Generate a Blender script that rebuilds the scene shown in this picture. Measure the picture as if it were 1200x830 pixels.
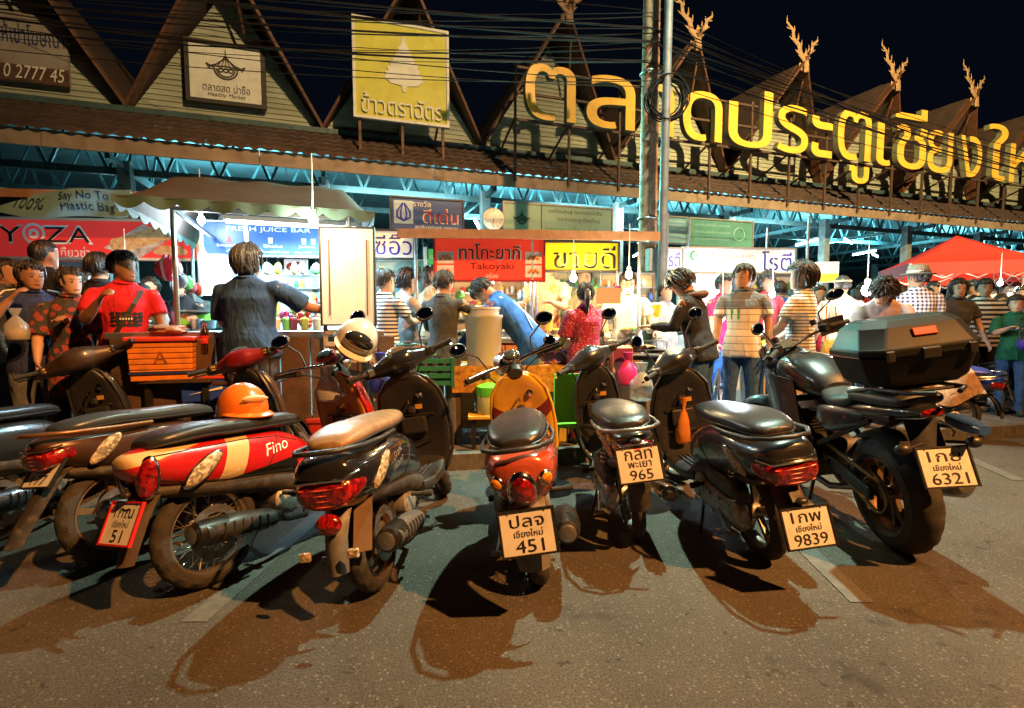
import bpy, math, random
import numpy as np
from mathutils import Vector, Matrix, Euler
from mathutils.geometry import delaunay_2d_cdt
random.seed(7); np.random.seed(7)
R = math.radians
PI = math.pi
S = bpy.context.scene
C = S.collection
for o in list(bpy.data.objects): bpy.data.objects.remove(o)

# ------------------------------------------------------------ camera, sky, lamps, exposure
FPX, CX, CY, HY, CAMZ = 600.0, 600.0, 415.0, 372.0, 1.30
PITCH = math.atan((CY - HY) / FPX)
cam = bpy.data.objects.new('camera', bpy.data.cameras.new('camera')); C.objects.link(cam)
cam.location = (0, 0, CAMZ)
cam.rotation_euler = (PI / 2 - PITCH, 0, 0)
cam.data.sensor_width = 36.0
cam.data.lens = 36.0 * FPX / 1200.0
cam.data.clip_start = 0.05
cam.data.clip_end = 600
S.camera = cam
S.render.resolution_x, S.render.resolution_y = 1024, 708
S.view_settings.view_transform = 'Standard'
try: S.view_settings.look = 'None'
except Exception: pass
S.view_settings.exposure = 0.0
S.view_settings.gamma = 1.0
S.cycles.use_denoising = True
S.cycles.max_bounces = 6
S.cycles.diffuse_bounces = 3
S.cycles.glossy_bounces = 3
S.cycles.transmission_bounces = 4
S.cycles.transparent_max_bounces = 8
S.cycles.sample_clamp_indirect = 4.0
S.cycles.caustics_reflective = False
S.cycles.caustics_refractive = False

W = bpy.data.worlds.new('World'); S.world = W; W.use_nodes = True
bg = W.node_tree.nodes['Background']
bg.inputs[0].default_value = (0.10, 0.17, 0.36, 1)      # clear night sky over a lit town
bg.inputs[1].default_value = 0.014

def lamp(name, kind, loc, energy, color, size=0.1, target=None, shape=None, size_y=None, spot=None, blend=0.5):
    d = bpy.data.lights.new(name, kind); d.energy = energy; d.color = color
    if kind == 'AREA':
        d.size = size
        if size_y: d.shape = 'RECTANGLE'; d.size_y = size_y
    elif kind == 'SPOT':
        d.shadow_soft_size = size; d.spot_size = spot or R(120); d.spot_blend = blend
    else:
        d.shadow_soft_size = size
    o = bpy.data.objects.new(name, d); C.objects.link(o); o.location = loc
    if target is not None:
        o.rotation_euler = (Vector(target) - Vector(loc)).to_track_quat('-Z', 'Y').to_euler()
    return o
# the white market street lamp whose light comes over the bikes towards the camera
LAMP_WHITE = Vector((2.75, 5.0, 8.6))
lamp('lamp_white_light', 'SPOT', LAMP_WHITE, 7600, (0.70, 1.0, 0.76), 0.07, (0.9, 5.3, 0), spot=R(68), blend=1.0)
# the sodium street lamp on the other side of the road, behind the photographer
lamp('lamp_sodium_light', 'SPOT', (7.5, -3.2, 11.4), 24500, (1.0, 0.40, 0.10), 0.14, (-0.2, 5.2, 0), spot=R(56), blend=1.0)
# added flood for the rooftop letters, tinted apart from the sodium lamp
lamp('added_letter_light', 'SPOT', (7.7, -3.0, 11.4), 72000, (1.0, 0.72, 0.32), 0.12, (9.5, 12.8, 5.8), spot=R(62), blend=0.8)
lamp('added_gable_light', 'SPOT', (7.3, -3.0, 11.4), 21000, (1.0, 0.68, 0.32), 0.12, (-3.0, 10.0, 6.6), spot=R(46), blend=1.0)  # second added flood, there only to brighten the left gables
# added cool light with no tube of its own, for teal ground between bikes
lamp('added_hall_light', 'AREA', (0.3, 8.6, 3.55), 600, (0.30, 1.0, 0.85), 2.6, (0.3, 2.6, 0), size_y=0.15)

# ------------------------------------------------------------ placing: a pixel of the 1200x830 photo at a given depth Y
_cp, _sp = math.cos(PITCH), math.sin(PITCH)
def P(px, py, Y):
    dx, dz = (px - CX) / FPX, -(py - CY) / FPX
    wy = _cp + dz * _sp
    wz = dz * _cp - _sp
    t = Y / wy
    return Vector((dx * t, Y, CAMZ + wz * t))
def G(px, py):
    dx, dz = (px - CX) / FPX, -(py - CY) / FPX
    wy = _cp + dz * _sp; wz = dz * _cp - _sp
    t = -CAMZ / wz
    return Vector((dx * t, wy * t, 0))

# ------------------------------------------------------------ materials
MATS = {}
def mat(name, col, rough=0.5, metal=0.0, noise=0.0, nscale=8.0, bump=0.0, bscale=40.0, coat=0.0, emit=None, estr=0.0,
        alpha=1.0, trans=0.0, spec=0.5, col2=None, dirt=0.0, dcol=(0.05, 0.035, 0.02)):
    if name in MATS: return MATS[name]
    m = bpy.data.materials.new(name); m.use_nodes = True
    nt = m.node_tree; b = nt.nodes['Principled BSDF']
    c = (*col, 1)
    b.inputs['Base Color'].default_value = c
    b.inputs['Roughness'].default_value = rough
    b.inputs['Metallic'].default_value = metal
    b.inputs['Specular IOR Level'].default_value = spec
    b.inputs['Coat Weight'].default_value = coat
    b.inputs['Coat Roughness'].default_value = 0.08
    if alpha < 1: b.inputs['Alpha'].default_value = alpha
    if trans: b.inputs['Transmission Weight'].default_value = trans
    if emit: 
        b.inputs['Emission Color'].default_value = (*emit, 1); b.inputs['Emission Strength'].default_value = estr
    tc = None
    if noise or bump or dirt or col2:
        tc = nt.nodes.new('ShaderNodeTexCoord')
    last = None
    if noise or col2:
        n = nt.nodes.new('ShaderNodeTexNoise'); n.inputs['Scale'].default_value = nscale; n.inputs['Detail'].default_value = 6
        n.inputs['Roughness'].default_value = 0.65
        nt.links.new(tc.outputs['Object'], n.inputs['Vector'])
        r = nt.nodes.new('ShaderNodeValToRGB')
        r.color_ramp.elements[0].position = 0.3; r.color_ramp.elements[1].position = 0.7
        if col2:
            r.color_ramp.elements[0].color = (*col2, 1); r.color_ramp.elements[1].color = c
        else:
            r.color_ramp.elements[0].color = tuple(x * (1 - noise) for x in col) + (1,)
            r.color_ramp.elements[1].color = tuple(min(1, x * (1 + noise)) for x in col) + (1,)
        nt.links.new(n.outputs['Fac'], r.inputs['Fac'])
        last = r.outputs['Color']
    if dirt:
        n2 = nt.nodes.new('ShaderNodeTexNoise'); n2.inputs['Scale'].default_value = nscale * 2.3; n2.inputs['Detail'].default_value = 8
        nt.links.new(tc.outputs['Object'], n2.inputs['Vector'])
        mr = nt.nodes.new('ShaderNodeMapRange'); mr.inputs['From Min'].default_value = 0.5; mr.inputs['From Max'].default_value = 0.72
        mr.inputs['To Max'].default_value = dirt
        nt.links.new(n2.outputs['Fac'], mr.inputs['Value'])
        mx = nt.nodes.new('ShaderNodeMix'); mx.data_type = 'RGBA'
        if last: nt.links.new(last, mx.inputs[6])
        else: mx.inputs[6].default_value = c
        mx.inputs[7].default_value = (*dcol, 1)
        nt.links.new(mr.outputs['Result'], mx.inputs['Factor'])
        last = mx.outputs[2]
        # dirt is rougher than the paint under it
        rr = nt.nodes.new('ShaderNodeMath'); rr.operation = 'MULTIPLY_ADD'; rr.inputs[1].default_value = 0.5; rr.inputs[2].default_value = rough
        nt.links.new(mr.outputs['Result'], rr.inputs[0]); nt.links.new(rr.outputs[0], b.inputs['Roughness'])
    if last: nt.links.new(last, b.inputs['Base Color'])
    if bump:
        n3 = nt.nodes.new('ShaderNodeTexNoise'); n3.inputs['Scale'].default_value = bscale; n3.inputs['Detail'].default_value = 5
        nt.links.new(tc.outputs['Object'], n3.inputs['Vector'])
        bp = nt.nodes.new('ShaderNodeBump'); bp.inputs['Strength'].default_value = bump; bp.inputs['Distance'].default_value = 0.01
        nt.links.new(n3.outputs['Fac'], bp.inputs['Height']); nt.links.new(bp.outputs['Normal'], b.inputs['Normal'])
    MATS[name] = m
    return m
def glow(name, col, s): return mat(name, (0.8, 0.8, 0.8), 0.5, emit=col, estr=s)
def pattern_mat(name, fn):
    if name in MATS: return MATS[name]
    m = bpy.data.materials.new(name); m.use_nodes = True
    fn(m.node_tree, m.node_tree.nodes['Principled BSDF']); MATS[name] = m
    return m
def stripes(name, ca, cb, freq, axis=2, duty=0.5, axis2=None, rough=0.85):
    """bands of two colours along one object axis; with axis2 a woven check"""
    def fn(nt, b):
        tc = nt.nodes.new('ShaderNodeTexCoord'); sx = nt.nodes.new('ShaderNodeSeparateXYZ'); nt.links.new(tc.outputs['Object'], sx.inputs[0])
        def band(ax):
            a = nt.nodes.new('ShaderNodeMath'); a.operation = 'MULTIPLY'; a.inputs[1].default_value = freq; nt.links.new(sx.outputs[ax], a.inputs[0])
            f = nt.nodes.new('ShaderNodeMath'); f.operation = 'FRACT'; nt.links.new(a.outputs[0], f.inputs[0])
            g = nt.nodes.new('ShaderNodeMath'); g.operation = 'GREATER_THAN'; g.inputs[1].default_value = duty; nt.links.new(f.outputs[0], g.inputs[0])
            return g.outputs[0]
        fac = band(axis)
        if axis2 is not None:
            h = nt.nodes.new('ShaderNodeMath'); h.operation = 'ADD'; nt.links.new(fac, h.inputs[0]); nt.links.new(band(axis2), h.inputs[1])
            q = nt.nodes.new('ShaderNodeMath'); q.operation = 'MULTIPLY'; q.inputs[1].default_value = 0.5; nt.links.new(h.outputs[0], q.inputs[0]); fac = q.outputs[0]
        mx = nt.nodes.new('ShaderNodeMix'); mx.data_type = 'RGBA'; mx.inputs[6].default_value = (*ca, 1); mx.inputs[7].default_value = (*cb, 1)
        nt.links.new(fac, mx.inputs['Factor']); nt.links.new(mx.outputs[2], b.inputs['Base Color'])
        b.inputs['Roughness'].default_value = rough
        cloth_bump(nt, b, tc)
    return pattern_mat(name, fn)
def cloth_bump(nt, b, tc):
    mp = nt.nodes.new('ShaderNodeMapping'); mp.inputs['Scale'].default_value = (1, 1, 0.45); nt.links.new(tc.outputs['Object'], mp.inputs[0])
    n = nt.nodes.new('ShaderNodeTexNoise'); n.inputs['Scale'].default_value = 9; n.inputs['Detail'].default_value = 3; n.inputs['Distortion'].default_value = 1.2
    nt.links.new(mp.outputs[0], n.inputs['Vector'])
    bp = nt.nodes.new('ShaderNodeBump'); bp.inputs['Strength'].default_value = 0.7; bp.inputs['Distance'].default_value = 0.035
    nt.links.new(n.outputs['Fac'], bp.inputs['Height']); nt.links.new(bp.outputs['Normal'], b.inputs['Normal'])
def cloth(name, col, rough=0.9, noise=0.25):
    def fn(nt, b):
        tc = nt.nodes.new('ShaderNodeTexCoord')
        n = nt.nodes.new('ShaderNodeTexNoise'); n.inputs['Scale'].default_value = 14; n.inputs['Detail'].default_value = 5; nt.links.new(tc.outputs['Object'], n.inputs['Vector'])
        r = nt.nodes.new('ShaderNodeValToRGB'); r.color_ramp.elements[0].position = .3; r.color_ramp.elements[1].position = .7
        r.color_ramp.elements[0].color = tuple(x * (1 - noise) for x in col) + (1,); r.color_ramp.elements[1].color = tuple(min(1, x * (1 + noise)) for x in col) + (1,)
        nt.links.new(n.outputs['Fac'], r.inputs['Fac']); nt.links.new(r.outputs['Color'], b.inputs['Base Color'])
        b.inputs['Roughness'].default_value = rough; b.inputs['Specular IOR Level'].default_value = 0.25
        cloth_bump(nt, b, tc)
    return pattern_mat(name, fn)
def spots(name, ca, cb, scale, thr=0.35):
    def fn(nt, b):
        tc = nt.nodes.new('ShaderNodeTexCoord'); v = nt.nodes.new('ShaderNodeTexVoronoi'); v.inputs['Scale'].default_value = scale
        nt.links.new(tc.outputs['Object'], v.inputs['Vector'])
        g = nt.nodes.new('ShaderNodeMath'); g.operation = 'LESS_THAN'; g.inputs[1].default_value = thr; nt.links.new(v.outputs['Distance'], g.inputs[0])
        mx = nt.nodes.new('ShaderNodeMix'); mx.data_type = 'RGBA'; mx.inputs[6].default_value = (*ca, 1); mx.inputs[7].default_value = (*cb, 1)
        nt.links.new(g.outputs[0], mx.inputs['Factor']); nt.links.new(mx.outputs[2], b.inputs['Base Color']); b.inputs['Roughness'].default_value = 0.85
        cloth_bump(nt, b, tc)
    return pattern_mat(name, fn)

class E_:
    """tiny expression builder over Math nodes"""
    def __init__(s, nt, o): s.nt, s.o = nt, o
    def op(s, k, *a):
        n = s.nt.nodes.new('ShaderNodeMath'); n.operation = k
        for i, v in enumerate((s,) + a):
            if isinstance(v, E_): s.nt.links.new(v.o, n.inputs[i])
            else: n.inputs[i].default_value = v
        return E_(s.nt, n.outputs[0])
    def __add__(s, b): return s.op('ADD', b)
    def __sub__(s, b): return s.op('SUBTRACT', b)
    def __mul__(s, b): return s.op('MULTIPLY', b)
    def __gt__(s, b): return s.op('GREATER_THAN', b)
    def __lt__(s, b): return s.op('LESS_THAN', b)
    def __and__(s, b): return s.op('MULTIPLY', b)
    def __or__(s, b): return s.op('MAXIMUM', b)
def zoned_paint(name, cols, fn, rough=.28, dirt=.25, metal=0.0):
    """glossy paint in several colours; fn(x, y, z) gives one mask for each colour after the first"""
    if name in MATS: return MATS[name]
    m = mat(name, cols[0], rough, metal, noise=.08, nscale=3, coat=.7, dirt=dirt, dcol=tuple(c * .35 + .02 for c in cols[0])); nt = m.node_tree
    tc = nt.nodes.new('ShaderNodeTexCoord'); sx = nt.nodes.new('ShaderNodeSeparateXYZ'); nt.links.new(tc.outputs['Object'], sx.inputs[0])
    x, y, z = (E_(nt, sx.outputs[i]) for i in range(3)); b = nt.nodes['Principled BSDF']; last = b.inputs['Base Color'].links[0].from_socket
    for c, k in zip(cols[1:], fn(x, y, z)):
        mx = nt.nodes.new('ShaderNodeMix'); mx.data_type = 'RGBA'; nt.links.new(last, mx.inputs[6]); mx.inputs[7].default_value = (*c, 1); nt.links.new(k.o, mx.inputs['Factor']); last = mx.outputs[2]
    nt.links.new(last, b.inputs['Base Color']); return m

# ------------------------------------------------------------ mesh building
def sgn(v): return -1.0 if v < 0 else 1.0
class MB:
    def __init__(s): s.v = []; s.f = []; s.m = []; s.M = Matrix.Identity(4); s.mi = 0
    def at(s, M): s.M = M; return s
    def use(s, i): s.mi = i; return s
    def add(s, verts, faces):
        k = len(s.v); M = s.M
        s.v += [tuple(M @ Vector(p)) for p in verts]
        s.f += [tuple(k + i for i in f) for f in faces]; s.m += [s.mi] * len(faces); return s
    def box(s, c, size, rot=None):
        x, y, z = size[0] / 2, size[1] / 2, size[2] / 2
        M = Matrix.Translation(c)
        if rot is not None: M = M @ Euler(rot).to_matrix().to_4x4()
        vs = [M @ Vector((a * x, b * y, d * z)) for a in (-1, 1) for b in (-1, 1) for d in (-1, 1)]
        return s.add(vs, [(0, 1, 3, 2), (4, 6, 7, 5), (0, 4, 5, 1), (2, 3, 7, 6), (0, 2, 6, 4), (1, 5, 7, 3)])
    def bar(s, a, b, w, h=None, up=(0, 0, 1)):
        a, b = Vector(a), Vector(b); h = h or w; d = (b - a)
        if d.length < 1e-6: return s
        d.normalize(); u = Vector(up)
        if abs(d.dot(u)) > .98: u = Vector((0, 1, 0))
        r = d.cross(u).normalized(); u = r.cross(d)
        vs = [p + r * (i * w / 2) + u * (j * h / 2) for p in (a, b) for i, j in ((-1, -1), (1, -1), (1, 1), (-1, 1))]
        return s.add(vs, [(3, 2, 1, 0), (4, 5, 6, 7), (0, 1, 5, 4), (1, 2, 6, 5), (2, 3, 7, 6), (3, 0, 4, 7)])
    def ring_loft(s, rings, closed=False, caps=True):
        n = len(rings[0]); vs = [p for r in rings for p in r]; fs = []
        m = len(rings)
        for i in range(m if closed else m - 1):
            a, b = i * n, ((i + 1) % m) * n
            for j in range(n):
                k = (j + 1) % n
                fs.append((a + j, a + k, b + k, b + j))
        if caps and not closed:
            fs.append(tuple(range(n - 1, -1, -1))); fs.append(tuple((m - 1) * n + j for j in range(n)))
        return s.add(vs, fs)
    def tube(s, pts, r, seg=8, closed=False, caps=True, flat=1.0):
        pts = [Vector(p) for p in pts]; n = len(pts)
        rr = r if hasattr(r, '__len__') else [r] * n
        rings = []; prev = None
        for i, p in enumerate(pts):
            if closed: d = pts[(i + 1) % n] - pts[i - 1]
            else: d = pts[min(i + 1, n - 1)] - pts[max(i - 1, 0)]
            if d.length < 1e-9: d = Vector((0, 0, 1))
            d.normalize()
            if prev is None:
                u = Vector((0, 0, 1)) if abs(d.z) < .9 else Vector((1, 0, 0))
                u = (u - d * u.dot(d)).normalized()
            else:
                u = prev - d * prev.dot(d)
                u = u.normalized() if u.length > 1e-6 else d.orthogonal().normalized()
            prev = u; w = d.cross(u)
            rings.append([p + (u * math.cos(2 * PI * k / seg) + w * math.sin(2 * PI * k / seg) * flat) * rr[i] for k in range(seg)])
        return s.ring_loft(rings, closed, caps)
    def lathe(s, prof, seg=24, axis='z', c=(0, 0, 0), caps=True, arc=2 * PI, start=0):
        """prof: (r, h) along the axis"""
        c = Vector(c); rings = []
        def pt(r, h, a):
            x, y = r * math.cos(a), r * math.sin(a)
            return c + (Vector((x, y, h)) if axis == 'z' else Vector((h, x, y)) if axis == 'x' else Vector((y, h, x)))
        for r, h in prof: rings.append([pt(max(r, 1e-4), h, start + arc * k / seg) for k in range(seg)])
        return s.ring_loft(rings, False, caps)
    def ell(s, c, r, seg=16, rings=10, rot=None):
        M = Matrix.Translation(c)
        if rot is not None: M = M @ Euler(rot).to_matrix().to_4x4()
        r = r if hasattr(r, '__len__') else (r, r, r); L = []
        for i in range(rings + 1):
            t = -PI / 2 + PI * i / rings; cr = max(math.cos(t), .012)
            L.append([M @ Vector((r[0] * cr * math.cos(2 * PI * k / seg), r[1] * cr * math.sin(2 * PI * k / seg), r[2] * math.sin(t))) for k in range(seg)])
        return s.ring_loft(L)
    def torus(s, c, Rr, r, axis='x', seg=40, sseg=10, prof=None):
        """wheel-like ring; prof: list of (radial, axial) offsets around the section"""
        c = Vector(c); rings = []
        pr = prof or [(r * math.cos(2 * PI * k / sseg), r * math.sin(2 * PI * k / sseg)) for k in range(sseg)]
        for i in range(seg):
            a = 2 * PI * i / seg; L = []
            for dr, da in pr:
                x, y = (Rr + dr) * math.cos(a), (Rr + dr) * math.sin(a)
                L.append(c + (Vector((da, x, y)) if axis == 'x' else Vector((x, y, da)) if axis == 'z' else Vector((y, da, x))))
            rings.append(L)
        return s.ring_loft(rings, closed=True)
    def sweep(s, secs, seg=20, caps=True):
        """body shell lofted along y: sections (y, z, half width, half height, squareness, taper[, x])"""
        rings = []
        for q in secs:
            y, z, hw, hh = q[:4]; n = q[4] if len(q) > 4 else 2.4; tp = q[5] if len(q) > 5 else 0; x0 = q[6] if len(q) > 6 else 0
            L = []
            for k in range(seg):
                a = 2 * PI * k / seg; ca, sa = math.cos(a), math.sin(a)
                px = sgn(ca) * abs(ca) ** (2 / n); pz = sgn(sa) * abs(sa) ** (2 / n)
                L.append((x0 + hw * px * (1 + tp * pz), y, z + hh * pz))
            rings.append(L)
        return s.ring_loft(rings, False, caps)
    def poly(s, outline, y0, y1):
        """outline of (x, z) extruded from y0 to y1"""
        n = len(outline)
        vs = [(x, y0, z) for x, z in outline] + [(x, y1, z) for x, z in outline]
        return s.add(vs, [tuple(range(n)), tuple(range(2 * n - 1, n - 1, -1))] + [(i, i + n, (i + 1) % n + n, (i + 1) % n) for i in range(n)])
    def polyx(s, outline, x0, x1):
        """outline of (y, z) extruded from x0 to x1"""
        n = len(outline)
        vs = [(x0, y, z) for y, z in outline] + [(x1, y, z) for y, z in outline]
        return s.add(vs, [tuple(range(n)), tuple(range(2 * n - 1, n - 1, -1))] + [(i, i + n, (i + 1) % n + n, (i + 1) % n) for i in range(n)])
    def grid(s, fn, nu, nv):
        vs = [fn(i / nu, j / nv) for i in range(nu + 1) for j in range(nv + 1)]; w = nv + 1
        return s.add(vs, [(i * w + j, (i + 1) * w + j, (i + 1) * w + j + 1, i * w + j + 1) for i in range(nu) for j in range(nv)])
    def sheet(s, fn, nu, nv, th):
        """thin two-sided curved sheet of real thickness, fn(u,v) -> point"""
        P0 = [[Vector(fn(i / nu, j / nv)) for j in range(nv + 1)] for i in range(nu + 1)]
        def nrm(i, j):
            a = P0[min(i + 1, nu)][j] - P0[max(i - 1, 0)][j]; b = P0[i][min(j + 1, nv)] - P0[i][max(j - 1, 0)]
            c = a.cross(b); return c.normalized() if c.length > 1e-9 else Vector((0, 0, 1))
        w = nv + 1; n = (nu + 1) * w
        top = [P0[i][j] for i in range(nu + 1) for j in range(w)]; bot = [P0[i][j] - nrm(i, j) * th for i in range(nu + 1) for j in range(w)]
        fs = []
        for i in range(nu):
            for j in range(nv):
                q = (i * w + j, (i + 1) * w + j, (i + 1) * w + j + 1, i * w + j + 1)
                fs.append(q); fs.append(tuple(n + k for k in reversed(q)))
        edge = [i * w for i in range(nu + 1)] + [nu * w + j for j in range(1, w)] + [i * w + nv for i in range(nu - 1, -1, -1)] + [j for j in range(nv - 1, 0, -1)]
        for a, b in zip(edge, edge[1:] + edge[:1]): fs.append((b, a, n + a, n + b))
        return s.add(top + bot, fs)
    def mesh(s, name, mats, smooth=True, angle=40):
        me = bpy.data.meshes.new(name); me.from_pydata(s.v, [], s.f)
        for m in (mats if isinstance(mats, (list, tuple)) else [mats]): me.materials.append(m)
        me.polygons.foreach_set('material_index', s.m)
        if smooth:
            me.polygons.foreach_set('use_smooth', [True] * len(me.polygons))
            me.set_sharp_from_angle(angle=R(angle))
        me.update(); return me
    def build(s, name, mats, parent=None, smooth=True, angle=40, bevel=0, sub=0, loc=None):
        if not s.f: return None
        import bmesh
        me = s.mesh(name, mats, smooth, angle)
        bm = bmesh.new(); bm.from_mesh(me); bmesh.ops.recalc_face_normals(bm, faces=bm.faces); bm.to_mesh(me); bm.free()
        if smooth and not sub: me.set_sharp_from_angle(angle=R(angle))
        o = bpy.data.objects.new(name, me); C.objects.link(o)
        if parent is not None: o.parent = parent
        if loc is not None: o.location = loc
        if bevel:
            b = o.modifiers.new('edge', 'BEVEL'); b.width = bevel; b.segments = 2; b.limit_method = 'ANGLE'; b.angle_limit = R(35)
        if sub:
            q = o.modifiers.new('smooth', 'SUBSURF'); q.levels = sub; q.render_levels = sub
        return o

def tag(o, label=None, cat=None, group=None, kind=None):
    if label: o['label'] = label
    if cat: o['category'] = cat
    if group: o['group'] = group
    if kind: o['kind'] = kind
    return o
def empty(name, loc, rot=(0, 0, 0), label=None, cat=None, group=None):
    o = bpy.data.objects.new(name, None); C.objects.link(o); o.location = loc; o.rotation_euler = rot; o.empty_display_size = .1
    return tag(o, label, cat, group)
def children(o): return [c for c in bpy.data.objects if c.parent == o]
def copy_tree(o, parent=None):
    c = o.copy(); C.objects.link(c)
    if parent is not None: c.parent = parent
    for ch in children(o): copy_tree(ch, c)
    return c

# ------------------------------------------------------------ lettering: outlines filled by winding number (Thai glyph outlines overlap themselves)
_glyph = {}
def text_tris(body, res=3, bold=0.0, shear=0.0, spacing=1.0):
    key = (body, res, bold, shear, spacing)
    if key in _glyph: return _glyph[key]
    c = bpy.data.curves.new('t', 'FONT'); c.body = body; c.size = 1; c.fill_mode = 'NONE'; c.resolution_u = res; c.offset = bold; c.shear = shear
    c.space_character = spacing; c.space_line = 0.9; c.align_x = 'CENTER'
    o = bpy.data.objects.new('t', c); C.objects.link(o)
    bpy.context.view_layer.update()
    dg = bpy.context.evaluated_depsgraph_get(); me = o.evaluated_get(dg).to_mesh()
    pts = np.array([v.co[:2] for v in me.vertices]) if len(me.vertices) else np.zeros((0, 2)); ed = [tuple(e.vertices) for e in me.edges]
    bpy.data.objects.remove(o); bpy.data.curves.remove(c)
    if not len(pts): return [], []
    # de-duplicate
    out = delaunay_2d_cdt([Vector(p) for p in pts], ed, [], 0, 1e-5)
    V = np.array([v[:] for v in out[0]]); F = np.array([f[:] for f in out[2]])
    cen = V[F].mean(axis=1)
    A = pts[[e[0] for e in ed]]; B = pts[[e[1] for e in ed]]
    wn = np.zeros(len(cen))
    for a, b in zip(A, B):
        up = (a[1] <= cen[:, 1]) & (b[1] > cen[:, 1]); dn = (a[1] > cen[:, 1]) & (b[1] <= cen[:, 1])
        cr = (b[0] - a[0]) * (cen[:, 1] - a[1]) - (cen[:, 0] - a[0]) * (b[1] - a[1])
        wn += (up & (cr > 0)); wn -= (dn & (cr < 0))
    F = F[wn != 0]
    lo, hi = V.min(0), V.max(0)
    V = V - (lo + hi) / 2
    _glyph[key] = (V, F, hi - lo)
    return _glyph[key]
def text(mb, body, M, height=None, width=None, depth=0.0, **kw):
    """lettering fitted to a height (or width) in the local x-z plane of M, facing local -y"""
    q = text_tris(body, **kw)
    if len(q) < 3: return mb
    V, F, ext = q
    sc = height / ext[1] if height else width / ext[0]
    sx = width / ext[0] if width else sc
    sy = sc if height else sx
    if width and height: sx = width / ext[0]; sy = height / ext[1]
    vs = [M @ Vector((x * sx, -depth, y * sy)) for x, y in V]
    fs = [tuple(int(i) for i in f) for f in F]
    if depth:
        n = len(vs); cnt = {}
        for f in fs:
            for a, b in ((f[0], f[1]), (f[1], f[2]), (f[2], f[0])): cnt[(a, b)] = 1
        side = [(a, b) for (a, b) in cnt if (b, a) not in cnt]
        vs += [M @ Vector((x * sx, 0, y * sy)) for x, y in V]
        fs = fs + [(a, b, b + n, a + n) for a, b in side]
    k = len(mb.v); mb.v += [tuple(v) for v in vs]; mb.f += [tuple(k + i for i in f) for f in fs]; mb.m += [mb.mi] * len(fs)
    return mb
def frame_of(o, right, up=(0, 0, 1)):
    """matrix with local x along right, z up, -y towards the viewer side (right x up)"""
    x = Vector(right).normalized(); z = Vector(up); z = (z - x * z.dot(x)).normalized(); y = z.cross(x)
    return Matrix(((x.x, y.x, z.x, o[0]), (x.y, y.y, z.y, o[1]), (x.z, y.z, z.z, o[2]), (0, 0, 0, 1)))
def T(x=0, y=0, z=0): return Matrix.Translation((x, y, z))

# ------------------------------------------------------------ common materials
BLACKP = mat('black_plastic', (0.026, 0.026, 0.028), 0.40, noise=.3, nscale=20)
RUBBER = mat('rubber', (0.030, 0.028, 0.026), 0.78, noise=.35, nscale=12, bump=.3, bscale=120, dirt=.5, dcol=(.07, .05, .035))
CHROME = mat('chrome', (0.62, 0.6, 0.57), 0.16, 1.0, dirt=.3, nscale=9, dcol=(.12, .09, .06))
STEEL = mat('grey_steel', (0.33, 0.33, 0.33), 0.38, .9, noise=.25, nscale=14, dirt=.6, dcol=(.06, .045, .03))
ALU = mat('cast_alloy', (0.40, 0.395, 0.385), 0.42, .55, noise=.25, nscale=18, bump=.12, bscale=70, dirt=.55, dcol=(.05, .04, .03))
DARKM = mat('dark_metal', (0.03, 0.03, 0.03), 0.45, .6, noise=.3, nscale=15, dirt=.4)
WHITEP = mat('white_plastic', (0.75, 0.75, 0.73), 0.4, noise=.06, nscale=6)
PLATE = mat('plate_white', (0.70, 0.71, 0.70), 0.45, noise=.06, nscale=8, dirt=.25, dcol=(.3, .24, .16))
INK = mat('plate_ink', (0.012, 0.012, 0.014), 0.5)
VINYL = mat('seat_vinyl', (0.024, 0.025, 0.028), 0.36, bump=.10, bscale=90, noise=.25, nscale=6)
def lens_mat(name, dark, bright, scale=95):
    def fn(nt, b):
        tc = nt.nodes.new('ShaderNodeTexCoord'); v = nt.nodes.new('ShaderNodeTexVoronoi'); v.inputs['Scale'].default_value = scale; nt.links.new(tc.outputs['Object'], v.inputs['Vector'])
        sx = nt.nodes.new('ShaderNodeSeparateColor'); nt.links.new(v.outputs['Color'], sx.inputs[0])
        r = nt.nodes.new('ShaderNodeValToRGB'); r.color_ramp.elements[0].position = .25; r.color_ramp.elements[1].position = .85; r.color_ramp.elements[0].color = (*dark, 1); r.color_ramp.elements[1].color = (*bright, 1)
        nt.links.new(sx.outputs[0], r.inputs['Fac']); nt.links.new(r.outputs['Color'], b.inputs['Base Color'])
        b.inputs['Roughness'].default_value = .18; b.inputs['Coat Weight'].default_value = 1; b.inputs['Coat Roughness'].default_value = .03
        bp = nt.nodes.new('ShaderNodeBump'); bp.inputs['Strength'].default_value = .6; bp.inputs['Distance'].default_value = .004; nt.links.new(v.outputs['Distance'], bp.inputs['Height']); nt.links.new(bp.outputs['Normal'], b.inputs['Normal'])
    return pattern_mat(name, fn)
REDLENS = lens_mat('red_lens', (.12, .003, .004), (.36, .010, .010), 60)
AMBER = lens_mat('amber_lens', (.45, .13, .006), (.80, .34, .03), 80)
CLEARL = lens_mat('clear_lens', (.22, .18, .12), (.62, .52, .36), 70)
GLASS = mat('glass_dark', (0.02, 0.025, 0.03), 0.04, coat=1)
MIRROR = mat('mirror_glass', (0.5, 0.52, 0.55), 0.03, 1.0)
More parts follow.
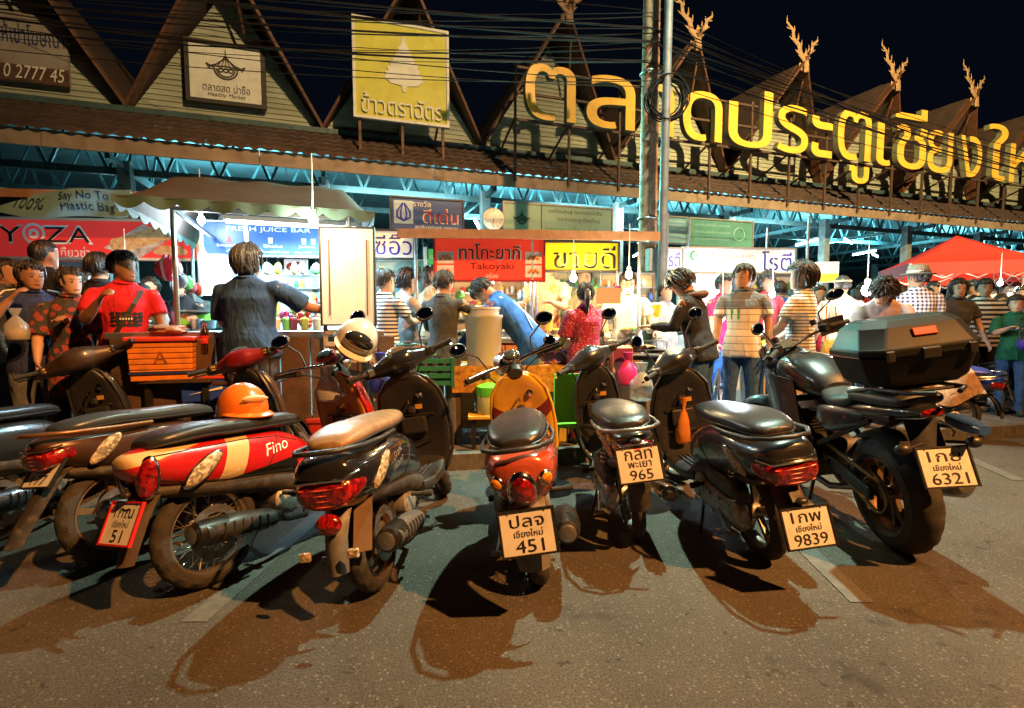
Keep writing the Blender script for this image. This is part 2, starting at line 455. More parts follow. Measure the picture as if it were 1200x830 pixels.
# ============================================================ GROUND, PAVEMENT, MARKINGS
def asphalt_fn(nt, b):
    tc = nt.nodes.new('ShaderNodeTexCoord')
    def noise(sc, det, rgh=.6):
        n = nt.nodes.new('ShaderNodeTexNoise'); n.inputs['Scale'].default_value = sc; n.inputs['Detail'].default_value = det; n.inputs['Roughness'].default_value = rgh
        nt.links.new(tc.outputs['Object'], n.inputs['Vector']); return n
    big = noise(.9, 6); grit = noise(120, 4, .85); vor = nt.nodes.new('ShaderNodeTexVoronoi'); vor.inputs['Scale'].default_value = 110
    nt.links.new(tc.outputs['Object'], vor.inputs['Vector'])
    r = nt.nodes.new('ShaderNodeValToRGB'); r.color_ramp.elements[0].position = .25; r.color_ramp.elements[1].position = .8
    r.color_ramp.elements[0].color = (.040, .036, .031, 1); r.color_ramp.elements[1].color = (.102, .093, .080, 1)
    nt.links.new(big.outputs['Fac'], r.inputs['Fac'])
    r2 = nt.nodes.new('ShaderNodeValToRGB'); r2.color_ramp.elements[0].position = .34; r2.color_ramp.elements[1].position = .7
    r2.color_ramp.elements[0].color = (.22, .22, .22, 1); r2.color_ramp.elements[1].color = (1.9, 1.85, 1.75, 1)
    nt.links.new(grit.outputs['Fac'], r2.inputs['Fac'])
    mx = nt.nodes.new('ShaderNodeMix'); mx.data_type = 'RGBA'; mx.blend_type = 'MULTIPLY'; mx.inputs['Factor'].default_value = 1
    nt.links.new(r.outputs['Color'], mx.inputs[6]); nt.links.new(r2.outputs['Color'], mx.inputs[7])
    pb = nt.nodes.new('ShaderNodeTexVoronoi'); pb.inputs['Scale'].default_value = 62; nt.links.new(tc.outputs['Object'], pb.inputs['Vector'])
    pl = nt.nodes.new('ShaderNodeMapRange'); pl.inputs['From Min'].default_value = .20; pl.inputs['From Max'].default_value = .42; pl.inputs['To Min'].default_value = 1; pl.inputs['To Max'].default_value = 0; nt.links.new(pb.outputs['Distance'], pl.inputs['Value'])
    ps = nt.nodes.new('ShaderNodeSeparateColor'); nt.links.new(pb.outputs['Color'], ps.inputs[0])
    pg = nt.nodes.new('ShaderNodeMath'); pg.operation = 'GREATER_THAN'; pg.inputs[1].default_value = .45; nt.links.new(ps.outputs[0], pg.inputs[0])
    pm = nt.nodes.new('ShaderNodeMath'); pm.operation = 'MULTIPLY'; nt.links.new(pl.outputs['Result'], pm.inputs[0]); nt.links.new(pg.outputs[0], pm.inputs[1])
    pr2 = nt.nodes.new('ShaderNodeValToRGB'); pr2.color_ramp.elements[0].color = (.03, .028, .025, 1); pr2.color_ramp.elements[1].color = (.22, .21, .185, 1); nt.links.new(ps.outputs[1], pr2.inputs['Fac'])
    px_ = nt.nodes.new('ShaderNodeMix'); px_.data_type = 'RGBA'; nt.links.new(mx.outputs[2], px_.inputs[6]); nt.links.new(pr2.outputs['Color'], px_.inputs[7])
    pf = nt.nodes.new('ShaderNodeMath'); pf.operation = 'MULTIPLY'; pf.inputs[1].default_value = .6; nt.links.new(pm.outputs[0], pf.inputs[0]); nt.links.new(pf.outputs[0], px_.inputs['Factor']); mx = px_
    # oil drips and stains
    st = noise(2.6, 4, .55); sr = nt.nodes.new('ShaderNodeMapRange'); sr.inputs['From Min'].default_value = .62; sr.inputs['From Max'].default_value = .70; sr.inputs['To Max'].default_value = .75
    nt.links.new(st.outputs['Fac'], sr.inputs['Value'])
    wr = noise(3.2, 4); vm = nt.nodes.new('ShaderNodeVectorMath'); vm.operation = 'MULTIPLY_ADD'; vm.inputs[1].default_value = (.5, .5, .5)
    nt.links.new(wr.outputs['Color'], vm.inputs[0]); nt.links.new(tc.outputs['Object'], vm.inputs[2])
    cv = nt.nodes.new('ShaderNodeTexVoronoi'); cv.feature = 'DISTANCE_TO_EDGE'; cv.inputs['Scale'].default_value = .55; nt.links.new(vm.outputs[0], cv.inputs['Vector'])
    cr = nt.nodes.new('ShaderNodeMapRange'); cr.inputs['From Min'].default_value = .002; cr.inputs['From Max'].default_value = .007; cr.inputs['To Min'].default_value = .82; cr.inputs['To Max'].default_value = 1
    nt.links.new(cv.outputs['Distance'], cr.inputs['Value'])
    pt = nt.nodes.new('ShaderNodeTexVoronoi'); pt.inputs['Scale'].default_value = 7.0; nt.links.new(vm.outputs[0], pt.inputs['Vector'])
    pr_ = nt.nodes.new('ShaderNodeMapRange'); pr_.inputs['From Min'].default_value = .07; pr_.inputs['From Max'].default_value = .17; pr_.inputs['To Min'].default_value = .45; pr_.inputs['To Max'].default_value = 1
    nt.links.new(pt.outputs['Distance'], pr_.inputs['Value'])
    mm = nt.nodes.new('ShaderNodeMath'); mm.operation = 'MULTIPLY'; nt.links.new(cr.outputs['Result'], mm.inputs[0]); nt.links.new(pr_.outputs['Result'], mm.inputs[1])
    mc = nt.nodes.new('ShaderNodeMix'); mc.data_type = 'RGBA'; mc.blend_type = 'MULTIPLY'; mc.inputs['Factor'].default_value = 1; nt.links.new(mx.outputs[2], mc.inputs[6]); nt.links.new(mm.outputs[0], mc.inputs[7]); mx = mc
    m2 = nt.nodes.new('ShaderNodeMix'); m2.data_type = 'RGBA'; nt.links.new(mx.outputs[2], m2.inputs[6]); m2.inputs[7].default_value = (.018, .016, .014, 1)
    nt.links.new(sr.outputs['Result'], m2.inputs['Factor']); nt.links.new(m2.outputs[2], b.inputs['Base Color'])
    b.inputs['Roughness'].default_value = .82; b.inputs['Specular IOR Level'].default_value = .35
    bp = nt.nodes.new('ShaderNodeBump'); bp.inputs['Strength'].default_value = .45; bp.inputs['Distance'].default_value = .008
    ad = nt.nodes.new('ShaderNodeMath'); ad.operation = 'ADD'; nt.links.new(vor.outputs['Distance'], ad.inputs[0]); nt.links.new(grit.outputs['Fac'], ad.inputs[1])
    nt.links.new(ad.outputs[0], bp.inputs['Height']); nt.links.new(bp.outputs['Normal'], b.inputs['Normal'])
ASPH = pattern_mat('asphalt', asphalt_fn)
tag(MB().add([(-150, -150, 0), (150, -150, 0), (150, 200, 0), (-150, 200, 0)], [(0, 1, 2, 3)]).build('road', ASPH, smooth=False), kind='structure')

# worn painted bay lines
def paint_fn(nt, b):
    tc = nt.nodes.new('ShaderNodeTexCoord'); n = nt.nodes.new('ShaderNodeTexNoise'); n.inputs['Scale'].default_value = 16; n.inputs['Detail'].default_value = 8; n.inputs['Roughness'].default_value = .75
    nt.links.new(tc.outputs['Object'], n.inputs['Vector']); r = nt.nodes.new('ShaderNodeValToRGB')
    r.color_ramp.elements[0].position = .44; r.color_ramp.elements[1].position = .64; r.color_ramp.elements[0].color = (.08, .075, .065, 1); r.color_ramp.elements[1].color = (.115, .11, .098, 1)
    nt.links.new(n.outputs['Fac'], r.inputs['Fac']); nt.links.new(r.outputs['Color'], b.inputs['Base Color']); b.inputs['Roughness'].default_value = .75
PAINT = pattern_mat('worn_road_paint', paint_fn)
for (x0, y0, x1, y1) in ((-1.36, 2.1, -1.22, 4.0), (1.60, 2.25, 1.82, 4.5), (4.05, 4.0, 4.35, 5.2), (-3.4, 2.0, -3.5, 3.6)):
    w = .055
    tag(MB().add([(x0 - w, y0, .004), (x0 + w, y0, .004), (x1 + w, y1, .004), (x1 - w, y1, .004)], [(0, 1, 2, 3)]).build('road_marking', PAINT, smooth=False), kind='structure')

KERBC = mat('kerb_concrete', (.10, .095, .085), .85, noise=.35, nscale=7, bump=.4, bscale=60, dirt=.7)
PAVE = mat('pavement_concrete', (.10, .095, .09), .8, noise=.4, nscale=3, bump=.4, bscale=50, dirt=.7)
PAVZ = .14
def kerb_y(x): return 4.36 + .2 * x
ka, kb = -9.0, 22.0
tag(MB().add([(ka, kerb_y(ka) + .12, PAVZ - .004), (kb, kerb_y(kb) + .12, PAVZ - .004), (kb + 9, 45, PAVZ - .004), (ka - 16, 45, PAVZ - .004)], [(0, 1, 2, 3)]).build('pavement', PAVE, smooth=False), kind='structure')
m = MB(); n_k = 31
for i in range(n_k):
    xa, xb = ka + (kb - ka) * i / n_k + .006, ka + (kb - ka) * (i + 1) / n_k - .006
    m.bar((xa, kerb_y(xa) + .06, PAVZ / 2), (xb, kerb_y(xb) + .06, PAVZ / 2), .12, PAVZ)
tag(m.build('kerb', KERBC, smooth=False), kind='structure')

# ============================================================ THE MARKET HALL
A0 = Vector((-8.1, 7.68, 0)); U = Vector((.9463, .3233, 0)).normalized(); N = Vector((U.y, -U.x, 0))   # U along the street front, N towards the street
BF = Matrix(((U.x, -N.x, 0, A0.x), (U.y, -N.y, 0, A0.y), (0, 0, 1, 0), (0, 0, 0, 1)))                # local x along, y into the hall, z up
def B(s, d, z): return BF @ Vector((s, d, z))        # d > 0 is inside
hall = empty('market_hall', A0, (0, 0, math.atan2(U.y, U.x)), 'long open market hall with brown tiled eave and pale boarded gables', 'market hall')
WOODBR = mat('brown_timber', (.11, .042, .018), .6, noise=.45, nscale=5, bump=.3, bscale=40, dirt=.5, dcol=(.03, .02, .015))
FASCIA = mat('fascia_board', (.25, .185, .13), .65, noise=.3, nscale=1.6, bump=.2, bscale=30, dirt=.6, dcol=(.12, .07, .045))
TILE = mat('brown_roof_tile', (.062, .036, .027), .75, noise=.45, nscale=3.2, bump=.35, bscale=30, dirt=.6, dcol=(.03, .018, .014))
DARKROOF = mat('old_dark_roof', (.060, .034, .026), .8, noise=.4, nscale=3, bump=.4, bscale=20)
TEAL = mat('teal_painted_steel', (.05, .095, .10), .5, .2, noise=.3, nscale=6, dirt=.4)
def board_fn(nt, b):
    tc = nt.nodes.new('ShaderNodeTexCoord'); n = nt.nodes.new('ShaderNodeTexNoise'); n.inputs['Scale'].default_value = 1.3; n.inputs['Detail'].default_value = 7; n.inputs['Roughness'].default_value = .7
    mp = nt.nodes.new('ShaderNodeMapping'); mp.inputs['Scale'].default_value = (.7, .7, 3.5); nt.links.new(tc.outputs['Object'], mp.inputs[0]); nt.links.new(mp.outputs[0], n.inputs['Vector'])
    r = nt.nodes.new('ShaderNodeValToRGB'); r.color_ramp.elements[0].position = .25; r.color_ramp.elements[1].position = .7
    r.color_ramp.elements[0].color = (.19, .20, .14, 1); r.color_ramp.elements[1].color = (.40, .41, .31, 1)
    nt.links.new(n.outputs['Fac'], r.inputs['Fac']); nt.links.new(r.outputs['Color'], b.inputs['Base Color']); b.inputs['Roughness'].default_value = .65
BOARD = pattern_mat('pale_weatherboard', board_fn)
S0, S1 = -8.0, 52.0
EZ, ROOFD, GZ = 4.0, 1.3, 5.05          # eave height, depth of the tiled apron, height of the gable base
m = MB()
seg = 14
for i in range(20):
    a, b_ = S0 + (S1 - S0) * i / 20, S0 + (S1 - S0) * (i + 1) / 20
    m.box(((a + b_) / 2, 0, EZ + .02), (b_ - a - .012, .05, .25))
m.build('fascia_board', FASCIA, hall, smooth=False)
# tiled apron roof: overlapping courses of wavy tiles
m = MB(); rows = 7; nx = int((S1 - S0) / .052)
for r in range(rows):
    d0, d1 = -.10 + (ROOFD + .10) * r / rows, -.10 + (ROOFD + .1) * (r + 1.12) / rows
    def z_at(d): return EZ + .13 + (GZ - EZ - .13) * max(0, d + .05) / (ROOFD + .05)
    for (da, db, lift) in ((d0, d1, .035),):
        vs = []
        for i in range(nx + 1):
            s = S0 + (S1 - S0) * i / nx; w = .017 * math.sin(2 * PI * s / .21) + random.uniform(-.003, .003)
            vs += [(s, da, z_at(da) + lift + w - .03), (s, da, z_at(da) + lift + w), (s, db, z_at(db) + w * .8)]
        m.add(vs, [(3 * i + k, 3 * i + 3 + k, 3 * i + 4 + k, 3 * i + 1 + k) for i in range(nx) for k in (0, 1)])
m.build('apron_roof', TILE, hall, angle=60)
# soffit under the apron and a deck above the gable wall
# gables
SV0, SP = 1.75, 3.26
GH, FW = 2.62, .80      # gable height, how far the apex leans out
KALAE = mat('carved_wood', (.36, .22, .11), .7, noise=.4, nscale=10, bump=.3, bscale=50, dirt=.4)
gd = ROOFD + .02
for k in range(-3, 13):
    s0 = SV0 + SP * k; s1 = s0 + SP; sc = (s0 + s1) / 2
    near = -2 < k < 6
    # weatherboards, each lapped over the one below
    m = MB(); nb = 24 if near else 12; H = GH - .25
    for i in range(nb):
        z0, z1 = H * i / nb, H * (i + 1) / nb
        h0, h1 = (SP / 2 - .06) * (1 - z0 / H), (SP / 2 - .06) * (1 - z1 / H)
        y0, y1 = gd - .022, gd
        m.add([(sc - h0, y0, GZ + z0), (sc + h0, y0, GZ + z0), (sc + h1, y1, GZ + z1), (sc - h1, y1, GZ + z1), (sc - h0, y1, GZ + z0), (sc + h0, y1, GZ + z0)],
              [(0, 1, 2, 3), (4, 5, 1, 0)])
    m.build('gable_wall', BOARD, hall, smooth=False)
    # roof slopes running back from the leaning verge
    m = MB(); back = 9.0
    for sd, se in ((-1, s0), (1, s1)):
        ns = 10
        fn = lambda u, v: (se + (sc - se) * u, (gd - .06 - FW * u) + v * (back + FW * u), GZ - .04 + (GH + .08) * u)
        m.sheet(fn, 8, 10, .05 * sd)
    m.build('gable_roof', DARKROOF, hall, angle=50)
    m = MB()
    for se in (s0, s1):
        a = Vector((se, gd - .10, GZ - .02)); b_ = Vector((sc, gd - .12 - FW, GZ + GH + .05))
        m.bar(a, b_ + (b_ - a).normalized() * .1, .05, .24, up=(0, -1, 0))
    m.build('barge_board', WOODBR, hall, smooth=False)
    # carved crossed finial
    m = MB(); ap = Vector((sc, gd - .16 - FW, GZ + GH))
    for sd, L_ in ((-1, 1.0), (1, .74)):
        m.at(Matrix.Translation(ap + Vector((0, .045 * sd, 0))) @ Matrix.Rotation(sd * .38, 4, 'Y'))
        cv = [(-sd * -.04 * L_, -.25), (sd * -.03, .0), (sd * .10, .22), (sd * .07, .42), (sd * .20, .60), (sd * .15, .80), (sd * .28, 1.02), (sd * .22, 1.16)]
        m.tube([(x * L_, 0, z * L_) for x, z in cv], [.085, .085, .075, .066, .056, .044, .028, .004], 8, flat=.4)
        for (bx, bz, ex, ez_, r_) in ((.02, .12, -.13, .30, .04), (.08, .34, -.06, .52, .036), (.12, .50, .00, .70, .032), (.16, .72, .06, .90, .026), (.09, .24, .23, .36, .034), (.18, .58, .32, .70, .028), (.2, .84, .34, .92, .02)):
            m.tube([(sd * bx * L_, 0, bz * L_), (sd * (bx * .4 + ex * .6) * L_, 0, (bz * .6 + ez_ * .4) * L_), (sd * ex * L_, 0, ez_ * L_)], [r_, r_ * .8, .004], 6, flat=.45)
    m.at(Matrix.Identity(4))
    m.build('finial', KALAE, hall, smooth=False)
    if near or k >= 6:
        m = MB(); m.bar((sc + .12, gd - .3 - FW * .9, GZ + GH + .3), (sc + .32, gd - .15 - FW * .3, GZ + GH - 1.2), .035); m.build('finial_stay', WOODBR, hall, smooth=False)
# the dark void behind the gables is closed by an inner roof
m = MB(); m.box(((S0 + S1) / 2, 10, GZ - .12), (S1 - S0, 17.2, .04)); m.build('ceiling_deck', mat('ceiling_dark', (.055, .075, .08), .85, noise=.3, nscale=2), hall, smooth=False)
m = MB(); m.box(((S0 + S1) / 2, 17, 2.6), (S1 - S0, .12, 5.2)); m.build('back_wall', mat('hall_back_wall', (.09, .15, .16), .8, noise=.4, nscale=.7, dirt=.5), hall, smooth=False)
# roof trusses seen under the eave
for d in (1.1, 3.6):
    m = MB(); zt, zb = 4.95, 3.98 - .12 * (d < 2)
    m.bar((S0, d, zt), (S1, d, zt), .08, .10); m.bar((S0, d, zb), (S1, d, zb), .08, .12)
    step = .86
    for i in range(int((S1 - S0) / step)):
        a = S0 + i * step
        m.bar((a, d, zb), (a + step / 2, d, zt), .045, .045); m.bar((a + step / 2, d, zt), (a + step, d, zb), .045, .045)
    m.build('truss', TEAL, hall, smooth=False)
for k in range(-1, 13):
    s = SV0 + SP * k
    m = MB(); z0, z1 = 3.9, 5.0
    m.bar((s, .2, z0), (s, 16, z0), .07, .10); m.bar((s, 1.1, z1), (s, 16, z1), .07, .08)
    for i in range(12):
        a = 1.1 + i * 1.2; m.bar((s, a, z0), (s, a + .6, z1), .04, .04); m.bar((s, a + .6, z1), (s, a + 1.2, z0), .04, .04)
    m.build('cross_truss', TEAL, hall, smooth=False)
for k in range(-1, 13, 1):
    for d in (.95, 9.0):
        m = MB(); m.box((SV0 + SP * k, d, 2.0), (.2, .2, 4.0)); m.build('column', mat('hall_column', (.16, .19, .19), .7, noise=.3, nscale=3, dirt=.6), hall, smooth=False, bevel=.01)
# shop shutters and shelves on the back wall give the hall its depth
# fluorescent battens hanging in the hall
TUBEG = glow('fluorescent_tube', (.45, .90, 1.0), 34)
bat = None
tubes = [(1.0, 3.0), (4.6, 2.2), (7.2, 4.6), (8.5, 2.4), (9.6, 2.0), (10.6, 4.2), (12.2, 5.4), (13.6, 2.2), (14.4, 4.4), (15.4, 6.2), (16.0, 2.4), (17.6, 3.4), (18.6, 2.0), (19.6, 5.0), (20.8, 2.4), (22.6, 3.2), (24.5, 4.2), (26.8, 3.0), (30, 4), (34, 4)]
for i, (s, d) in enumerate(tubes):
    t = empty('fluorescent_lamp', B(s, d, 3.55 + .1 * ((i * 7) % 3)), (0, 0, math.atan2(U.y, U.x) + (.5 if i % 3 else 1.2)), 'bright fluorescent tube lamp hanging under the hall roof', 'lamp', 'fluorescent tubes in the hall')
    MB().box((0, 0, .04), (1.24, .06, .05)).build('batten', WHITEP, t, smooth=False)
    MB().tube([(-.6, 0, -.01), (.6, 0, -.01)], .030, 8).build('tube', TUBEG, t)
    for hx in (-.4, .4): MB().tube([(hx, 0, .06), (hx, 0, 1.35)], .006, 5).build('hanger', DARKM, t)
for (s, d, e) in ((3, 3, 600), (9.5, 3.2, 900), (15.5, 3.5, 1100), (22, 3.5, 1100), (30, 4, 900)):
    o = lamp('tube_light', 'AREA', B(s, d, 3.45), e, (.35, .86, 1.0), 3.4, B(s, d, 0), size_y=.5)
    o2 = lamp('tube_uplight', 'AREA', B(s, d, 3.7), e * 1.0, (.25, .85, 1.0), 3.4, B(s, d, 9), size_y=.5)

for (s, e) in ((6.5, 160), (11.0, 160), (16.0, 120)):
    lamp('added_sign_light', 'AREA', B(s, .45, 3.72), e, (.55, .95, 1.0), 2.4, B(s + .3, 2.6, 2.4), size_y=.12)  # added fill under the eave, without tubes, to light the hall signs

# ============================================================ ROOFTOP LETTERS
YEL = mat('sign_yellow', (.86, .48, .06), .4, noise=.12, nscale=2, dirt=.25, dcol=(.3, .18, .03))
SIDEY = mat('sign_return', (.16, .17, .09), .6, noise=.2)
ld = -.12              # letters stand above the eave, well out from the gable wall
rs = empty('rooftop_letter_sign', B(9.4, ld, GZ - .3), (0, 0, math.atan2(U.y, U.x)), 'row of big yellow Thai letters standing on a steel rack above the eave', 'sign')
def s_of(px, d, z=5.7):      # where along the front a pixel column falls on the plane at depth d
    t = (px - 600) / FPX; o = A0 - N * d; h = (z - CAMZ) * _sp
    return (t * (_cp * o.y - h) - o.x) / (U.x - t * _cp * U.y)
letters = [('ต', 642, 612, 672, 1.06), ('ล', 712, 683, 741, 1.06), ('า', 764, 748, 786, 1.06), ('ด', 818, 795, 842, 1.06), ('ป', 876, 848, 900, 1.3), ('ร', 922, 905, 942, 1.1), ('ะ', 956, 945, 970, 1.0),
           ('ตู', 995, 975, 1015, 1.75), ('เ', 1030, 1021, 1038, 1.05), ('ชี', 1060, 1041, 1080, 1.55), ('ย', 1095, 1080, 1110, 1.1), ('ง', 1130, 1118, 1144, 1.1), ('ใ', 1162, 1150, 1173, 1.55), ('ห', 1190, 1176, 1204, 1.1), ('ม่', 1222, 1208, 1236, 1.5)]
zb0 = 5.18
for ch, pc, pl, pr, h in letters:
    sa, sb = s_of(pl, ld), s_of(pr, ld); w = sb - sa
    m = MB(); q = text_tris(ch, res=5, bold=.088)
    zoff = zb0 + (-.0 if ch != 'ตู' else -.52)
    base = zoff + h / 2
    text(m, ch, T((sa + sb) / 2 - 9.4, 0, base - (GZ - .3)), height=h, width=w * .97, depth=.14, res=5, bold=.088)
    k = len([1 for _ in m.f]); nfr = len(q[1])
    m.m = [0] * nfr + [1] * (k - nfr)
    m.build('letter', [YEL, SIDEY], rs, angle=30)
m = MB(); sL, sR = s_of(605, ld), s_of(1290, ld)
for z in (5.2, 5.72, 6.2): m.bar((sL - 9.4, .06, z - GZ + .3), (sR - 9.4, .06, z - GZ + .3), .045)
n_p = 17
for i in range(n_p + 1):
    s = sL + (sR - sL) * i / n_p - 9.4
    m.bar((s, .06, -.75), (s, .06, 6.3 - GZ + .3), .045)
    m.bar((s, .06, .5), (s, 1.1, .1), .035)
m.build('rack', mat('rack_steel', (.10, .06, .045), .6, .3, noise=.3, dirt=.5), rs, smooth=False)

# ============================================================ BILLBOARDS ON THE GABLES
def panel_at(name, px0, px1, py0, py1, d, label, cat, mats, thick=.06, rot=None):
    """a flat board parallel to the hall front whose corners fall at the given photo columns and rows"""
    s0, s1 = s_of(px0, d, 6.4), s_of(px1, d, 6.4); sc = (s0 + s1) / 2
    c = B(sc, d, 0); z0, z1 = P(0, py1, c.y).z, P(0, py0, c.y).z
    t = empty(name, (c.x, c.y, z0), (0, 0, math.atan2(U.y, U.x)), label, cat)
    return t, s1 - s0, z1 - z0
YB = mat('billboard_yellow', (.55, .50, .04), .55, noise=.12, nscale=1.5, dirt=.25, dcol=(.25, .22, .05))
OFFW = mat('board_white', (.66, .64, .56), .55, noise=.1, nscale=2.5, dirt=.3, dcol=(.35, .31, .24))
t, w, h = panel_at('billboard', 414, 524, 30, 143, .35, 'yellow billboard with white tiered emblem and white Thai lettering', 'billboard', None)
MB().box((0, 0, h / 2), (w, .05, h)).build('sheet', YB, t, smooth=False)
m = MB()
for x in (-w / 2, w / 2): m.box((x, -.01, h / 2), (.05, .08, h + .05))
for z in (0, h): m.box((0, -.012, z), (w, .08, .05))
m.build('frame', OFFW, t, smooth=False)
m = MB()
for x in (-w * .45, 0, w * .45): m.bar((x, .06, -.7), (x, .06, h), .05); m.bar((x, .06, h * .3), (x, 1.1, -.1), .04)
m.build('strut', WOODBR, t, smooth=False)
m = MB(); cx, cz = .03, h * .52
tiers = [(.30, -.02), (.36, .10), (.31, .22), (.27, .33), (.22, .44), (.17, .54), (.11, .64), (.05, .74)]
pr = [(-.03, -.12), (.03, -.12), (.035, -.03), (.22, -.03)]
out = [(.03, -.16), (.05, -.05), (.26, -.02), (.30, .02), (.37, .06), (.34, .12), (.36, .17), (.28, .20), (.31, .26), (.24, .30), (.27, .36), (.2, .39), (.21, .45), (.15, .48), (.16, .54), (.10, .57), (.10, .64), (.05, .70), (0, .92)]
pol = out + [(-x, z) for x, z in reversed(out[:-1])]
m.at(T(cx, 0, cz - .22)).poly([(x * 1.0, z) for x, z in pol], -.045, -.03); m.at(Matrix.Identity(4))
m.build('emblem', OFFW, t, smooth=False)
m = MB(); text(m, 'ข้าวตราฉัตร', T(0, -.05, h * .15), height=h * .21, width=w * .86, depth=.02, bold=.03); m.build('lettering', OFFW, t, smooth=False)

t, w, h = panel_at('notice_board', 218, 308, 54, 122, ROOFD - .12, 'white framed emblem board on the tall pale gable', 'sign', None)
MB().box((0, 0, h / 2), (w, .06, h)).build('sheet', OFFW, t, smooth=False)
m = MB()
for x in (-w / 2, w / 2): m.box((x, -.01, h / 2), (.07, .1, h + .07))
for z in (0, h): m.box((0, -.012, z), (w - .07, .1, .07))
m.build('frame', mat('frame_dark', (.03, .025, .02), .6), t, smooth=False)
def emblem(m, cx, cz, sc, y):
    """thin line emblem: a pointed hat over a round basket"""
    def ln(pts, th): 
        for a, b in zip(pts, pts[1:]): m.bar((cx + a[0] * sc, y, cz + a[1] * sc), (cx + b[0] * sc, y, cz + b[1] * sc), .012, th * sc, up=(0, 0, 1))
    arc = lambda x0, z0, r, a0, a1, n=12, q=1: [(x0 + r * math.cos(R(a0 + (a1 - a0) * i / n)), z0 + q * r * math.sin(R(a0 + (a1 - a0) * i / n))) for i in range(n + 1)]
    ln([(0, .62), (0, .42), (-.1, .26), (-.3, .1), (-.5, .02)], .04); ln([(0, .42), (.1, .26), (.3, .1), (.5, .02)], .04); ln([(-.5, .02), (0, .06), (.5, .02)], .04)
    for i in range(-2, 3): ln([(0, .4), (i * .13, .06)], .025)
    ln(arc(0, 0, .38, 180, 360), .05); ln(arc(0, 0, .30, 190, 350), .04)
    for x in (-.16, .0, .16): ln(arc(x, -.08, .07, 0, 360, 10), .035)
    ln([(-.36, -.02), (-.62, .10), (-.5, -.06)], .04); ln([(.36, -.02), (.62, .10), (.5, -.06)], .04)
m = MB(); emblem(m, 0, h * .60, h * .5, -.04)
text(m, 'ตลาดสด น่าซื้อ', T(0, -.04, h * .26), height=h * .15, width=w * .62); text(m, 'Healthy Market', T(0, -.04, h * .12), height=h * .09, width=w * .5, shear=.3)
m.build('lettering', mat('ink_brown', (.05, .03, .02), .6), t, smooth=False)

t, w, h = panel_at('advert_board', -8, 78, 18, 98, ROOFD - .12, 'weathered board offering advertising space, cut by the left frame edge', 'sign', None)
MB().box((0, 0, h / 2), (w, .06, h)).build('sheet', mat('advert_sheet', (.34, .33, .30), .6, noise=.3, nscale=1.2, col2=(.20, .13, .09)), t, smooth=False)
MB().box((0, -.032, h * .12), (w, .01, h * .24)).build('lower_band', mat('advert_band', (.08, .035, .02), .6, noise=.4), t, smooth=False)
m = MB(); text(m, 'ให้เช่าโฆษณา', T(0, -.04, h * .70), height=h * .30, width=w * .92, bold=.03); m.build('lettering', mat('ink_blue', (.015, .03, .13), .5), t, smooth=False)
m = MB(); text(m, '0 2777 45', T(w * .02, -.045, h * .14), height=h * .2, width=w * .84, bold=.02, shear=.2); m.build('phone_number', OFFW, t, smooth=False)
# ============================================================ POLES, CABLES
CONC = mat('weathered_pole', (.30, .20, .13), .8, noise=.4, nscale=4, bump=.4, bscale=30, dirt=.7)
GALV = mat('galvanised', (.13, .14, .15), .5, .15, noise=.25, nscale=6, dirt=.4)
up_b = Vector((P(757, 372, 7.0).x, 7.0, 0))
up = empty('utility_pole', up_b, (0, 0, .2), 'thick weathered utility pole beside the thin metal lamp post', 'utility pole')
m = MB(); m.tube([(0, 0, 0), (0, 0, 4), (0, 0, 8.6)], [.125, .115, .10], 10); m.build('shaft', CONC, up)
m = MB()
for i in range(14): m.tube([(-.13, -.05, 1.1 + i * .42), (.13, -.05, 1.1 + i * .42)], .007, 5)
m.build('step_bolt', DARKM, up)
MB().bar((-.9, -.12, 6.9), (.9, -.12, 6.9), .09, .11).build('cross_arm', DARKM, up, smooth=False)
for i in range(4):
    m = MB(); m.lathe([(.02, 6.95), (.05, 6.97), (.05, 7.0), (.03, 7.02), (.045, 7.05), (.02, 7.09)], 10, c=(-.75 + i * .5, -.12, 0)); m.build('insulator', mat('porcelain', (.16, .08, .05), .25), up)
m = MB()
for z in (2.3, 2.62, 4.5): m.torus((0, 0, z), .13, .012, 'z', 20, 6)
m.build('strap', STEEL, up)
m = MB(); m.box((.02, -.16, 2.05), (.2, .12, .3)); m.build('junction_box', mat('grey_box', (.22, .23, .23), .6, dirt=.5), up, bevel=.01, smooth=False)
# coil of spare cable hung on the pole
m = MB(); cc = P(781, 115, 6.72)
for k in range(11):
    r = .23 + random.uniform(-.05, .05); c0 = (random.uniform(-.03, .03), random.uniform(-.05, .05), random.uniform(-.04, .04)); ph = random.uniform(0, 6)
    m.tube([(c0[0] + r * math.cos(a) , c0[1] + .03 * math.sin(a * 2 + ph), c0[2] + r * 1.1 * math.sin(a)) for a in [2 * PI * i / 26 for i in range(26)]], .009, 5, closed=True)
CABLE = mat('cable_black', (.012, .010, .010), .95, noise=.3, spec=.1)
tag(m.build('cable_coil', CABLE, loc=cc), 'tangled coil of spare black cable hung on the utility pole', 'cable coil')

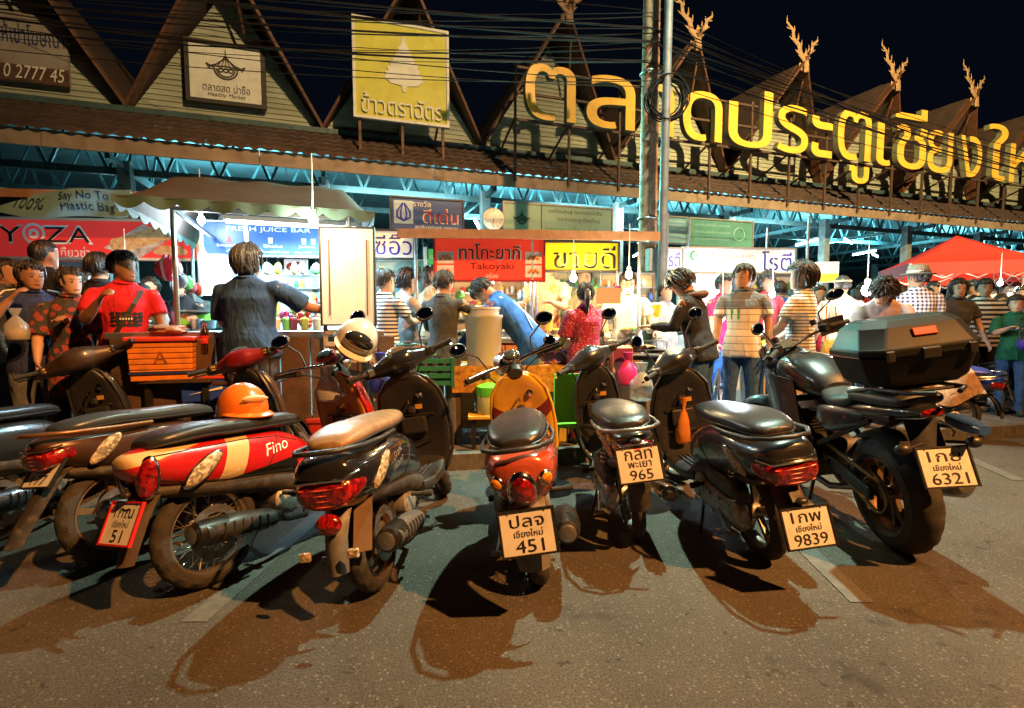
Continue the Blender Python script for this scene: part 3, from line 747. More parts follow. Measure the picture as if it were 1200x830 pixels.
lp_b = Vector((P(773, 372, 6.7).x, 6.7, 0))
lp = empty('street_lamp', lp_b, (0, 0, 0), 'slim galvanised street lamp post rising out of frame beside the wooden pole', 'street lamp')
arm = LAMP_WHITE - lp_b
m = MB(); m.tube([(0, 0, 0), (.02, 0, 3), (.05, .0, 7.6)], [.062, .056, .05], 12); m.build('post', GALV, lp)
m = MB(); m.tube([(.05, 0, 7.55), (.08, -.1, 8.0), (arm.x * .5, arm.y * .5, 8.6), (arm.x, arm.y, 8.78)], .03, 8); m.build('arm', GALV, lp)
m = MB(); m.ell((arm.x, arm.y, 8.74), (.16, .26, .07)); m.build('lamp_head', STEEL, lp)
m = MB(); m.lathe([(.11, 8.68), (.10, 8.66)], 16, c=(arm.x, arm.y, 0)); m.build('lamp_glass', glow('lamp_glass', (1, .93, .8), 30), lp)

# far-side sodium lamp, behind the camera
sl = empty('street_lamp', (7.6, -4.1, 0), (0, 0, 0), 'tall sodium street lamp on the far side of the road', 'street lamp')
MB().tube([(0, 0, 0), (0, 0, 6), (0, .1, 11.2), (0, .8, 11.6)], [.1, .085, .06, .05], 12).build('post', GALV, sl)
MB().ell((-.1, .95, 11.62), (.16, .3, .08)).build('lamp_head', STEEL, sl)
for x in (-.3, .1): MB().box((x, 1.05, 11.5), (.3, .16, .24), rot=(.3, 0, 0)).build('added_flood_head', STEEL, sl, smooth=False, bevel=.01)  # housings added to give the extra floods a body

m_ = None
pole_pts = [up_b + Vector((-.03, -.15, z)) for z in (4.35, 4.5, 4.62, 4.7, 4.82, 4.95, 5.08)]
def cable(a, b, sag, r, label, n=28):
    pts = [a.lerp(b, i / n) - Vector((0, 0, sag * 4 * (i / n) * (1 - i / n))) for i in range(n + 1)]
    tag(MB().tube(pts, r, 5, caps=False).build('overhead_cable', CABLE), label, 'cable', 'overhead cables along the street')
dl, dr = Vector((-13.5, -2.9, 0)), Vector((22, 9.4, 0))
for i in range(17):
    a = random.choice(pole_pts) + Vector((random.uniform(-.1, .1), random.uniform(-.1, .1), random.uniform(-.12, .12)))
    l = up_b + dl + Vector((0, 0, 4.75 + random.uniform(-.35, .5)))
    r_ = up_b + dr + Vector((0, 0, 4.6 + random.uniform(-.35, .6)))
    rad = random.choice((.004, .005, .006, .008, .012))
    cable(l, a, random.uniform(.15, .55), rad, 'black overhead cable in the sagging bundle running left of the utility pole')
    if i % 4 != 3: cable(a, r_, random.uniform(.3, .9), rad, 'black overhead cable in the sagging bundle running right of the utility pole')
cable(B(1.2, -.1, 5.4) + Vector((-.2, 0, .9)), up_b + Vector((0, 0, 5.3)), -.12, .006, 'thin pale service wire rising to the utility pole from the gables')

# ============================================================ SIGNS
def sign(name, px0, px1, py0, py1, Y, ang, label, matf, thick=.06, cat='sign', fr=None, frw=.03):
    """flat board: centre column at depth Y, turned by ang about z; returns (root, width, height), local origin at the bottom centre"""
    h_ = (P(600, (py0 + py1) / 2, Y).z - CAMZ) * _sp; tc_ = ((px0 + px1) / 2 - 600) / FPX
    c = Vector((tc_ * (Y * _cp - h_), Y, 0))
    def hit(px):
        t = (px - 600) / FPX; s = (t * (c.y * _cp - h_) - c.x) / (math.cos(ang) - t * _cp * math.sin(ang)); return s
    s0, s1 = hit(px0), hit(px1)
    cc = c + Vector((math.cos(ang), math.sin(ang), 0)) * (s0 + s1) / 2
    z0, z1 = P(600, py1, Y).z, P(600, py0, Y).z
    t = empty(name, (cc.x, cc.y, z0), (0, 0, ang), label, cat)
    w, h = s1 - s0, z1 - z0
    MB().box((0, thick / 2, h / 2), (w, thick, h)).build('panel', matf, t, smooth=False)
    if fr is not None:
        m = MB()
        for x in (-w / 2, w / 2): m.box((x, thick / 2 - .004, h / 2), (frw, thick + .03, h + frw))
        for z in (0, h): m.box((0, thick / 2 - .006, z), (w - frw, thick + .03, frw))
        m.build('frame', fr, t, smooth=False)
    return t, w, h
def letter(t, body, x, z, mt, height=None, width=None, y=-.004, name='lettering', **kw):
    m = MB(); text(m, body, T(x, y, z), height=height, width=width, **kw); return m.build(name, mt, t, smooth=False)
def rect(m, x, z, w, h, y=-.003, th=.003): m.box((x, y + th / 2, z), (w, th, h)); return m
def lit(name, col, s): return mat(name, col, .45, emit=col, estr=s)
INKB = mat('ink_black', (.01, .01, .01), .5); INKR = mat('ink_red', (.5, .015, .02), .5); INKBL = mat('ink_royal', (.02, .04, .45), .5); INKW = mat('ink_white', (.8, .8, .78), .5)
INKG = mat('ink_green', (.02, .35, .12), .5)
FR = mat('sign_frame', (.35, .33, .3), .5, .4, dirt=.4); FRD = mat('sign_frame_dark', (.04, .03, .025), .5)

t, w, h = sign('shop_sign', -75, 232, 257, 303, 6.3, .10, 'long red snack stall sign reading YOZA with gyoza picture', lit('sign_red_lit', (.55, .03, .025), .5), fr=mat('sign_rim_pale', (.6, .45, .33), .5))
k = w / 307.0
xo = lambda px: (px - 78.5) * k
m = MB()
for ch, px in (('Y', 10), ('Z', 62), ('A', 90)): text(m, ch, T(xo(px), -.006, h * .60), height=h * .48, width=32 * k, bold=.2)
m.build('letter_outline', INKW, t, smooth=False)
m = MB()
for ch, px in (('Y', 10), ('Z', 62), ('A', 90)): text(m, ch, T(xo(px), -.010, h * .60), height=h * .38, width=25 * k, bold=.10)
m.build('lettering', INKB, t, smooth=False)
m = MB()
for r0, r1 in ((h * .27, h * .2), (h * .13, h * .05)): m.add([(xo(37) + r * math.cos(2 * PI * i / 40), -.008, h * .62 + r * math.sin(2 * PI * i / 40)) for i in range(40) for r in (r0, r1)], [(2 * i, 2 * i + 1, (2 * i + 3) % 80, (2 * i + 2) % 80) for i in range(40)])
m.build('ring_letter', INKW, t, smooth=False)
letter(t, 'เกี๊ยวซ่า', xo(82), h * .17, INKW, height=h * .26, width=38 * k)
FOODM = mat('printed_dumplings', (.72, .52, .24), .6, col2=(.35, .14, .04), nscale=14)
m = MB()
for i in range(9):
    x = xo(135) + i * 7 * k; m.ell((x, -.004, h * (.34 + .045 * i)), (11 * k, .004, h * .16), 14, 8, rot=(0, .7, 0))
m.build('printed_food', FOODM, t)
m = MB()
m.add([(xo(118), -.0035, h * .28), (xo(160), -.0035, h * .02), (xo(205), -.0035, h * .62), (xo(165), -.0035, h * .9)], [(0, 1, 2, 3)]); m.build('printed_dish', mat('printed_dish', (.75, .70, .62), .5, col2=(.12, .05, .03), nscale=5), t, smooth=False)
m = MB()
for i in range(5): m.ell((xo(186) + i * 6 * k, -.004, h * .2 + (i % 2) * h * .08), (9 * k, .004, h * .09), 12, 8)
m.build('printed_snack', FOODM, t)

# banner
b0, b1 = P(-30, 216, 6.0), P(150, 219, 5.6)
bt = empty('banner', (b0 + b1) / 2, (0, 0, 0), 'sagging pale blue banner asking for no plastic bags', 'banner')
BAN = mat('banner_blue', (.22, .46, .56), .6, noise=.15, nscale=3, bump=.3, bscale=6)
rel = (b1 - b0); bh = .30
def ban(u, v): 
    p = rel * (u - .5); return (p.x, p.y + .06 * math.sin(u * 7 + v * 2) - .05 * v, p.z - bh * v - .07 * 4 * u * (1 - u) * (1 if v < .5 else .8) + .02 * math.sin(u * 11))
MB().sheet(ban, 30, 8, .004).build('cloth', BAN, bt, angle=60)
m = MB()
for bt_, u_, v_, hh, ww in (('100%', .40, .45, .15, .46), ('Say No To', .74, .26, .11, .58), ('Plastic Bag', .76, .68, .12, .62)):
    V_, F_, ex = text_tris(bt_, bold=.02); L_ = rel.length; kx, kz = ww / ex[0], hh / ex[1]
    m.add([Vector(ban(u_ + x * kx / L_, v_ - y * kz / bh)) + Vector((0, -.012, 0)) for x, y in V_], [tuple(int(i) for i in f) for f in F_])
m.build('lettering', mat('ink_navy', (.02, .06, .12), .5), bt, smooth=False)

# hall signs
t, w, h = sign('hall_sign', 458, 543, 233, 276, 9.2, .3, 'blue hall sign with white wing emblem and red Thai lettering', mat('sign_navy', (.02, .07, .26), .5, noise=.2, nscale=2), fr=FRD)
m = MB(); rect(m, -w * .33, h * .6, w * .26, h * .62); m.build('emblem_panel', mat('emblem_panel', (.45, .6, .7), .5), t, smooth=False)
m = MB()
for s_ in (-1, 1):
    for r_ in (.05, .10): m.add([(-w * .33 + s_ * a * w, -.006, h * z) for a, z in ((.0, .85), (.02, .85), (r_, .62), (r_, .45), (.0, .34), (.0, .39), (r_ - .025, .48), (r_ - .025, .6))], [tuple(range(8))])
m.build('emblem', INKBL, t, smooth=False)
letter(t, 'รางวัล', -w * .08, h * .85, INKW, height=h * .16); letter(t, 'ดีเด่น', w * .18, h * .54, INKW, height=h * .42, width=w * .5, bold=.08, y=-.004); letter(t, 'ดีเด่น', w * .18, h * .54, INKR, height=h * .36, width=w * .47, bold=.03, y=-.008)
letter(t, 'สุขาภิบาลอาหาร ตลาดสด', w * .12, h * .2, INKW, height=h * .13, width=w * .6); letter(t, 'สมาคมตลาดสดไทย', -w * .3, h * .12, INKW, height=h * .1, width=w * .3)
t, w, h = sign('hall_sign', 590, 717, 241, 277, 10.2, .3, 'pale green hall sign with round emblem and dark Thai text', mat('sign_celadon', (.30, .48, .38), .5, noise=.12, nscale=2), fr=FR)
m = MB(); rect(m, -w * .165, h * .5, .02, h); emblem(m, -w * .34, h * .5, h * .45, -.01); m.build('emblem', mat('ink_dkgreen', (.01, .06, .04), .5), t, smooth=False)
letter(t, 'ขอต้อนรับสู่ ตลาดสดน่าซื้อ', w * .15, h * .8, MATS['ink_dkgreen'], height=h * .17, width=w * .5); letter(t, 'ตลาดประตูเชียงใหม่', w * .18, h * .55, MATS['ink_dkgreen'], height=h * .2, width=w * .4); letter(t, 'ตลาดสด น่าซื้อ  ระดับดีมาก', w * .16, h * .22, INKG, height=h * .25, width=w * .58, bold=.02)
t, w, h = sign('hall_sign', 768, 805, 254, 285, 10.5, .3, 'small cyan notice half hidden behind the two poles', mat('sign_cyan', (.18, .45, .55), .5, noise=.2, nscale=3), fr=FR)
for i in range(5): letter(t, 'ประกาศเทศบาลนคร', 0, h * (.84 - i * .16), INKW, height=h * .1, width=w * (.8 - .1 * (i % 2)))
t, w, h = sign('hall_sign', 808, 882, 258, 290, 11.5, .3, 'dim green hall sign with pale ring above the roti stall', mat('sign_dimgreen', (.08, .25, .22), .5, noise=.3, nscale=2), fr=FR)
m = MB(); m.torus((w * .27, -.01, h * .5), h * .24, .012, 'y', 24, 6); m.build('emblem', mat('ink_pale', (.3, .55, .55), .5), t)
for i in range(3): letter(t, 'ตลาดประตูเชียงใหม่ เทศบาลนคร', -w * .14, h * (.78 - i * .25), MATS['ink_pale'], height=h * .13, width=w * .55)
ck = P(578, 257, 9.0)
t = empty('wall_clock', ck, (0, 0, .25), 'round white wall clock hanging between the two hall signs', 'clock')
m = MB(); m.lathe([(.17, .04), (.19, .02), (.19, -.02), (.165, -.03)], 28, 'y'); m.build('case', WHITEP, t)
m = MB(); m.lathe([(.16, -.022), (.001, -.026)], 28, 'y'); m.build('dial', lit('dial', (.65, .72, .7), .15), t)
m = MB(); m.bar((0, -.034, 0), (.05, -.034, .08), .012, .004); m.bar((0, -.036, 0), (-.02, -.036, -.12), .008, .004)
for i in range(12): m.bar((.125 * math.sin(i * PI / 6), -.033, .125 * math.cos(i * PI / 6)), (.148 * math.sin(i * PI / 6), -.033, .148 * math.cos(i * PI / 6)), .012, .003)
m.build('hands', INKB, t)

# stall signs
t, w, h = sign('shop_sign', 236, 378, 261, 300, 5.6, .2, 'dark blue lit sign of the fresh juice bar under the tarpaulin', lit('sign_blue_lit', (.02, .07, .22), .8), fr=STEEL, frw=.02)
letter(t, 'FRESH JUICE BAR', w * .05, h * .78, INKW, height=h * .17, width=w * .70)
letter(t, 'Smoothie', -w * .28, h * .30, INKW, height=h * .09, width=w * .2); letter(t, 'Shake', w * .08, h * .30, INKW, height=h * .09, width=w * .16); letter(t, 'Juice', w * .36, h * .30, INKW, height=h * .09, width=w * .14); letter(t, 'น้ำผลไม้ปั่น  ผลไม้สด  สมูทตี้', w * .05, h * .12, INKW, height=h * .1, width=w * .7)
m = MB()
for x, c_ in ((.06, 1), (.34, 1), (.42, 1)): m.poly([(w * x - .025, h * .55), (w * x + .025, h * .55), (w * x + .018, h * .38), (w * x - .018, h * .38)], -.006, -.003)
m.build('printed_cup', INKW, t, smooth=False)
m = MB(); m.poly([(-w * .28 - .03, h * .38), (-w * .28 + .03, h * .38), (-w * .28, h * .62)], -.006, -.003); m.build('printed_fruit', INKR, t, smooth=False)
t, w, h = sign('shop_sign', 425, 485, 270, 303, 5.7, .15, 'small white sign with purple Thai lettering right of the menu board', lit('sign_white_lit', (.75, .68, .55), .55), fr=FRD, frw=.02)
letter(t, 'ซีอิ๊ว', w * .1, h * .5, mat('ink_purple', (.05, .02, .35), .5), height=h * .74, width=w * .72, bold=.04)
t, w, h = sign('shop_sign', 509, 638, 279, 329, 5.3, .04, 'red lit sign reading Takoyaki with four food photos', lit('sign_red2_lit', (.75, .045, .02), .55), fr=mat('sign_rim_red', (.3, .02, .02), .5), frw=.02)
letter(t, 'ทาโกะยากิ', 0, h * .68, INKW, height=h * .40, width=w * .58, bold=.07); letter(t, 'ทาโกะยากิ', 0, h * .68, INKB, height=h * .35, width=w * .55, bold=.03, y=-.008)
letter(t, 'Takoyaki', w * .02, h * .32, INKB, height=h * .20, width=w * .40, bold=.01, y=-.006)
letter(t, 'อร่อย', w * .02, h * .12, INKW, height=h * .12)
m = MB()
for x in (-.4, .4):
    for z in (.22, .54): rect(m, w * x, h * z, w * .15, h * .28)
m.build('photo_print', mat('photo_print', (.72, .66, .58), .5), t, smooth=False)
m = MB()
for x in (-.4, .4):
    for z in (.22, .54):
        for i in range(5): m.ell((w * x + (i - 2) * .022, -.005, h * z + (i % 2) * .02 - .01), (.018, .004, .017), 10, 6)
m.build('printed_food', mat('printed_takoyaki', (.35, .10, .03), .5, col2=(.6, .25, .05), nscale=30), t)
t, w, h = sign('shop_sign', 636, 725, 284, 318, 5.6, .06, 'bright yellow lit sign with outlined Thai lettering', lit('sign_yellow_lit', (.80, .58, .01), .35), fr=FRD, frw=.02)
letter(t, 'ขายดี', w * .05, h * .48, INKB, height=h * .78, width=w * .82, bold=.15); letter(t, 'ขายดี', w * .05, h * .48, mat('ink_gold', (.85, .75, .12), .5), height=h * .60, width=w * .71, bold=.01, y=-.008)
t, w, h = sign('shop_sign', 776, 800, 291, 316, 6.9, .1, 'narrow white sign with blue lettering just right of the metal post', lit('sign_white2_lit', (.76, .80, .86), .5), fr=FR, frw=.02)
letter(t, 'โรตี', 0, h * .5, INKBL, height=h * .72, width=w * .75, bold=.04)
t, w, h = sign('shop_sign', 800, 932, 291, 320, 7.0, .1, 'long white lit roti stall sign with green crescent and blue lettering', lit('sign_white3_lit', (.78, .80, .82), .5), fr=FR, frw=.02)
letter(t, 'โรตี', w * .33, h * .5, INKBL, height=h * .78, width=w * .27, bold=.06)
m = MB(); cx_, cz_, r_ = -w * .40, h * .68, h * .2
m.add([(cx_ + r_ * math.cos(R(a)), -.004, cz_ + r_ * math.sin(R(a))) for a in range(40, 321, 20)] + [(cx_ + .3 * r_ + .78 * r_ * math.cos(R(a)), -.004, cz_ + .78 * r_ * math.sin(R(a))) for a in range(310, 49, -20)], [tuple(range(15 + 14))])
star = [(cx_ + .45 * r_ + (.34 if i % 2 == 0 else .14) * r_ * math.sin(i * PI / 5), -.004, cz_ + (.34 if i % 2 == 0 else .14) * r_ * math.cos(i * PI / 5)) for i in range(10)]
m.add(star, [tuple(range(10))]); m.build('crescent', INKG, t, smooth=False)
letter(t, 'โรตีมะตะบะ ชาชัก', -w * .06, h * .70, INKR, height=h * .2, width=w * .38); letter(t, 'ฮาลาล', -w * .38, h * .2, INKBL, height=h * .16); letter(t, 'กล้วย ไข่ นม ช็อกโกแลต', -w * .06, h * .32, INKG, height=h * .16, width=w * .36)
t, w, h = sign('menu_board', 815, 850, 321, 372, 6.8, .1, 'lit menu board of red text lines under the roti sign', lit('menu_lit', (.78, .70, .70), .6))
for i in range(8): letter(t, random.choice(('โรตีไข่', 'โรตีกล้วย', 'โรตีนม', 'โรตีธรรมดา')) + ' ' * 4 + random.choice(('15', '20', '25', '30')), 0, h * (.92 - i * .115), INKR, height=h * .075, width=w * .86)
t, w, h = sign('menu_board', 955, 983, 307, 331, 6.6, -.3, 'small tilted white and yellow menu sign over the crowd', lit('menu2_lit', (.75, .66, .55), .4))
MB().box((0, -.003, h * .22), (w * .96, .004, h * .38)).build('price_strip', lit('strip_yellow', (.8, .6, .03), .4), t, smooth=False)
for i in range(4): letter(t, 'ไก่ทอด หมูทอด', 0, h * (.88 - i * .14), INKR, height=h * .09, width=w * .8)
t, w, h = sign('menu_board', 502, 516, 292, 318, 6.3, .1, 'little green sticker board behind the red takoyaki sign', lit('sticker_green', (.05, .45, .12), .3)); letter(t, 'เมนู', 0, h * .6, INKW, width=w * .7)
t, w, h = sign('oval_sign', 333, 360, 304, 322, 6.0, .2, 'small white placard with red oval badge behind the juice counter', lit('placard_lit', (.75, .75, .75), .5))
m = MB(); m.ell((0, -.003, h * .5), (w * .42, .004, h * .34), 20, 8); m.build('badge', INKR, t); letter(t, 'สดชื่น', 0, h * .5, INKW, width=w * .6, y=-.012)

# ============================================================ STALL STRUCTURES
POLE = mat('stall_pole', (.55, .57, .6), .3, .8, dirt=.3)
TARP = mat('brown_tarpaulin', (.045, .038, .034), .75, noise=.3, nscale=2.5, bump=.5, bscale=5, dirt=.4)
TARPB = mat('blue_tarpaulin', (.14, .32, .42), .7, noise=.2, nscale=3, bump=.4, bscale=6)
WOODC = mat('counter_wood', (.07, .038, .022), .55, noise=.45, nscale=6, bump=.3, bscale=30, dirt=.4)
STEELT = mat('counter_steel', (.5, .5, .5), .3, .9, noise=.15, nscale=6, dirt=.3)
a22 = R(20)
js = empty('juice_stall', (-2.62, 4.02, PAVZ), (0, 0, a22), 'juice stall with brown tarpaulin canopy, scalloped valance and crowded counter', 'stall')
Wd, Dp = 1.30, 2.0     # local x along the front, y back
zf, zb, zr = 2.0, 2.0, 2.44
def can(u, v):
    y = -.35 + v * (Dp + .5); zz = zf + (zr - zf) * math.sin(min(1, v * 1.9) * PI / 2) * (1 if v < .55 else 1 - (v - .55) * .35)
    sag = .05 * math.sin(u * PI * 4) ** 2 * v
    e = 1 - max(0, abs(u - .5) * 2 - .78) / .22
    return (-.28 + u * (Wd + .46), y, zf + (zz - zf) * (e ** .6 if e > 0 else 0) - sag)
MB().sheet(can, 26, 14, .006).build('canopy', [TARP], js, angle=60)
m = MB()
def val(x0, y0, x1, y1, n):
    w_ = 12
    m.sheet(lambda u, v: (x0 + (x1 - x0) * u, y0 + (y1 - y0) * u + .01 * math.sin(u * 40), zf + .01 - v * (.045 + .045 * abs(math.sin(u * n * PI)))), n * w_, 2, .004)
val(-.28, -.352, Wd + .18, -.352, 9); val(-.282, -.33, -.282, Dp + .1, 9); val(Wd + .182, -.33, Wd + .182, Dp + .1, 9)
m.build('valance', mat('valance_green', (.045, .11, .11), .7, noise=.2, nscale=6), js, angle=60)
for x, y in ((0, 0), (Wd, 0), (0, Dp), (Wd, Dp), (.38, 1.0)):
    MB().tube([(x, y, 0), (x, y, zf + .1 + (.3 if y else 0))], .019, 10).build('pole', POLE, js)
m = MB(); m.bar((0, 0, zf), (Wd, 0, zf), .03); m.bar((0, 0, zf), (0, Dp, zf), .03); m.bar((Wd, 0, zf), (Wd, Dp, zf), .03); m.bar((0, Dp, zf + .3), (Wd, Dp, zf + .3), .03); m.build('frame', POLE, js, smooth=False)
m = MB(); m.box((Wd / 2 - .1, .28, 1.02), (Wd + .75, .62, .05)); m.build('counter_top', STEELT, js, smooth=False, bevel=.006)
m = MB()
for i in range(9): m.box((-.33 + i * .235, -.02, .52), (.225, .03, .95))
m.build('counter_front', WOODC, js, smooth=False, bevel=.004)
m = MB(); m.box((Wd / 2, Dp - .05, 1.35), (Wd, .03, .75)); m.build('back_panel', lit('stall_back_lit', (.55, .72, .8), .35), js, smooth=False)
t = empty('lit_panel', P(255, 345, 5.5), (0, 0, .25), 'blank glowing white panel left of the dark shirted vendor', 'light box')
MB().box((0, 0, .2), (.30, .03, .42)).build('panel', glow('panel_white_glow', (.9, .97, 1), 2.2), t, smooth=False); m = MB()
for x in (-.16, .16): m.box((x, -.002, .2), (.02, .05, .46))
m.build('frame', POLE, t, smooth=False)
# lamp tubes under the canopy
tb = empty('fluorescent_lamp', js.matrix_world @ Vector((0, 0, 0)), (0, 0, 0), 'long cool white tube lamp under the juice stall canopy', 'lamp')
tb.location = (js.location.x + math.cos(a22) * .85 - math.sin(a22) * .75, js.location.y + math.sin(a22) * .85 + math.cos(a22) * .75, 2.19); tb.rotation_euler = (0, 0, a22)
MB().box((0, 0, .03), (1.25, .07, .04)).build('batten', WHITEP, tb, smooth=False); MB().tube([(-.6, 0, 0), (.6, 0, 0)], .02, 8).build('tube', glow('tube_cool', (.75, .93, 1.0), 28), tb)
lamp('juice_stall_light', 'AREA', tb.location + Vector((0, 0, -.05)), 150, (.50, .84, 1.0), 1.2, tb.location + Vector((0, 0, -3)), size_y=.15)
lamp('juice_canopy_light', 'POINT', tb.location + Vector((0, .25, -.12)), 26, (.42, .80, 1.0), .12)
def bulb(px, py, Y, col, e0, label, glowv=60, r=.035):
    e = e0 * 1.7; p = P(px, py, Y); t = empty('lamp_bulb', p, (0, 0, 0), label, 'lamp')
    MB().ell((0, 0, 0), (r, r, r * 1.2), 12, 8).build('bulb', glow('bulb_%s' % ('warm' if col[2] < .7 else 'cool'), col, glowv), t)
    MB().lathe([(r * .5, r), (r * .55, r * 2.2), (.006, r * 2.4), (.004, .5)], 10).build('socket', WHITEP, t)
    o = lamp('bulb_light', 'POINT', p + Vector((0, -.06, -.02)), e, col, .05); return t
bulb(236, 258, 5.2, (.8, .95, 1), 22, 'bright cool bulb hanging on the juice stall pole')
bulb(367, 258, 4.0, (1, .82, .5), 20, 'warm bulb hanging above the blank menu board')
bulb(238, 299, 5.25, (.8, .95, 1), 10, 'small cool bulb low beside the glowing panel')
bulb(737, 322, 5.15, (1, .80, .42), 24, 'warm bulb shining on the man in the white shirt')
bulb(672, 326, 5.5, (1, .75, .38), 15, 'warm bulb under the yellow sign')
bulb(575, 330, 5.6, (1, .76, .4), 20, 'warm bulb under the red takoyaki sign')
bulb(846, 372, 5.5, (.70, .88, 1), 50, 'harsh cool bulb between the hooded woman and the grey shirted man', 90)
bulb(1016, 340, 5.4, (1, .95, .88), 60, 'harsh white bulb flaring beside the bowed young man', 120, .05)
bulb(1172, 332, 8.6, (1, .9, .7), 60, 'white bulb under the red canopy')
bulb(905, 345, 6.4, (.80, .93, 1), 24, 'warm bulb at the right end of the roti stall')
bulb(148, 322, 5.7, (.75, .9, 1), 18, 'cool bulb under the red gyoza sign')

# blank back of the lit menu board on its rack
t, w, h = sign('menu_board', 376, 439, 267, 381, 4.3, .12, 'tall cream menu board with thin dark frame on a wooden rack', mat('board_cream', (.78, .70, .58), .5, noise=.08, nscale=3, dirt=.35, dcol=(.4, .28, .16), emit=(.85, .74, .56), estr=.35), thick=.04, fr=FRD, frw=.014)  # emission in the material stands in for some lamp light on the face
m = MB()
for x in (-.34, .36): m.bar((w * x, -.012, h * .1), (w * x, -.012, h * .88), .010, .012)
m.build('batten', mat('board_crack', (.16, .09, .05), .6), t, smooth=False)
m = MB(); zg = PAVZ - t.location.z
for x in (-.46, .46): m.bar((w * x, .04, zg), (w * x, .04, h * .3), .03)
for z in (-.06, -.16, -.3): m.bar((-w * .46, .03, z), (w * .46, .03, z), .03, .035)
m.build('stand', mat('rack_pale', (.45, .40, .33), .5, dirt=.4), t, smooth=False)

def stall(name, c, ang, w, d, hc, hr, label, front, roofm, top=STEELT, roof=True, overhang=.12):
    t = empty(name, (c[0], c[1], PAVZ), (0, 0, ang), label, 'stall')
    MB().box((0, d / 2, hc), (w, d, .045)).build('counter_top', top, t, smooth=False, bevel=.006)
    m = MB(); n = max(3, int(w / .3))
    for i in range(n): m.box((-w / 2 + (i + .5) * w / n, .02, hc / 2 - .02), (w / n - .012, .03, hc - .06))
    m.build('counter_front', front, t, smooth=False, bevel=.004)
    for x in (-w / 2 + .03, w / 2 - .03):
        for y in (.05, d - .03): MB().tube([(x, y, 0), (x, y, hr)], .018, 8).build('pole', POLE, t)
    if roof:
        m = MB(); m.sheet(lambda u, v: (-w / 2 - .1 + u * (w + .2), -overhang + v * (d + overhang + .5), hr + .02 + .22 * v + .02 * math.sin(u * 30)), 40, 6, .012); m.build('roof', roofm, t, angle=60)
        m = MB(); m.box((0, -overhang - .012, hr), (w + .24, .02, .09)); m.build('roof_edge', mat('roof_edge', (.28, .17, .11), .6, noise=.3), t, smooth=False)
    return t
YPAT = mat('yellow_table_cloth', (.72, .36, .04), .6, col2=(.16, .06, .02), nscale=22)
CORR = mat('corrugated_dark', (.10, .085, .08), .6, .3, noise=.3)
stall('snack_stall', (P(60, 372, 6.0).x, 6.0), .1, 3.2, 1.1, 1.05, 2.55, 'gyoza stall with steel counter under the long red sign', mat('counter_blue', (.10, .22, .33), .5, noise=.2), CORR)
stall('snack_stall', (P(556, 372, 5.25).x, 5.25), .05, 1.25, .9, .92, 1.98, 'takoyaki stall with warm lit counter behind the bent man in blue', mat('counter_orange', (.45, .2, .05), .5, noise=.3), CORR)
stall('snack_stall', (P(690, 372, 5.35).x, 5.35), .08, 1.15, .9, .90, 1.98, 'warm lit snack stall with brown roof edge under the yellow sign', mat('counter_brown', (.2, .1, .05), .5, noise=.3), CORR)
stall('roti_stall', (P(865, 372, 6.75).x, 6.75), .1, 2.0, 1.0, .98, 2.5, 'roti stall with white counter under the long white sign', mat('counter_white', (.5, .52, .55), .5, noise=.1), CORR, roof=False)
def backlit(px0, px1, py0, py1, Y, col, s, label):
    t, w, h = sign('back_partition', px0, px1, py0, py1, Y, .15, label, mat('partition_%d' % px0, col, .6, noise=.25, nscale=4), thick=.04, cat='partition', fr=POLE, frw=.02)
    m = MB()
    for i in range(1, 4): m.bar((-w / 2, -.03, h * i / 4), (w / 2, -.03, h * i / 4), .12, .015)
    m.build('shelf', POLE, t, smooth=False)
    m = MB(); cols = len(m.v)
    for i in range(1, 4):
        x = -w / 2 + .05
        while x < w / 2 - .05:
            hh = random.uniform(.04, h * .17); r = random.uniform(.018, .035); m.use(random.randrange(5)); m.lathe([(r * .8, 0), (r, hh * .1), (r, hh * .7), (r * .5, hh)], 8, c=(x, -.05, h * i / 4 + .008)); x += r * 2 + random.uniform(.005, .06)
    m.build('goods', [mat('goods_red', (.5, .05, .04), .4), mat('goods_yellow', (.7, .5, .06), .4), mat('goods_green', (.1, .4, .12), .4), mat('goods_white', (.75, .75, .72), .4), mat('goods_blue', (.06, .15, .45), .4)], t)
backlit(-30, 130, 306, 372, 6.9, (.12, .30, .36), .1, 'blue shelving behind the gyoza stall')
backlit(505, 640, 330, 388, 6.3, (.50, .36, .20), .1, 'warm lit shelving behind the takoyaki stall')
backlit(642, 765, 320, 388, 6.5, (.55, .40, .22), .1, 'warm lit shelving behind the yellow sign stall')
backlit(270, 375, 322, 386, 6.1, (.35, .5, .55), .1, 'pale shelving behind the juice counter')
backlit(795, 935, 322, 392, 7.9, (.45, .5, .55), .1, 'pale shelving at the back of the roti stall')
backlit(440, 508, 305, 392, 6.6, (.22, .36, .38), .1, 'teal shelving behind the noodle customers')

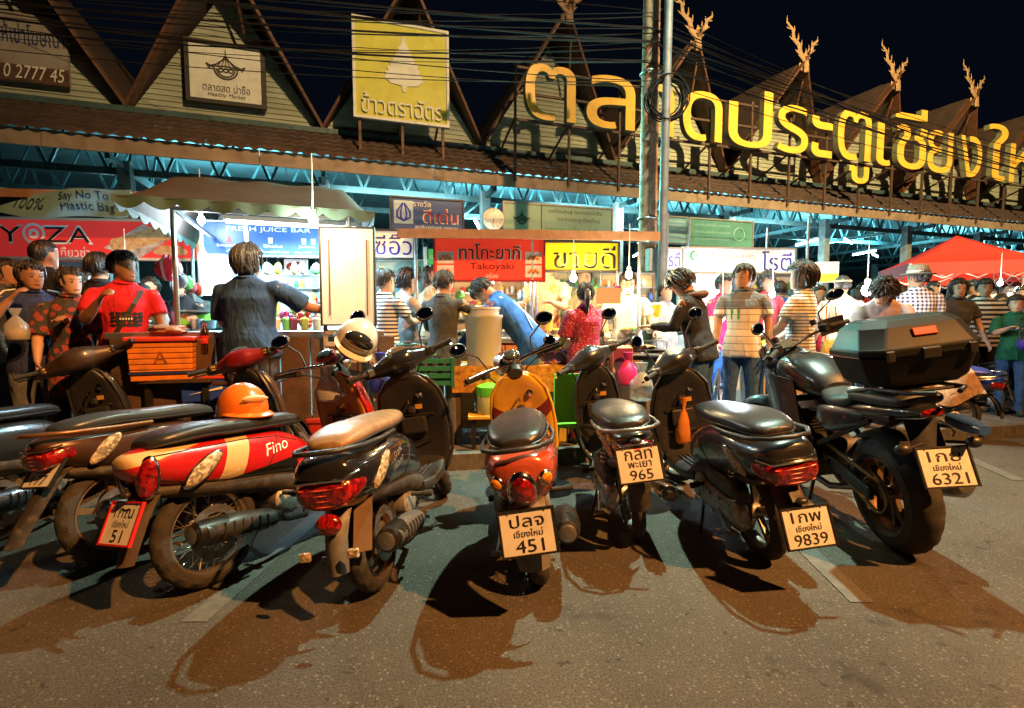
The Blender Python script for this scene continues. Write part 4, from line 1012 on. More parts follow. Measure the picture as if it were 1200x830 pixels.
# red pavilion tents
REDT = mat('red_tent_fabric', (.48, .022, .014), .7, noise=.12, nscale=3, bump=.3, bscale=5)
tent = empty('canopy_tent', (9.25, 10.8, 0), (0, 0, R(-22)), 'red pavilion tent with pointed roof standing over the crowd at right', 'tent')
q = 1.06; ez, pz = 2.36, 2.98
m = MB(); n = 10
for sx_, sy_, ex, ey in ((-1, -1, 1, -1), (1, -1, 1, 1), (1, 1, -1, 1), (-1, 1, -1, -1)):
    m.sheet(lambda u, v: tuple(Vector((sx_ + (ex - sx_) * u, sy_ + (ey - sy_) * u, 0)) * q * (1 - v) + Vector((0, 0, ez + (pz - ez) * (v ** 1.15) - .16 * math.sin(u * PI) * (1 - v) * v * 2 + .008 * math.sin(u * 31 + v * 9)))), 10, 8, .008)
m.build('roof', REDT, tent, angle=60)
m = MB()
for sx_, sy_, ex, ey in ((-1, -1, 1, -1), (1, -1, 1, 1), (1, 1, -1, 1), (-1, 1, -1, -1)):
    m.sheet(lambda u, v: ((sx_ + (ex - sx_) * u) * q * 1.004, (sy_ + (ey - sy_) * u) * q * 1.004, ez + .01 - v * .24 + .01 * math.sin(u * 20) * v), 24, 2, .006)
m.build('valance', REDT, tent, angle=60)
m = MB()
for sx_ in (-1, 1):
    for sy_ in (-1, 1): m.tube([(sx_ * q * (1 - v), sy_ * q * (1 - v), ez + .004 + (pz - ez) * v ** 1.15) for v in (0, .15, .3, .5, .7, .85, 1)], .012, 6)
m.build('seam', mat('red_tent_seam', (.35, .02, .015), .7), tent)
for sx_ in (-1, 1):
    for sy_ in (-1, 1): MB().bar((sx_ * q, sy_ * q, 0), (sx_ * q, sy_ * q, ez), .04).build('leg', POLE, tent, smooth=False)
m = MB()
for sx_, sy_, ex, ey in ((-1, -1, 1, -1), (1, -1, 1, 1), (1, 1, -1, 1), (-1, 1, -1, -1)):
    for i in range(4):
        a = Vector((sx_ + (ex - sx_) * i / 4, sy_ + (ey - sy_) * i / 4, 0)) * q; b_ = Vector((sx_ + (ex - sx_) * (i + 1) / 4, sy_ + (ey - sy_) * (i + 1) / 4, 0)) * q
        m.bar(a + Vector((0, 0, ez - .3)), b_ + Vector((0, 0, ez - .05)), .018); m.bar(a + Vector((0, 0, ez - .05)), b_ + Vector((0, 0, ez - .3)), .018)
m.build('truss', POLE, tent, smooth=False)
t2 = copy_tree(tent); t2.location = (12.1, 11.4, -.06); t2['label'] = 'second red pavilion tent, cut off by the right frame edge'
t3 = copy_tree(tent); t3.location = (11.0, 13.6, -.05); t3['label'] = 'red pavilion tent farther back behind the pointed one'
blue = mat('blue_tent_fabric', (.05, .16, .32), .65, noise=.12)
lamp('tent_light', 'POINT', (9.25, 10.6, 2.1), 110, (1, .7, .4), .2)

# ============================================================ TABLES AND GOODS
def table(px, Y, w, d, ztop, label, topm, legm=WOODC, skirt=None, ang=.08, base=PAVZ):
    x = P(px, 372, Y).x
    t = empty('table', (x, Y, base), (0, 0, ang), label, 'table'); h = ztop - base
    MB().box((0, d / 2, h - .015), (w, d, .03)).build('tabletop', topm, t, smooth=False, bevel=.004)
    for a in (-1, 1):
        for b_ in (.06, d - .06): MB().box((a * (w / 2 - .05), b_, h / 2 - .02), (.04, .04, h - .04)).build('leg', legm, t, smooth=False)
    if skirt: MB().sheet(lambda u, v: (-w / 2 - .004 + u * (w + .008), -.006 + .01 * math.sin(u * 25) * v, h + .003 - v * .24), 30, 4, .003).build('tablecloth', skirt, t, angle=60)
    return t
table(605, 4.62, 1.15, .55, .86, 'table with brown and yellow patterned cloth behind the parked scooters', YPAT, skirt=YPAT)
table(575, 4.42, .40, .26, .44, 'low yellow stool table under the water jar', mat('yellow_wood', (.6, .38, .05), .5, noise=.2), legm=DARKM, base=.0)
table(200, 3.86, .50, .30, .83, 'small dark table carrying the orange ice box', WOODC, legm=DARKM, ang=.2)
table(247, 3.98, .40, .34, .80, 'small table carrying the blue crate', WOODC, legm=DARKM, ang=.2)
table(152, 4.1, .42, .30, 1.20, 'narrow steel table under the tray of packets', STEELT, legm=POLE, ang=.2)
def put(name, px, py, Y, label, cat, ang=0, group=None):
    """a thing whose base is seen at (px, py) at depth Y"""
    return empty(name, P(px, py, Y), (0, 0, ang), label, cat, group)
# orange ice box with red lid
t = put('ice_box', 196, 444, 3.98, 'orange plastic ice box with red lid and dark blue band', 'ice box', .35)
OR = mat('orange_plastic', (.72, .22, .02), .45, noise=.15, nscale=5, dirt=.35)
m = MB(); m.sweep([], 4) if False else None
m = MB()
for i in range(7): m.box((0, 0, .02 + i * .042), (.40 + i * .004, .28 + i * .004, .038))
m.build('body', OR, t, smooth=False, bevel=.006)
MB().box((0, 0, .062), (.418, .298, .022)).build('band', mat('band_navy', (.02, .03, .12), .5), t, smooth=False)
MB().box((0, 0, .315), (.46, .34, .035)).build('lid', mat('lid_red', (.6, .05, .03), .45, dirt=.3), t, smooth=False, bevel=.01)
m = MB(); text(m, 'A', T(0, -.152, .18), height=.09, bold=.03); m.build('mark', mat('mark_dark', (.25, .07, .01), .6), t, smooth=False)
t = put('cloth_heap', 197, 392, 3.98, 'crumpled brown bag lying on the orange ice box lid', 'bag'); tg = t
def crumple(m, c, r, n=14, jit=.3, seed=0):
    rnd = random.Random(seed); rings = []
    for i in range(9):
        th = -PI / 2 + PI * i / 8; L = []
        for k in range(n):
            j = 1 + rnd.uniform(-jit, jit); L.append((c[0] + r[0] * max(.02, math.cos(th)) * math.cos(2 * PI * k / n) * j, c[1] + r[1] * max(.02, math.cos(th)) * math.sin(2 * PI * k / n) * j, c[2] + r[2] * (math.sin(th) + 1) * (1 + rnd.uniform(-jit, jit) * .6)))
        rings.append(L)
    m.ring_loft(rings)
m = MB(); crumple(m, (0, 0, 0), (.15, .09, .035), seed=1); m.build('body', mat('brown_paper', (.28, .15, .07), .7, noise=.3, bump=.4, bscale=12), t)
# blue crate, plates, cola bottle
t = put('crate', 247, 468, 4.10, 'blue plastic crate with red rim beside the orange ice box', 'crate', .3)
m = MB(); m.box((0, 0, .09), (.34, .28, .18)); m.build('body', mat('crate_blue', (.02, .06, .45), .4, noise=.15), t, smooth=False, bevel=.012)
MB().box((0, 0, .19), (.36, .30, .025)).build('rim', mat('lid_red', (.6, .05, .03)), t, smooth=False, bevel=.008)
MB().box((0, 0, .222), (.33, .27, .035)).build('lid', mat('lid_yellow', (.75, .55, .05), .45, dirt=.3), t, smooth=False, bevel=.01)
m = MB(); m.poly([(-.12, .06), (.12, .10), (.12, .12)], -.147, -.143); m.build('mark', INKW, t, smooth=False)
def bottle(px, py, Y, hgt, r, label, liquid, labelm, cap, name='bottle'):
    t = put(name, px, py, Y, label, 'bottle'); s = hgt
    MB().lathe([(r * .9, 0), (r, .03 * s), (r, .35 * s), (r * .93, .42 * s), (r, .5 * s), (r, .66 * s), (r * .55, .84 * s), (r * .3, .92 * s), (r * .3, .96 * s)], 18).build('body', liquid, t)
    MB().lathe([(r * 1.012, .36 * s), (r * 1.012, .62 * s)], 18, caps=False).build('wrap', labelm, t)
    MB().lathe([(r * .36, .945 * s), (r * .36, s)], 12).build('cap', cap, t); return t
t = bottle(241, 415, 4.08, .24, .042, 'cola bottle with red wrap and white script beside the ice box', mat('cola_liquid', (.025, .008, .004), .08, coat=1), mat('wrap_red', (.6, .02, .02), .4), mat('lid_red', (.6, .05, .03)))
m = MB(); text(m, 'Coca-Cola', T(0, -.0435, .118), width=.07, shear=.3, bold=.01); m.build('lettering', INKW, t, smooth=False)
# plastic tubs and jar
TUB = mat('milky_plastic', (.70, .68, .64), .35, noise=.08, nscale=5, trans=.25)
t = put('bucket', 567, 429, 4.75, 'tall stack of milky plastic tubs on the patterned table', 'tub')
MB().lathe([(.145, 0), (.16, .05), (.172, .44), (.18, .45), (.18, .475), (.165, .475), (.165, .46)], 30).build('tub', TUB, t)
MB().lathe([(.14, .45), (.148, .52), (.155, .525), (.155, .545), (.14, .545)], 30).build('tub', TUB, t)
m = MB(); 
for i in range(5): m.ell((random.uniform(-.06, .06), random.uniform(-.06, .06), .08 + i * .07), (.08, .08, .045), 12, 8)
m.build('contents', mat('tan_food', (.55, .33, .16), .7, noise=.3), t)
t = put('water_jar', 574, 489, 4.55, 'clear water jar with bright green lid on the low stool', 'jar')
MB().lathe([(.10, 0), (.115, .02), (.115, .20), (.09, .25)], 24).build('jar', mat('jar_glass', (.62, .66, .30), .15, trans=.3), t); MB().lathe([(.118, .20), (.12, .21), (.118, .28), (.07, .30), (.03, .31)], 24).build('lid', mat('green_plastic', (.12, .60, .04), .4), t)
t = put('foam_box', 642, 408, 4.95, 'white foam box standing on the purple crate', 'box', .05)
MB().box((0, 0, .03), (.42, .3, .07)).build('body', WHITEP, t, smooth=False, bevel=.01); MB().box((0, 0, .08), (.45, .33, .03)).build('lid', WHITEP, t, smooth=False, bevel=.01)
t = put('crate', 640, 432, 4.93, 'purple plastic crate on the patterned table', 'crate', .05)
m = MB(); m.box((0, 0, .08), (.36, .28, .16)); m.build('body', mat('purple_plastic', (.10, .04, .30), .4), t, smooth=False, bevel=.012); MB().box((0, 0, .165), (.38, .3, .02)).build('rim', mat('purple_plastic', (.1, .04, .3)), t, smooth=False, bevel=.006)
t = put('scale', 229, 381, 4.5, 'bright green kitchen scale on the juice counter', 'scale', .3)
m = MB(); m.polyx([(-.1, 0), (.12, 0), (.1, .1), (-.05, .1)], -.1, .1); m.build('body', mat('lime_plastic', (.18, .62, .05), .4), t, smooth=False, bevel=.012); MB().lathe([(.02, .1), (.13, .115), (.135, .13)], 20).build('pan', STEELT, t); m = MB(); m.lathe([(.045, -.104), (.04, -.107)], 18, 'y', c=(0, .02, .05)); m.build('dial', INKW, t)
def cup(px, py, Y, hgt, r, label, body, liq=None, name='cup', cat='cup', group=None):
    t = put(name, px, py, Y, label, cat, group=group)
    MB().lathe([(r * .75, 0), (r, hgt), (r * .94, hgt), (r * .72, .01)], 16).build('body', body, t)
    if liq: MB().lathe([(r * .70, .012), (r * .88, hgt * .8)], 16).build('drink', liq, t)
    return t
cup(207, 384, 4.42, .14, .052, 'tall cup of dark red juice on the juice counter', mat('juice_red', (.22, .01, .06), .15, coat=.6))
cup(219, 384, 4.45, .12, .045, 'orange cup beside the green scale', mat('orange_plastic', (.72, .22, .02)))
cup(231, 386, 4.40, .09, .05, 'white paper tub with blue print beside the orange cup', WHITEP)
cup(246, 385, 4.42, .07, .055, 'pale blue bowl at the edge of the juice counter', mat('pale_blue', (.35, .6, .75), .4))
t = put('tray', 153, 386, 4.15, 'steel tray piled with white rice packets beside the man in red', 'tray', .2)
MB().box((0, 0, .008), (.36, .26, .014)).build('base', STEELT, t, smooth=False, bevel=.004); MB().box((0, 0, .03), (.34, .24, .02)).build('stack', STEELT, t, smooth=False, bevel=.004)
m = MB()
for i in range(9): crumple(m, (-.13 + (i % 5) * .065, -.06 + (i // 5) * .1, .04), (.045, .05, .022), 10, .15, i)
m.build('packet', WHITEP, t)
fr_cols = [('pink dragon fruit', (.62, .05, .20)), ('yellow mango', (.78, .55, .08)), ('purple grape', (.28, .05, .30)), ('green guava', (.35, .55, .10)), ('red apple', (.6, .04, .03)), ('pale melon', (.7, .66, .42))]
pos = [(303, 378, 4.7), (318, 380, 4.66), (333, 384, 4.62), (347, 379, 4.75), (357, 385, 4.65), (366, 379, 4.8)]
for (nm, c_), (px, py, Y) in zip(fr_cols, pos):
    t = put('fruit_bag', px, py, Y, 'clear bag of %s pieces on the right of the juice counter' % nm, 'fruit bag')
    m = MB()
    for i in range(16): m.ell((random.uniform(-.05, .05), random.uniform(-.04, .04), .025 + .12 * random.random()), (.026, .026, .024), 8, 6)
    m.build('fruit', mat('fruit_' + nm.split()[0], c_, .35, noise=.25, nscale=20), t)
t = put('fruit_basket', 268, 383, 4.75, 'white basket of mixed green fruit left of the dark shirted vendor', 'basket')
MB().lathe([(.10, 0), (.16, .07), (.17, .07), (.105, -.0)], 20).build('basket', WHITEP, t)
m = MB()
for i in range(14): a = i * 2.4; m.ell((.10 * math.sqrt(i / 14) * math.cos(a), .10 * math.sqrt(i / 14) * math.sin(a), .08 + .02 * (i % 3)), (.035, .035, .033), 10, 8)
m.build('fruit', mat('fruit_lime', (.35, .5, .06), .4, noise=.3), t)
def plastic_bag(px, py, Y, w, h, label, mt, seed, fill=None):
    t = put('plastic_bag', px, py, Y, label, 'bag'); m = MB(); rnd = random.Random(seed)
    m.ring_loft([[((w / 2 * sc * (1 + rnd.uniform(-.12, .12))) * math.cos(2 * PI * k / 14), (w / 3 * sc * (1 + rnd.uniform(-.12, .12))) * math.sin(2 * PI * k / 14), z * h) for k in range(14)] for z, sc in ((0, .5), (.06, .9), (.25, 1), (.5, .85), (.68, .45), (.76, .18), (.86, .35), (1, .5))])
    m.build('film', mt, t)
    if fill:
        m = MB(); m.ell((0, 0, h * .2), (w * .40, w * .25, h * .18), 12, 8); m.build('contents', fill, t)
    return t
FILM = mat('bag_film', (.62, .66, .66), .25, alpha=.45, bump=.6, bscale=12)
plastic_bag(183, 384, 4.25, .2, .26, 'clear plastic bag full of greens beside the stall pole', FILM, 3, mat('fruit_lime', (.35, .5, .06)))
plastic_bag(20, 400, 3.72, .18, .24, 'clear takeaway bag carried at the far left', FILM, 4, mat('tan_food', (.55, .33, .16)))
t = put('red_jacket', 199, 330, 4.5, 'red and pink striped bundle hanging on the stall pole', 'jacket')
m = MB(); crumple(m, (0, 0, 0), (.11, .08, .11), 16, .2, 5); m.build('cloth', stripes('jacket_stripe', (.7, .03, .05), (.75, .5, .5), 9, axis=0, duty=.75), t)
t = put('wire_tray', 742, 412, 4.85, 'tray of grilled food under a wire rack before the white shirted man', 'tray', .05)
MB().box((0, 0, .01), (.55, .3, .02)).build('base', DARKM, t, smooth=False); m = MB()
for i in range(12): m.bar((-.27 + i * .049, -.15, .1), (-.27 + i * .049, .15, .1), .004)
for a in (-1, 1):
    for b_ in (-1, 1): m.bar((a * .27, b_ * .15, 0), (a * .27, b_ * .15, .1), .006)
m.build('rack', STEEL, t, smooth=False); m = MB()
for i in range(20): m.ell((random.uniform(-.24, .24), random.uniform(-.12, .12), .04), (.04, .03, .022), 8, 6)
m.build('food', mat('grilled_food', (.42, .18, .05), .5, noise=.4, nscale=20), t)
table(735, 4.75, .95, .45, .93, 'dark table under the grilled food tray', WOODC, legm=DARKM)
t = put('paper_sign', 713, 347, 5.0, 'blank pink card hanging in front of the man in white', 'sign', .05); MB().box((0, 0, 0), (.245, .006, .15)).build('card', mat('card_pink', (.72, .5, .42), .7), t, smooth=False); m = MB(); m.tube([(-.08, 0, .07), (-.08, 0, .5)], .002, 4); m.tube([(.08, 0, .07), (.08, 0, .5)], .002, 4); m.build('string', DARKM, t)
t = put('carton', 727, 440, 4.7, 'maroon and cream carton below the grilled food', 'carton', .1); MB().box((0, 0, .13), (.18, .14, .26)).build('box', mat('carton_cream', (.55, .45, .33), .7), t, smooth=False); MB().box((0, -.0715, .19), (.17, .004, .12)).build('print', mat('carton_maroon', (.2, .03, .1), .6), t, smooth=False)
for px, py, Y, lab, c_ in ((700, 388, 5.3, 'lit tub of brown sauce on the warm counter', (.5, .25, .08)), (640, 388, 5.4, 'glass tub of golden batter on the takoyaki counter', (.75, .5, .1)), (770, 372, 5.6, 'orange canister at the end of the warm counter', (.8, .35, .03)), (515, 392, 5.3, 'yellow tub on the takoyaki counter', (.75, .55, .08)), (893, 405, 5.6, 'lime green box below the man in the grey and white shirt', (.35, .65, .06))):
    t = put('food_tub', px, py, Y, lab, 'tub'); MB().lathe([(.06, 0), (.075, .12), (.08, .12), (.08, .135), (.0, .14)], 18).build('body', mat('tub_%d' % px, c_, .4, noise=.15), t); MB().lathe([(.082, .135), (.082, .155), (.0, .16)], 18).build('lid', WHITEP, t)
# green and magenta chairs between the bikes
t = put('plastic_chair', 672, 545, 4.25, 'lime green plastic chair back behind the yellow scooter', 'chair'); G_ = mat('lime_plastic', (.18, .62, .05))
t.location.z = 0
MB().box((0, 0, .42), (.38, .36, .03)).build('seat', G_, t, smooth=False, bevel=.01); MB().sheet(lambda u, v: (-.18 + .36 * u, -.18 - .05 * v + .04 * math.sin(u * PI), .45 + .40 * v), 8, 6, .02).build('backrest', G_, t)
for a in (-1, 1):
    for b_ in (-1, 1): MB().bar((a * .18, b_ * .17, 0), (a * .15, b_ * .14, .42), .035).build('leg', G_, t, smooth=False)

CL = random.Random(21)
CM = [mat('clutter_%d' % i, c, .35, noise=.15) for i, c in enumerate(((.75, .74, .70), (.6, .06, .03), (.75, .5, .06), (.12, .42, .10), (.10, .25, .55), (.55, .3, .12), (.30, .04, .05), (.8, .62, .4)))]
def row_of(name, cat, label, group, spots_, maker):
    for i, (px, py, Y) in enumerate(spots_):
        t = put(name, px, py, Y, label, cat, CL.uniform(0, 3), group); maker(t, i)
def mk_bottle(ms):
    def f(t, i):
        r = .026; s_ = .17 + .03 * (i % 3)
        MB().lathe([(r * .9, 0), (r, .02), (r, s_ * .62), (r * .4, s_ * .85), (r * .38, s_)], 12).build('body', ms[i % len(ms)], t); MB().lathe([(r * .46, s_ * .98), (r * .46, s_ + .02), (.001, s_ + .022)], 10).build('cap', CM[(i + 1) % 4], t)
    return f
def mk_bowl(ms):
    def f(t, i):
        MB().lathe([(.04, 0), (.07, .045), (.074, .045), (.045, .004)], 16).build('bowl', CM[0] if i % 2 else STEELT, t); m = MB()
        for k in range(9): a = k * 2.4; m.ell((.045 * math.sqrt(k / 9) * math.cos(a), .045 * math.sqrt(k / 9) * math.sin(a), .045 + .008 * (k % 2)), (.02, .02, .015), 7, 5)
        m.build('food', ms[i % len(ms)], t)
    return f
def mk_cup(ms):
    def f(t, i): MB().lathe([(.028, 0), (.038, .10), (.040, .10), (.034, .115), (.0, .125)], 14).build('body', ms[i % len(ms)], t); MB().tube([(0, 0, .11), (.012, 0, .19)], .004, 6).build('straw', CM[1 + i % 3], t)
    return f
lerp = lambda a, b, n: [tuple(a[k] + (b[k] - a[k]) * (i + CL.uniform(-.25, .25)) / max(1, n - 1) for k in range(3)) for i in range(n)]
row_of('sauce_bottle', 'bottle', 'small sauce bottle in the row on the juice stall counter', 'sauce bottles on the juice counter', lerp((256, 380, 4.9), (372, 379, 5.0), 9), mk_bottle([CM[1], CM[2], CM[3], CM[4]]))
row_of('drink_cup', 'cup', 'lidded drink cup with straw standing on the juice stall counter', 'drink cups on the juice counter', lerp((296, 388, 4.55), (372, 388, 4.6), 7), mk_cup([CM[6], CM[2], CM[7], CM[3]]))
row_of('food_bowl', 'bowl', 'small bowl of snacks on the takoyaki stall counter', 'snack bowls on the takoyaki counter', lerp((512, 394, 5.35), (632, 393, 5.4), 8), mk_bowl([CM[5], CM[2], CM[7], CM[1]]))
row_of('food_bowl', 'bowl', 'small bowl of food on the counter under the yellow sign', 'food bowls under the yellow sign', lerp((648, 392, 5.45), (762, 391, 5.5), 8), mk_bowl([CM[2], CM[5], CM[3], CM[7]]))
row_of('sauce_bottle', 'bottle', 'small sauce bottle on the counter under the yellow sign', 'sauce bottles under the yellow sign', lerp((652, 388, 5.75), (766, 387, 5.8), 9), mk_bottle([CM[1], CM[5], CM[2]]))
row_of('drink_can', 'can', 'milk tin stacked on the roti stall counter', 'tins on the roti counter', lerp((785, 388, 7.0), (935, 387, 7.2), 12), mk_cup([CM[0], CM[4], CM[1]]))
row_of('food_bowl', 'bowl', 'plate of fried snacks on the gyoza stall counter', 'snack plates on the gyoza counter', lerp((4, 388, 6.1), (124, 387, 6.3), 8), mk_bowl([CM[5], CM[7], CM[2]]))
row_of('food_bowl', 'bowl', 'small tub of sauce on the patterned cloth table', 'tubs on the patterned table', lerp((596, 430, 4.75), (668, 428, 4.85), 5), mk_bowl([CM[1], CM[2], CM[3]]))
def mk_hang(t, i):
    m = MB(); crumple(m, (0, 0, -.14), (.05, .035, .06), 10, .2, i); m.build('packet', CM[(i * 3) % 8], t); MB().tube([(0, 0, -.03), (0, 0, .12)], .002, 4).build('string', DARKM, t)
row_of('hanging_packet', 'packet', 'snack packet hanging on a string under the juice canopy edge', 'packets hanging in the juice stall', lerp((212, 318, 4.35), (232, 330, 5.0), 4) + lerp((300, 306, 5.2), (372, 306, 5.3), 6), mk_hang)
row_of('hanging_packet', 'packet', 'snack packet hanging on a string under the brown roof edge', 'packets hanging under the roof edge', lerp((520, 338, 5.55), (630, 338, 5.6), 6) + lerp((648, 332, 5.75), (722, 332, 5.8), 5), mk_hang)

# things standing about between the bikes and the counters
t = put('gas_cylinder', 478, 470, 4.75, 'teal gas cylinder standing under the noodle counter', 'gas cylinder')
MB().lathe([(.12, 0), (.15, .03), (.155, .10), (.155, .36), (.13, .44), (.05, .48)], 22).build('body', mat('cylinder_teal', (.03, .20, .17), .45, dirt=.5), t); MB().lathe([(.03, .47), (.03, .54), (.045, .545), (.045, .56), (.0, .565)], 12).build('valve', STEEL, t); MB().torus((0, 0, .53), .10, .009, 'z', 24, 6).build('collar', MATS['cylinder_teal'], t)
t = put('plastic_crate', 505, 452, 4.6, 'dark green bottle crate left of the patterned table', 'crate', .1); m = MB()
for i in range(4): m.box((0, -.15, .04 + i * .065), (.40, .012, .04)); m.box((0, .15, .04 + i * .065), (.40, .012, .04)); m.box((-.2, 0, .04 + i * .065), (.012, .3, .04)); m.box((.2, 0, .04 + i * .065), (.012, .3, .04))
for x in (-.2, .2):
    for y in (-.15, .15): m.box((x, y, .13), (.03, .03, .27))
m.build('body', mat('crate_green', (.02, .16, .09), .45, dirt=.3), t, smooth=False)
row_of('glass_bottle', 'bottle', 'brown glass bottle standing in the dark green crate', 'bottles in the green crate', [(488 + 11 * (i % 4), 446 - 3 * (i // 4), 4.55 + .1 * (i // 4)) for i in range(8)], mk_bottle([mat('brown_glass', (.06, .025, .01), .08, coat=1)]))
plastic_bag(466, 468, 4.2, .24, .26, 'lime yellow shopping bag on the ground behind the black scooter', mat('bag_lime', (.45, .65, .05), .4, bump=.5, bscale=12), 31)
plastic_bag(735, 452, 4.55, .2, .30, 'magenta bag hanging under the dark food table', mat('bag_magenta', (.55, .03, .26), .4, bump=.5, bscale=12), 32)
plastic_bag(447, 460, 4.35, .2, .34, 'royal blue bag beside the lime yellow shopping bag', mat('bag_royal', (.03, .05, .42), .4, bump=.5, bscale=12), 33)
for px, py, Y, lab, cc_, w_, h_ in ((318, 462, 4.45, 'brown cardboard box under the left half of the juice counter', (.26, .15, .07), .36, .26), (352, 455, 4.5, 'white foam chest under the right half of the juice counter', (.62, .62, .6), .34, .30), (392, 470, 4.45, 'red cooler box under the menu board', (.45, .03, .025), .38, .30), (612, 478, 4.75, 'blue cooler box under the patterned table', (.02, .10, .40), .40, .30), (650, 480, 4.8, 'yellow carton under the patterned table', (.60, .42, .06), .26, .24), (770, 478, 4.95, 'grey lidded bin beside the dark food table', (.16, .17, .18), .34, .44), (705, 475, 4.75, 'brown carton under the dark food table', (.24, .14, .07), .30, .26)):
    t = put('storage_box', px, py, Y, lab, 'box', CL.uniform(-.2, .2)); t.location.z = max(PAVZ, t.location.z if t.location.z < .3 else PAVZ)
    bm_ = mat('box_%d' % px, cc_, .5, noise=.15, dirt=.3); MB().box((0, 0, h_ / 2 - .02), (w_, w_ * .75, h_ - .04)).build('body', bm_, t, smooth=False, bevel=.012); MB().box((0, 0, h_ - .02), (w_ + .025, w_ * .75 + .025, .04)).build('lid', bm_, t, smooth=False, bevel=.008); MB().box((0, -w_ * .375 - .006, h_ * .6), (w_ * .5, .012, .03)).build('handle', DARKM if cc_[0] < .4 else WHITEP, t, smooth=False)
# ============================================================ SCOOTERS
from mathutils.bvhtree import BVHTree
def cat_rom(secs, n):
    """smooth interpolation of the section list to n sections"""
    q = [list(s) + [2.4, 0, 0][len(s) - 4:] for s in secs]; a = np.array(q, float); t = np.linspace(0, len(a) - 1, n); out = []
    for x in t:
        i = min(int(x), len(a) - 2); u = x - i
        p0, p1, p2, p3 = a[max(i - 1, 0)], a[i], a[i + 1], a[min(i + 2, len(a) - 1)]
        out.append(.5 * ((2 * p1) + (-p0 + p2) * u + (2 * p0 - 5 * p1 + 4 * p2 - p3) * u * u + (-p0 + 3 * p1 - 3 * p2 + p3) * u ** 3))
    return [tuple(v) for v in out]
def body(m, secs, n=40, seg=28): return m.sweep(cat_rom(secs, n), seg)
def paint(name, col, metal=0.0, rough=.28, dirt=.25):
    return mat(name, col, rough, metal, noise=.08, nscale=3, coat=.7, dirt=dirt, dcol=tuple(c * .35 + .02 for c in col))
def zone(m, fn):
    """re-assign the material of each face by its centre"""
    for i, f in enumerate(m.f):
        c = [sum(m.v[j][k] for j in f) / len(f) for k in range(3)]; r = fn(*c)
        if r is not None: m.m[i] = r
def wheel(root, y, z, r, w, kind, M=None, rim_m=None, name='wheel', n_sp=18, brake=True, tread=True):
    m = MB()
    if M is not None: m.at(M)
    seg = 72; prof = []
    th = w * .95
    pr = [(-.30, -.34), (-.10, -.50), (.18, -.46), (.40, -.28), (.48, -.10), (.48, .10), (.40, .28), (.18, .46), (-.10, .50), (-.30, .34)]
    rings = []
    R0 = r - .48 * th
    for i in range(seg):
        a = 2 * PI * i / seg; L = []
        for j, (dr, da) in enumerate(pr):
            q = dr * th
            if tread and 2 <= j <= 7 and (i + (j if j < 5 else 9 - j)) % 4 == 0: q -= .005
            L.append(Vector((da * w, y + (R0 + q) * math.cos(a), z + (R0 + q) * math.sin(a))))
        rings.append(L)
    m.ring_loft(rings, closed=True)
    o = m.build(name, RUBBER, root, angle=28)
    m = MB()
    if M is not None: m.at(M)
    Rr = R0 - .28 * th; rm = rim_m or ALU; hub = .055 if kind != 'moto' else .05
    m.torus((0, y, z), Rr, .01, 'x', 48, 8, [(.012, -.36 * w), (.012, .36 * w), (-.004, .38 * w), (-.014, .22 * w), (-.014, -.22 * w), (-.004, -.38 * w)])
    m.lathe([(hub * .5, -.055), (hub, -.05), (hub * .8, -.02), (hub * .8, .02), (hub, .05), (hub * .5, .055)], 20, 'x', c=(0, y, z))
    if kind == 'spoke':
        for i in range(2 * n_sp):
            a = 2 * PI * i / (2 * n_sp); sd = 1 if i % 2 else -1; off = .34 * (1 if (i // 2) % 2 else -1)
            m.tube([(sd * .04, y + hub * .9 * math.cos(a + off * 2.2), z + hub * .9 * math.sin(a + off * 2.2)), (0, y + Rr * math.cos(a), z + Rr * math.sin(a))], .0022, 4)
    else:
        ns = 5 if kind == 'alloy' else 3
        for i in range(ns):
            for s_ in ((-.10, .10) if kind == 'moto' else (0,)):
                a = 2 * PI * i / ns + .3
                m.bar((0, y + hub * .7 * math.cos(a + s_ * 3), z + hub * .7 * math.sin(a + s_ * 3)), (0, y + Rr * math.cos(a + s_ * 2.2), z + Rr * math.sin(a + s_ * 2.2)), .032 if kind == 'alloy' else .026, .028, up=(1, 0, 0))
    m.build('rim', rm, o, angle=40)
    if brake:
        m = MB()
        if M is not None: m.at(M)
        m.torus((.065, y, z), r * .42, .02, 'x', 36, 4, [(.018, -.002), (.018, .002), (-.02, .002), (-.02, -.002)]); m.build('brake_disc', STEEL, o, angle=40)
    return o
def spring(m, a, b, r, th, turns=8, seg=90):
    a, b = Vector(a), Vector(b); d = (b - a); L = d.length; d.normalize(); u = d.orthogonal().normalized(); w = d.cross(u)
    m.tube([a + d * L * i / seg + (u * math.cos(2 * PI * turns * i / seg) + w * math.sin(2 * PI * turns * i / seg)) * r for i in range(seg + 1)], th, 6)
